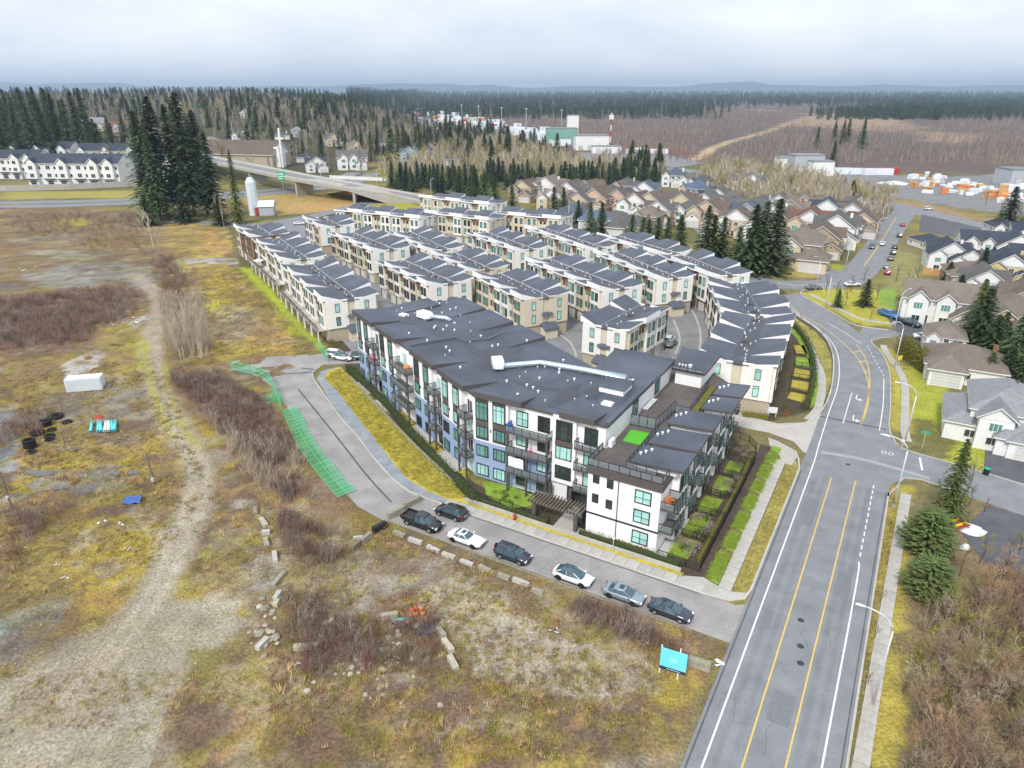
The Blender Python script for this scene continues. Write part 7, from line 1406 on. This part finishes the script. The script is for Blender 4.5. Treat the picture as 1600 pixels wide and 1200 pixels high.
p = at(526, 558); car('suv', 'car_white', 'white suv parked beyond the green mesh gate', (p.x, p.y, .03), ROT_AB + .2, g2); p = at(536, 562); car('hatch', 'car_white', 'white crossover with dark roof parked beside the apartment hedge', (p.x, p.y, .03), ROT_AB + .2, g2, glassroof=True)
p = at(565, 562); car('suv', 'car_black', 'dark suv half hidden under the apartment corner', (p.x, p.y, .03), ROT_AB + .5, g2)
g3 = 'cars parked on the estate street'
def kerbcars(lst):
    for px, py, kind, paint, rot, lab in lst: p = at(px, py); car(kind, paint, lab, (p.x, p.y, .03), R(rot), g3)
kerbcars(((1386, 428, 'suv', 'car_red', 62, 'red suv parked at the bottom of the estate street'), (1385, 419, 'sedan', 'car_silver', 62, 'silver sedan parked behind the red suv'), (1391, 406, 'sedan', 'car_grey', 62, 'grey sedan in the estate street kerb line'), (1395, 397, 'suv', 'car_navy', 62, 'navy suv in the estate street kerb line'), (1398, 388, 'sedan', 'car_black', 62, 'black sedan in the estate street kerb line'), (1405, 370, 'suv', 'car_black', 62, 'black suv parked alone farther up the estate street'), (1410, 353, 'sedan', 'car_red', 62, 'small red car near the top of the estate street'), (1362, 388, 'suv', 'car_navy', 242, 'dark van driving down the estate street'), (1378, 383, 'sedan', 'car_white', 62, 'white car driving up the estate street'),
    (1331, 447, 'sedan', 'car_white', 8, 'white sedan parked behind the lawn shrubs'), (1271, 452, 'sedan', 'car_grey', 5, 'dark car waiting at the junction by the lamp post'), (1388, 495, 'pickup', 'car_blue', -70, 'blue pickup truck on the drive of the white house'), (1420, 508, 'pickup', 'car_navy', -65, 'dark pickup truck in front of the double garage'), (1444, 530, 'sedan', 'car_white', -25, 'white car beside the juniper hedge'), (1450, 328, 'suv', 'car_white', 10, 'white box van turning at the top junction'), (1050, 452, 'suv', 'car_white', 60, 'white car in the lane by the townhouse garages'), (1045, 535, 'suv', 'car_white', 60, 'white suv beside the short cream block'), (1048, 540, 'sedan', 'car_grey', 60, 'grey car next to the short cream block'), (468, 351, 'sedan', 'car_white', 10, 'white car in the lot below the overpass'), (512, 350, 'sedan', 'car_silver', 10, 'silver car beside the short townhouse block')))

# ------------------------------------------------------------------ lamp posts
def lamp(p, h, arm, ang, label, group):
    t = thing('street_lamp', label, 'street lamp', p, ang, group); mb = MB(); mb.tube([(0, 0, 0), (0, 0, h * .5), (0, 0, h)], [.13, .10, .08], 8); mb.build('pole', 'lamp_grey', t, True)
    pts = [(arm * (1 - math.cos(a)) * .98, 0, h + arm * .62 * math.sin(a)) for a in [math.pi / 2 * k / 6 for k in range(7)]]; mb = MB(); mb.tube(pts, [.075] * 6 + [.06], 7); mb.build('arm', 'lamp_grey', t, True)
    e = pts[-1]; mb = MB(); mb.loft([[(e[0] + x, y * s_, e[2] + z * s_) for y, z in ((-.16, 0), (-.1, .09), (.1, .09), (.16, 0), (.1, -.05), (-.1, -.05))] for x, s_ in ((-.1, .6), (.25, 1), (.7, .8))]); mb.build('lamp_head', 'lamp_grey', t)
    mb = MB(); mb.box((0, 0, .12), (.42, .42, .24)); mb.build('base', 'concrete', t)
LG = 'curved-arm lamp posts along the main road'; LL = 'grey curved-arm lamp post'
toR = math.atan2(-UA.y, -UA.x)
for p, h, ang, lab in ((AB(33.7, 26.6), 8.6, toR, LL + ' on the verge at the side street corner'), (AB(34.0, 47.5), 8.6, toR, LL + ' beside the pavement opposite the painted arrows'), (AB(34.2, -11.5), 8.8, toR, LL + ' on the verge beside the scrub bank')): lamp(p, h, 2.6, ang, lab, LG)
for px, py, h, ang, lab in ((1397, 576, 8.6, 200, LL + ' by the yellow warning sign'), (1290, 484, 8.6, 215, LL + ' on the lawn island inside the curve'), (1274, 455, 8.6, 215, LL + ' near the junction of the curve'), (1396, 520, 8.6, 30, LL + ' at the drive of the white house'), (1092, 400, 9, 100, LL + ' among the spruces on the road behind'), (888, 360, 10, 90, LL + ' rising behind the end of the back townhouses'), (590, 302, 11, 60, LL + ' on the overpass ramp'), (503, 290, 12, 60, LL + ' on the overpass deck'), (674, 312, 9, 60, LL + ' at the foot of the overpass ramp'), (1320, 425, 8.6, 200, LL + ' by the estate side street'), (1365, 385, 8.6, 10, LL + ' partway up the estate street'), (1374, 360, 8.6, 10, LL + ' near the top of the estate street'), (1382, 340, 8.6, 10, LL + ' at the top of the estate street')): lamp(on(px, py), h, 2.6, R(ang), lab, LG)

# ------------------------------------------------------------------ street furniture and signs
def signpost(name, label, p, h, panel, rz, extra=None):
    t = thing(name, label, 'sign', p, rz); mb = MB(); cyl(mb, 0, 0, 0, h, .045, 6); mb.build('post', 'lamp_grey', t); w_, hh, matn = panel; mb = MB(); mb.box((0, -.05, h - hh / 2), (w_, .03, hh)); mb.build('panel', matn, t); return t
mat('sign_yellow', (.80, .62, .04), .5, .05, 3)
signpost('street_name_sign', 'green street name blade on a post at the side street', on(1440, 702), 3.2, (1.3, .3, 'sign_green'), -.3); signpost('warning_sign', 'yellow warning sign beside the curved pavement', on(1403, 574), 2.6, (.9, .9, 'sign_yellow'), .2); signpost('parking_sign', 'small white sign on the street wall hedge', AB(4.6, -2.0), 2.3, (.35, .45, 'paint_white'), RS); signpost('bike_sign', 'small white sign plate by the painted bicycle', AB(33.6, 45), 2.0, (.6, .45, 'paint_white'), RS)
eb = thing('sign_board', 'blank white estate sign board in the planting at the drive', 'sign', on(1206, 651), R(-14)); mb = MB(); mb.box((0, 0, 1.25), (1.5, .1, 1.1)); mb.build('board', 'paint_white', eb)
for sx in (-.6, .6): mb = MB(); mb.box((sx, 0, .4), (.1, .1, .8)); mb.build('post', 'paint_white', eb)
bp = at(1049, 1060); bb_ = thing('billboard', 'turquoise real estate billboard with navy footer band at the lot corner', 'billboard', (bp.x, bp.y, gz(bp.x, bp.y)), R(-24))
mb = MB(); mb.box((0, 0, 2.15), (2.5, .08, 2.5)); bo = mb.build('panel', 'sign_teal', bb_); mb = MB(); mb.box((0, -.05, 1.08), (2.5, .02, .34)); mb.build('footer_band', 'sign_navy', bo)
mb = MB(); mb.box((.1, -.055, 1.08), (1.3, .025, .05)); mb.build('footer_text', 'paint_white', bo); mb = MB()
for k, (w_, z_) in enumerate(((.55, 2.45), (.75, 2.28), (.62, 2.1))): mb.box((.0, -.05, z_), (w_, .02, .07))
mb.build('faint_logo', mat('sign_pale', (.45, .80, .84), .5, .05, 3).name, bo)
for sx in (-1.2, .55): mb = MB(); mb.box((sx, .1, 1.85), (.12, .12, 3.9 if sx > 0 else 3.5)); mb.build('post', 'paint_white', bb_)
hy = thing('fire_hydrant', 'red fire hydrant on the pavement verge near the pergola', 'hydrant', AB(-9.2, -2.2, .1)); mb = MB(); cyl(mb, 0, 0, 0, .75, .16, 10); cyl(mb, 0, 0, .75, .95, .18, 10, 0, .05); mb.build('barrel', 'red', hy, True); mb = MB(); mb.box((0, 0, .55), (.5, .16, .16)); mb.build('nozzle', 'red', hy); mb = MB(); cyl(mb, 0, 0, 0, .08, .24, 10); mb.build('flange', 'red', hy)
def bin_(p, rz, lab, lid='sign_green', body='rail_dark'):
    t = thing('wheelie_bin', lab, 'bin', p, rz); mb = MB(); mb.box((0, 0, .55), (.5, .55, .95), 0, 0, 1.12); mb.build('body', body, t); mb = MB(); mb.box((0, 0, 1.07), (.64, .7, .1)); mb.build('lid', lid, t)
    for sx in (-.25, .25): mb = MB(); mb.box((sx, .25, .12), (.08, .22, .22)); mb.build('wheel', 'black_rubber', t)
bin_(on(1540, 742), .3, 'wheeled bin with green lid at the edge of the drive'); bin_(on(1556, 690), .3, 'blue wheeled bin beside the wide garage', 'blue', 'blue'); bin_(on(1563, 693), .3, 'second blue wheeled bin closest to the garage doors', 'blue', 'blue')
# pergola over the entrance path: every slat its own piece
pg = thing('pergola', 'dark timber pergola over the apartment entrance path', 'pergola', AB(-4.6, .2), ROT_AB)
for x in (-2.6, 3.4):
    for y in (-.7, .9): mb = MB(); mb.box((x, y, 1.3), (.5, .4, 2.6)); mb.build('post', 'fascia_dark', pg)
for y in (-.9, 1.1): mb = MB(); mb.box((.4, y, 2.7), (7.8, .18, .28)); mb.build('beam', 'fascia_dark', pg)
for k in range(17): mb = MB(); mb.box((-3.3 + k * .46, .1, 2.93), (.12, 3.0, .18)); mb.build('slat', 'wood_grey', pg)
mb = MB(); mb.prism([AB(-.2, .3), AB(-.05, .3), AB(-.05, 4), AB(-1.9, 4), AB(-1.9, .6)], .1, .55); tag(mb.build('planter', 'rail_dark'), 'black-edged planter box beside the entrance path', 'planter')
# walls and fences
mb = MB(); mb.ribbon_wall([AB(-17.5, -1.6), AB(13, -1.6)], .3, 0, .5); tag(mb.build('retaining_wall', 'concrete_pale'), 'low pale retaining wall behind the street verge', 'wall')
mb = MB(); mb.ribbon_wall(resample(W([(548, 592), (640, 690), (738, 782)]), 3), .22, 0, .55); tag(mb.build('retaining_wall', 'concrete_mossy'), 'low mossy kerb wall between grass bank and hedge', 'wall')
rail_fence([AB(-16.5, -.55), AB(-10.5, -.55), AB(-4.9, -.55)], .1, 1.1, 'black picket fence along the street before the pergola', 1.8, 'rail_dark', None, name='fence')
rail_fence([AB(9.8, -.4), AB(14.9, -.6)], .1, 1.1, 'black picket fence at the corner yard', 1.7, 'rail_dark', None, name='fence')
rail_fence([AB(14.9, -.6), AB(14.85, 10), AB(14.8, 20), AB(14.6, 30), AB(13.9, 33.5), AB(12.4, 35.6), AB(10.8, 36)], .1, 1.2, 'long black picket fence between yards and the strip lawns', 2.0, 'rail_dark', None, name='fence')
for b in (5.6, 11.8, 17, 23.2, 28.5): rail_fence([AB(10.8, b), AB(14.7, b)], .1, 1.0, f'short black fence dividing the road-side yards', 1.9, 'rail_dark', None, 'yard dividers along the road', 'fence')
for p, q in (((1232, 612), (1262, 618)), ((1236, 590), (1262, 594)), ((1240, 572), (1266, 575)), ((1240, 555), (1260, 556))): rail_fence([at(*p), at(*q)], .05, 1.0, 'short grey fence dividing the lawns beside the white row', 1.8, 'rail_dark', None, 'yard dividers of the white row', 'fence')
for lw in (((1230, 622), (1258, 630), (1262, 618), (1236, 612)), ((1236, 606), (1262, 612), (1264, 598), (1238, 594)), ((1240, 588), (1264, 592), (1266, 580), (1242, 576)), ((1243, 572), (1266, 575), (1266, 560), (1244, 558)), ((1244, 552), (1262, 554), (1256, 540), (1240, 540))): lawn('yard_lawn', W(lw), 'lawn' if lw[0][0] % 2 else 'lawn_yellow', .09)
lawn('lawn', list(reversed(W([(1265, 640), (1278, 625), (1281, 590), (1270, 555), (1250, 525), (1232, 505), (1228, 510), (1245, 530), (1262, 560), (1271, 590), (1268, 620)]))), 'lawn', .09)
fn = thing('board_fence', 'dark red-brown board fence round the low white house', 'fence'); P = resample(W([(1432, 562), (1436, 572), (1448, 585), (1482, 602)]), .35)
for i in range(len(P) - 1): a, b = P[i], P[i + 1]; d = b - a; mb = MB(); mb.box((0, 0, 0), (d.length * .94, .05, 1.8 + .05 * (i % 3))); o = mb.build('board', 'wood_fence', fn); o.location = ((a.x + b.x) / 2, (a.y + b.y) / 2, .92); o.rotation_euler = (0, 0, math.atan2(d.y, d.x))
for p0, p1, lab, matn in (((600, 283), (760, 300), 'long pale board fence behind the spruce belt beside the overpass road', 'concrete_pale'), ((515, 279), (598, 283), 'white fence wall along the houses beyond the overpass', 'paint_white'), ((1500, 415), (1545, 420), 'new timber fence below the wide dark-roofed house', 'wood_new'), ((1440, 428), (1500, 436), 'new timber fence by the low bungalow', 'wood_new')):
    f_ = thing('board_fence', lab, 'fence'); a, b = at(*p0), at(*p1); d = b - a; n = int(d.length / 2.4)
    for k in range(n): c = a.lerp(b, (k + .5) / n); mb = MB(); mb.box((0, 0, 0), (d.length / n * .96, .08, 2.1)); o = mb.build('panel', matn, f_); o.location = (c.x, c.y, 1.05 + gz(c.x, c.y)); o.rotation_euler = (0, 0, math.atan2(d.y, d.x))
# ------------------------------------------------------------------ green mesh site fence, part standing, part fallen
def mesh_panel(mb_f, mb_m, p, q, h, lean):
    d = q - p; d.z = 0; n = Vector((-d.y, d.x, 0)).normalized(); up = Vector((0, 0, 1)) * math.cos(lean) * h + n * math.sin(lean) * h; a, b, c, e = p, q, q + up, p + up
    for u, v_ in ((a, b), (b, c), (c, e), (e, a), ((a + e) / 2, (b + c) / 2), ((a + b) / 2, (c + e) / 2)): mb_f.tube([u, v_], .035, 4)
    mb_m.add([a, b, c, e], [(0, 1, 2, 3)])
def site_fence(pts, leans, h, label):
    t = thing('mesh_fence', label, 'fence', (0, 0, 0), 0, 'green mesh site fence')
    for i in range(len(pts) - 1):
        f, m_ = MB(), MB(); mesh_panel(f, m_, pts[i], pts[i + 1], h, leans[i % len(leans)]); o = f.build('panel_frame', 'green_frame', t); m_.build('mesh', 'green_mesh', o)
def onw(px, py, dz=.1): p = on(px, py); p.z += dz; return p
SF = resample([at(*p) for p in ((362, 578), (392, 584), (420, 596), (432, 622), (440, 640))], 2.6); site_fence([Vector((p.x, p.y, gz(p.x, p.y) + .05)) for p in SF], [-.05, .04], 1.9, 'standing green mesh fence curving round the cul-de-sac')
SL = resample([at(*p) for p in ((442, 642), (452, 668), (462, 690), (478, 715), (500, 745), (528, 778))], 2.3); site_fence([Vector((p.x, p.y, gz(p.x, p.y) + .12)) for p in SL], [R(84), R(88), R(82)], 2.6, 'toppled green mesh fence lying along the old road')
p, q = onw(418, 632), onw(444, 622); site_fence([p, q], [R(70)], 2.2, 'stray green mesh panel tipped into the brush'); p, q = onw(498, 545), onw(512, 566); site_fence([p, (p + q) / 2, q], [0.1], 1.9, 'green mesh gate at the end of the cul-de-sac')
# ------------------------------------------------------------------ concrete barriers, blocks, timber
def block(px, py, rz, d, matn, label, cat='block', name='concrete_block', grp=None):
    p = on(px, py); mb = MB(); L_, w_, h = d; mb.loft([[(-L_ / 2, -w_ / 2, -.1), (-L_ / 2, w_ / 2, -.1), (-L_ / 2, w_ * .44, h), (-L_ / 2, -w_ * .44, h)], [(-L_ / 2 + .06, -w_ / 2 - .02, -.1), (-L_ / 2 + .06, w_ / 2 + .02, -.1), (-L_ / 2 + .06, w_ * .46, h + .02), (-L_ / 2 + .06, -w_ * .46, h + .02)], [(L_ / 2 - .06, -w_ / 2 - .02, -.1), (L_ / 2 - .06, w_ / 2 + .02, -.1), (L_ / 2 - .06, w_ * .46, h + .03), (L_ / 2 - .06, -w_ * .46, h + .03)], [(L_ / 2, -w_ / 2, -.1), (L_ / 2, w_ / 2, -.1), (L_ / 2, w_ * .44, h), (L_ / 2, -w_ * .44, h)]])
    o = mb.build(name, matn); o.location = p; o.rotation_euler = (rnd.uniform(-.06, .06), rnd.uniform(-.06, .06), rz); return tag(o, label, cat, grp)
r0 = ROT_AB
for px, py, dr, L_, m_ in ((624, 836, 0, 1.7, 'concrete_mossy'), (649, 847, .05, 2.0, 'concrete_pale'), (677, 860, -.12, 1.9, 'concrete_pale'), (701, 870, .05, 1.8, 'rubble'), (729, 882, .0, 1.8, 'concrete_pale'), (757, 891, -.1, 1.6, 'rubble'), (787, 903, .05, 1.5, 'rubble'), (814, 912, -.05, 2.1, 'concrete_pale'), (840, 925, .05, 1.4, 'concrete_mossy')): block(px, py, r0 + dr, (L_, .55, .4), m_, 'weathered concrete kerb block along the lot side of the street', grp='kerb blocks along the street')
block(620, 805, .75, (2.6, .6, .9), 'concrete_mossy', 'rusty-stained concrete barrier across the old road behind the pickup truck', 'barrier', 'road_barrier'); block(645, 788, .75, (2.6, .6, .85), 'concrete_mossy', 'mossy concrete barrier across the old road by the crossover', 'barrier', 'road_barrier'); block(594, 828, .75, (2.0, .7, .8), 'rail_dark', 'black plastic-wrapped block at the end of the barrier row'); block(573, 844, 1.0, (1.8, .5, .7), 'concrete_mossy', 'tilted grey block in the brush beyond the black-wrapped block'); block(557, 856, 1.1, (1.6, .4, .8), 'wood_grey', 'upright dark slab in the brush'); block(560, 842, .2, (1.2, .4, .3), 'pale_stone', 'small pale slab lying next to the tilted block')
for px, py, rz, L_, m_ in ((399, 800, 1.9, 1.6, 'concrete_mossy'), (412, 817, -.9, 2.1, 'rubble'), (416, 834, .2, 1.0, 'pale_stone'), (416, 848, -1.1, 1.8, 'concrete_mossy'), (430, 872, -1.2, 2.2, 'pale_stone'), (436, 905, 1.3, 2.4, 'concrete_mossy'), (434, 934, 1.5, 1.4, 'pale_stone'), (433, 947, 1.5, 1.0, 'rubble'), (410, 1007, 1.2, 1.6, 'pale_stone'), (478, 1012, .15, 2.4, 'rubble'), (700, 1012, -1.0, 2.0, 'rubble'), (708, 1040, -1.1, 1.9, 'rubble'), (608, 964, .2, 1.9, 'rubble'), (645, 978, -.5, 1.6, 'rubble'), (515, 973, .7, 1.0, 'pale_stone'), (690, 992, -1.0, 1.5, 'concrete_mossy')): block(px, py, rz, (L_, .6, .5), m_, 'tumbled concrete block in the rough ground of the lot', grp='tumbled blocks in the lot')
block(1092, 1042, -.45, (2.2, .7, .8), 'concrete_mossy', 'pale-edged concrete block beside the billboard'); block(600, 785 - 27, 0, (.01, .01, .01), 'rubble', 'x') if False else None
qs = random.Random(21)
def rock(p, s, matn, label, grp):
    mb = MB(); n = 7; mb.loft([[(k * math.cos(2 * math.pi * i / n) * qs.uniform(.75, 1.2), k * math.sin(2 * math.pi * i / n) * qs.uniform(.7, 1.1), z * qs.uniform(.85, 1.1)) for i in range(n)] for z, k in ((-.15, .8), (.15, 1), (.5, .75), (.68, .3))]); o = mb.build('rock', matn); o.location = p; o.scale = (s, s, s); o.rotation_euler = (0, 0, qs.uniform(0, 6)); return tag(o, label, 'rock', grp)
for k in range(70): rock(onw(qs.gauss(575, 38), qs.gauss(1030, 30), 0), qs.uniform(.12, .4), 'rubble', 'loose broken rubble piece in the heap at the lot edge', 'rubble heap pieces')
for k in range(24): rock(onw(qs.gauss(420, 14), qs.gauss(975, 28), 0), qs.uniform(.2, .55), 'rubble' if k % 2 else 'concrete_mossy', 'grey boulder in the line of tumbled stones', 'tumbled stones')
for k in range(26): rock(onw(985 + k * .9 + qs.gauss(0, 6), 985 + k * .8 + qs.gauss(0, 4), 0), qs.uniform(.08, .2), 'pale_stone', 'pale stone chip in the strip below the sedans', 'stone chips')
for k in range(90): rock(onw(qs.uniform(20, 420), qs.uniform(800, 1150), 0), qs.uniform(.04, .11), 'rubble' if k % 3 else 'concrete_mossy', 'small stone scattered on the dirt', 'scattered stones')
for px, py, s in ((160, 817, .9), (187, 820, .9), (198, 857, .7), (87, 880, .5), (98, 903, .8), (40, 856, .4), (205, 500, 1.4), (225, 502, 1.8), (180, 508, 1.4), (100, 568, .0), (955, 973, .5), (1117, 1038, 1.1), (868, 985, .7), (1028, 390, 0), (65, 418, 1.6), (30, 420, 1.6), (455, 690, 0), (605, 970, 0), (617, 1005, .5), (465, 1035, .5), (470, 680, 0), (500, 755, 0)):
    if s:
        for j in range(3):
            mb = MB(); vs = [(qs.gauss(0, .35) + i * .25, qs.gauss(0, .3), abs(qs.gauss(.08, .1))) for i in range(6)]; mb.add([(x * .6, y, z) for x, y, z in vs] + [(x * .6 + .2, y * .8 + .15, z + .05) for x, y, z in vs], [(0, 1, 2), (1, 3, 2), (2, 3, 4), (3, 5, 4), (6, 7, 8), (7, 9, 8), (8, 9, 10), (9, 11, 10), (0, 6, 8, 2), (3, 9, 11, 5)]); o = mb.build('plastic_scrap', 'plastic_white'); p = onw(px + qs.gauss(0, 4 * s), py + qs.gauss(0, 2 * s), .03); o.location = p; o.scale = (s * .55,) * 3; o.rotation_euler = (0, 0, qs.uniform(0, 6)); tag(o, 'scrap of white plastic sheeting on the ground', 'litter', 'white litter')
# ------------------------------------------------------------------ container, tyres, pipes, poles, tarp
cn = thing('storage_container', 'pale blue storage container standing on the mossy ground', 'container', on(135, 606), R(14))
mb = MB(); mb.bb(-3.05, 3.05, -1.2, 1.2, .1, 2.6); mb.build('box', 'container', cn); mb = MB()
for k in range(24): x = -2.9 + k * .25; mb.bb(x, x + .12, -1.25, -1.19, .3, 2.4)
mb.build('corrugation', 'container', cn); mb = MB(); mb.bb(3.05, 3.12, -1.15, 1.15, .2, 2.5); mb.build('doors', 'container', cn); mb = MB(); mb.bb(3.2, 4.4, -.6, .6, .0, .5); mb.build('step', 'wood_grey', cn)
def torus(mb, R_, r_, z, n=18, m=7):
    rings = []
    for i in range(n + 1): a = 2 * math.pi * i / n; rings.append([((R_ + r_ * math.cos(b)) * math.cos(a), (R_ + r_ * math.cos(b)) * math.sin(a), z + r_ * .9 * math.sin(b)) for b in [2 * math.pi * j / m for j in range(m)]])
    mb.loft(rings, 0, False)
for px, py, R_, n in ((87, 652, .62, 1), (72, 666, .5, 2), (60, 680, .55, 1), (81, 673, .34, 1), (78, 682, .4, 1), (78, 688, .38, 1), (48, 700, .48, 3), (49, 710, .42, 1), (105, 660, .4, 1)):
    R_ *= 1.5
    for k in range(n):
        mb = MB(); torus(mb, R_, R_ * .36, R_ * .34); o = mb.build('tyre', 'black_rubber', None, True); p = on(px, py); o.location = (p.x, p.y, p.z + k * R_ * .66); tag(o, 'worn black tyre lying in the cluster near the plastic pipes', 'tyre', 'dumped tyres')
for k, (dx, dz, m_) in enumerate(((-2.2, 0, 'pipe_teal'), (-1.2, 0, 'pipe_teal'), (-.85, 0, 'pipe_teal'), (-.2, 0, 'plastic_white'), (.25, 0, 'plastic_white'), (.75, 0, 'pipe_teal'), (1.15, 0, 'pipe_teal'))):
    p = on(168, 670); mb = MB(); n = 10; ring = lambda rr, y: [(rr * math.cos(2 * math.pi * i / n), y, rr * math.sin(2 * math.pi * i / n)) for i in range(n)]; mb.loft([ring(.17, -2.0), ring(.25, -2.0), ring(.25, 2.0), ring(.17, 2.0)], 0, False); mb.loft([ring(.17, -2.0), ring(.17, 2.0)], 0, False); o = mb.build('drain_pipe', m_, None, True); o.location = (p.x + dx * 1.1, p.y + .15 * dx, p.z + .28); o.rotation_euler = (0, 0, .45 + .04 * (k % 3)); tag(o, ('turquoise' if m_ == 'pipe_teal' else 'white') + ' plastic drain pipe in the bundle on the moss', 'pipe', ('turquoise' if m_ == 'pipe_teal' else 'white') + ' pipes of the bundle')
heap(155, 652, .9, .5, 'red', 'red plastic crates heap behind the pipe bundle', 'crate heap'); p = on(173, 690); mb = MB(); mb.tube([(-1.9, -.8, .1), (1.9, .8, .14)], .07, 5); o = mb.build('timber_pole', 'wood_grey'); o.location = p; tag(o, 'loose grey timber pole lying below the pipe bundle', 'pole')
af = thing('timber_trestle', 'leaning A-shaped timber trestle by the tyres', 'trestle', on(108, 704)); mb = MB(); mb.tube([(-.5, 0, 0), (-.3, 0, 3)], .07, 5); mb.build('leg', 'wood_grey', af); mb = MB(); mb.tube([(1.0, -.2, 0), (-.3, 0, 3)], .07, 5); mb.build('leg', 'wood_grey', af); mb = MB(); mb.tube([(-.5, 0, .1), (1.0, -.2, .1)], .06, 5); mb.build('foot_rail', 'wood_grey', af)
for px, py, h, ln, lab in ((20, 797, 10.5, .3, 'tall grey utility pole at the lot edge'), (241, 756, 5.0, .2, 'shorter timber service pole beside the track')):
    t = thing('utility_pole', lab, 'pole', on(px, py)); mb = MB(); mb.tube([(0, 0, -.2), (-ln, .1, h)], [.16, .11], 7); mb.build('shaft', 'wood_grey', t); mb = MB(); mb.box((0.02, -.2, .9 if h < 8 else 2.2), (.36, .24, .6 if h < 8 else .25)); mb.build('meter_box', 'lamp_grey', t)
tp = thing('tarp_panel', 'crumpled blue tarp on a wooden frame lying on the scrub', 'tarp', on(207, 784), R(8)); mb = MB(); n_ = 6; vs = [(-1.1 + 2.2 * i / n_, -.8 + 1.6 * j / n_, .35 + .12 * math.sin(i * 1.7 + j) + .25 * (j / n_)) for j in range(n_ + 1) for i in range(n_ + 1)]; mb.add(vs, [(j * (n_ + 1) + i, j * (n_ + 1) + i + 1, (j + 1) * (n_ + 1) + i + 1, (j + 1) * (n_ + 1) + i) for j in range(n_) for i in range(n_)]); mb.build('tarp', 'tarp_blue', tp, True)
for y in (-.85, .85): mb = MB(); mb.tube([(-1.6, y, .2), (1.7, y, .3 + .2 * y)], .06, 5); mb.build('rail', 'wood_grey', tp)
p = on(650, 958); mb = MB(); [leafcards(mb, Vector((qs.gauss(0, .7), qs.gauss(0, .35), .35 + qs.uniform(0, .3))), 1, .5, qs, .4) for _ in range(70)]; o = mb.build('orange_netting', mat('orange_net', (.72, .20, .07), .7, .3, 5).name); o.location = p; tag(o, 'tangled orange safety netting dumped among the rubble', 'netting')
p = on(624, 970); mb = MB(); mb.tube([(-.8, 0, .15), (.8, .1, .2)], .17, 9); o = mb.build('drain_pipe', 'pipe_teal', None, True); o.location = p; tag(o, 'single turquoise pipe end lying beside the orange netting', 'pipe')
p = on(664, 985); mb = MB(); mb.box((0, 0, .12), (2.0, 1.7, .24), .3); o = mb.build('roofing_sheet', 'asphalt_dark'); o.location = p; tag(o, 'dark flat sheet lying between rubble and orange netting', 'sheet')
pb = thing('playset', 'striped red and yellow wooden playset behind the weeping cedar', 'playset', on(1494, 822), R(20))
for k in range(5): mb = MB(); mb.box((0, -.9 + k * .45, .5 + .06 * k), (2.2, .36, .08)); mb.build('slat', 'red' if k % 2 == 0 else 'sign_yellow', pb)
for sx in (-.9, .9): mb = MB(); mb.box((sx, 0, .25), (.12, 1.9, .5)); mb.build('leg', 'wood_grey', pb)
heap(1518, 828, 1.8, .5, 'plastic_white', 'white plastic sheet spread beside the striped playset', 'plastic sheet'); heap(1508, 856, .6, .6, 'container', 'pale blue tub in the overgrown yard', 'tub')
um = thing('patio_umbrella', 'white patio umbrella on a townhouse deck', 'umbrella', at(406, 418, 2.95)); mb = MB(); n = 8; mb.loft([[(1.7 * math.cos(2 * math.pi * i / n), 1.7 * math.sin(2 * math.pi * i / n), 2.2) for i in range(n)], [(.05 * math.cos(2 * math.pi * i / n), .05 * math.sin(2 * math.pi * i / n), 2.75) for i in range(n)]]); mb.build('canopy', 'plastic_white', um); mb = MB(); cyl(mb, 0, 0, 0, 2.6, .04); mb.build('pole', 'lamp_grey', um)
# ------------------------------------------------------------------ air: faint winter haze
mb = MB(); mb.bb(-15600, 15600, -200, 20600, -7, 290); hz = mb.build('haze', []); hz.data.materials.clear()
hm = bpy.data.materials.new('haze_air'); hm.use_nodes = True; t = hm.node_tree; t.nodes.clear(); vo = t.nodes.new('ShaderNodeVolumePrincipled'); vo.inputs['Color'].default_value = (.60, .78, 1, 1); vo.inputs['Density'].default_value = .00010; vo.inputs['Anisotropy'].default_value = .2; ou = t.nodes.new('ShaderNodeOutputMaterial'); t.links.new(vo.outputs[0], ou.inputs['Volume']); hz.data.materials.append(hm)
stuff(hz, 'thin bluish winter haze over the far forest', 'haze')
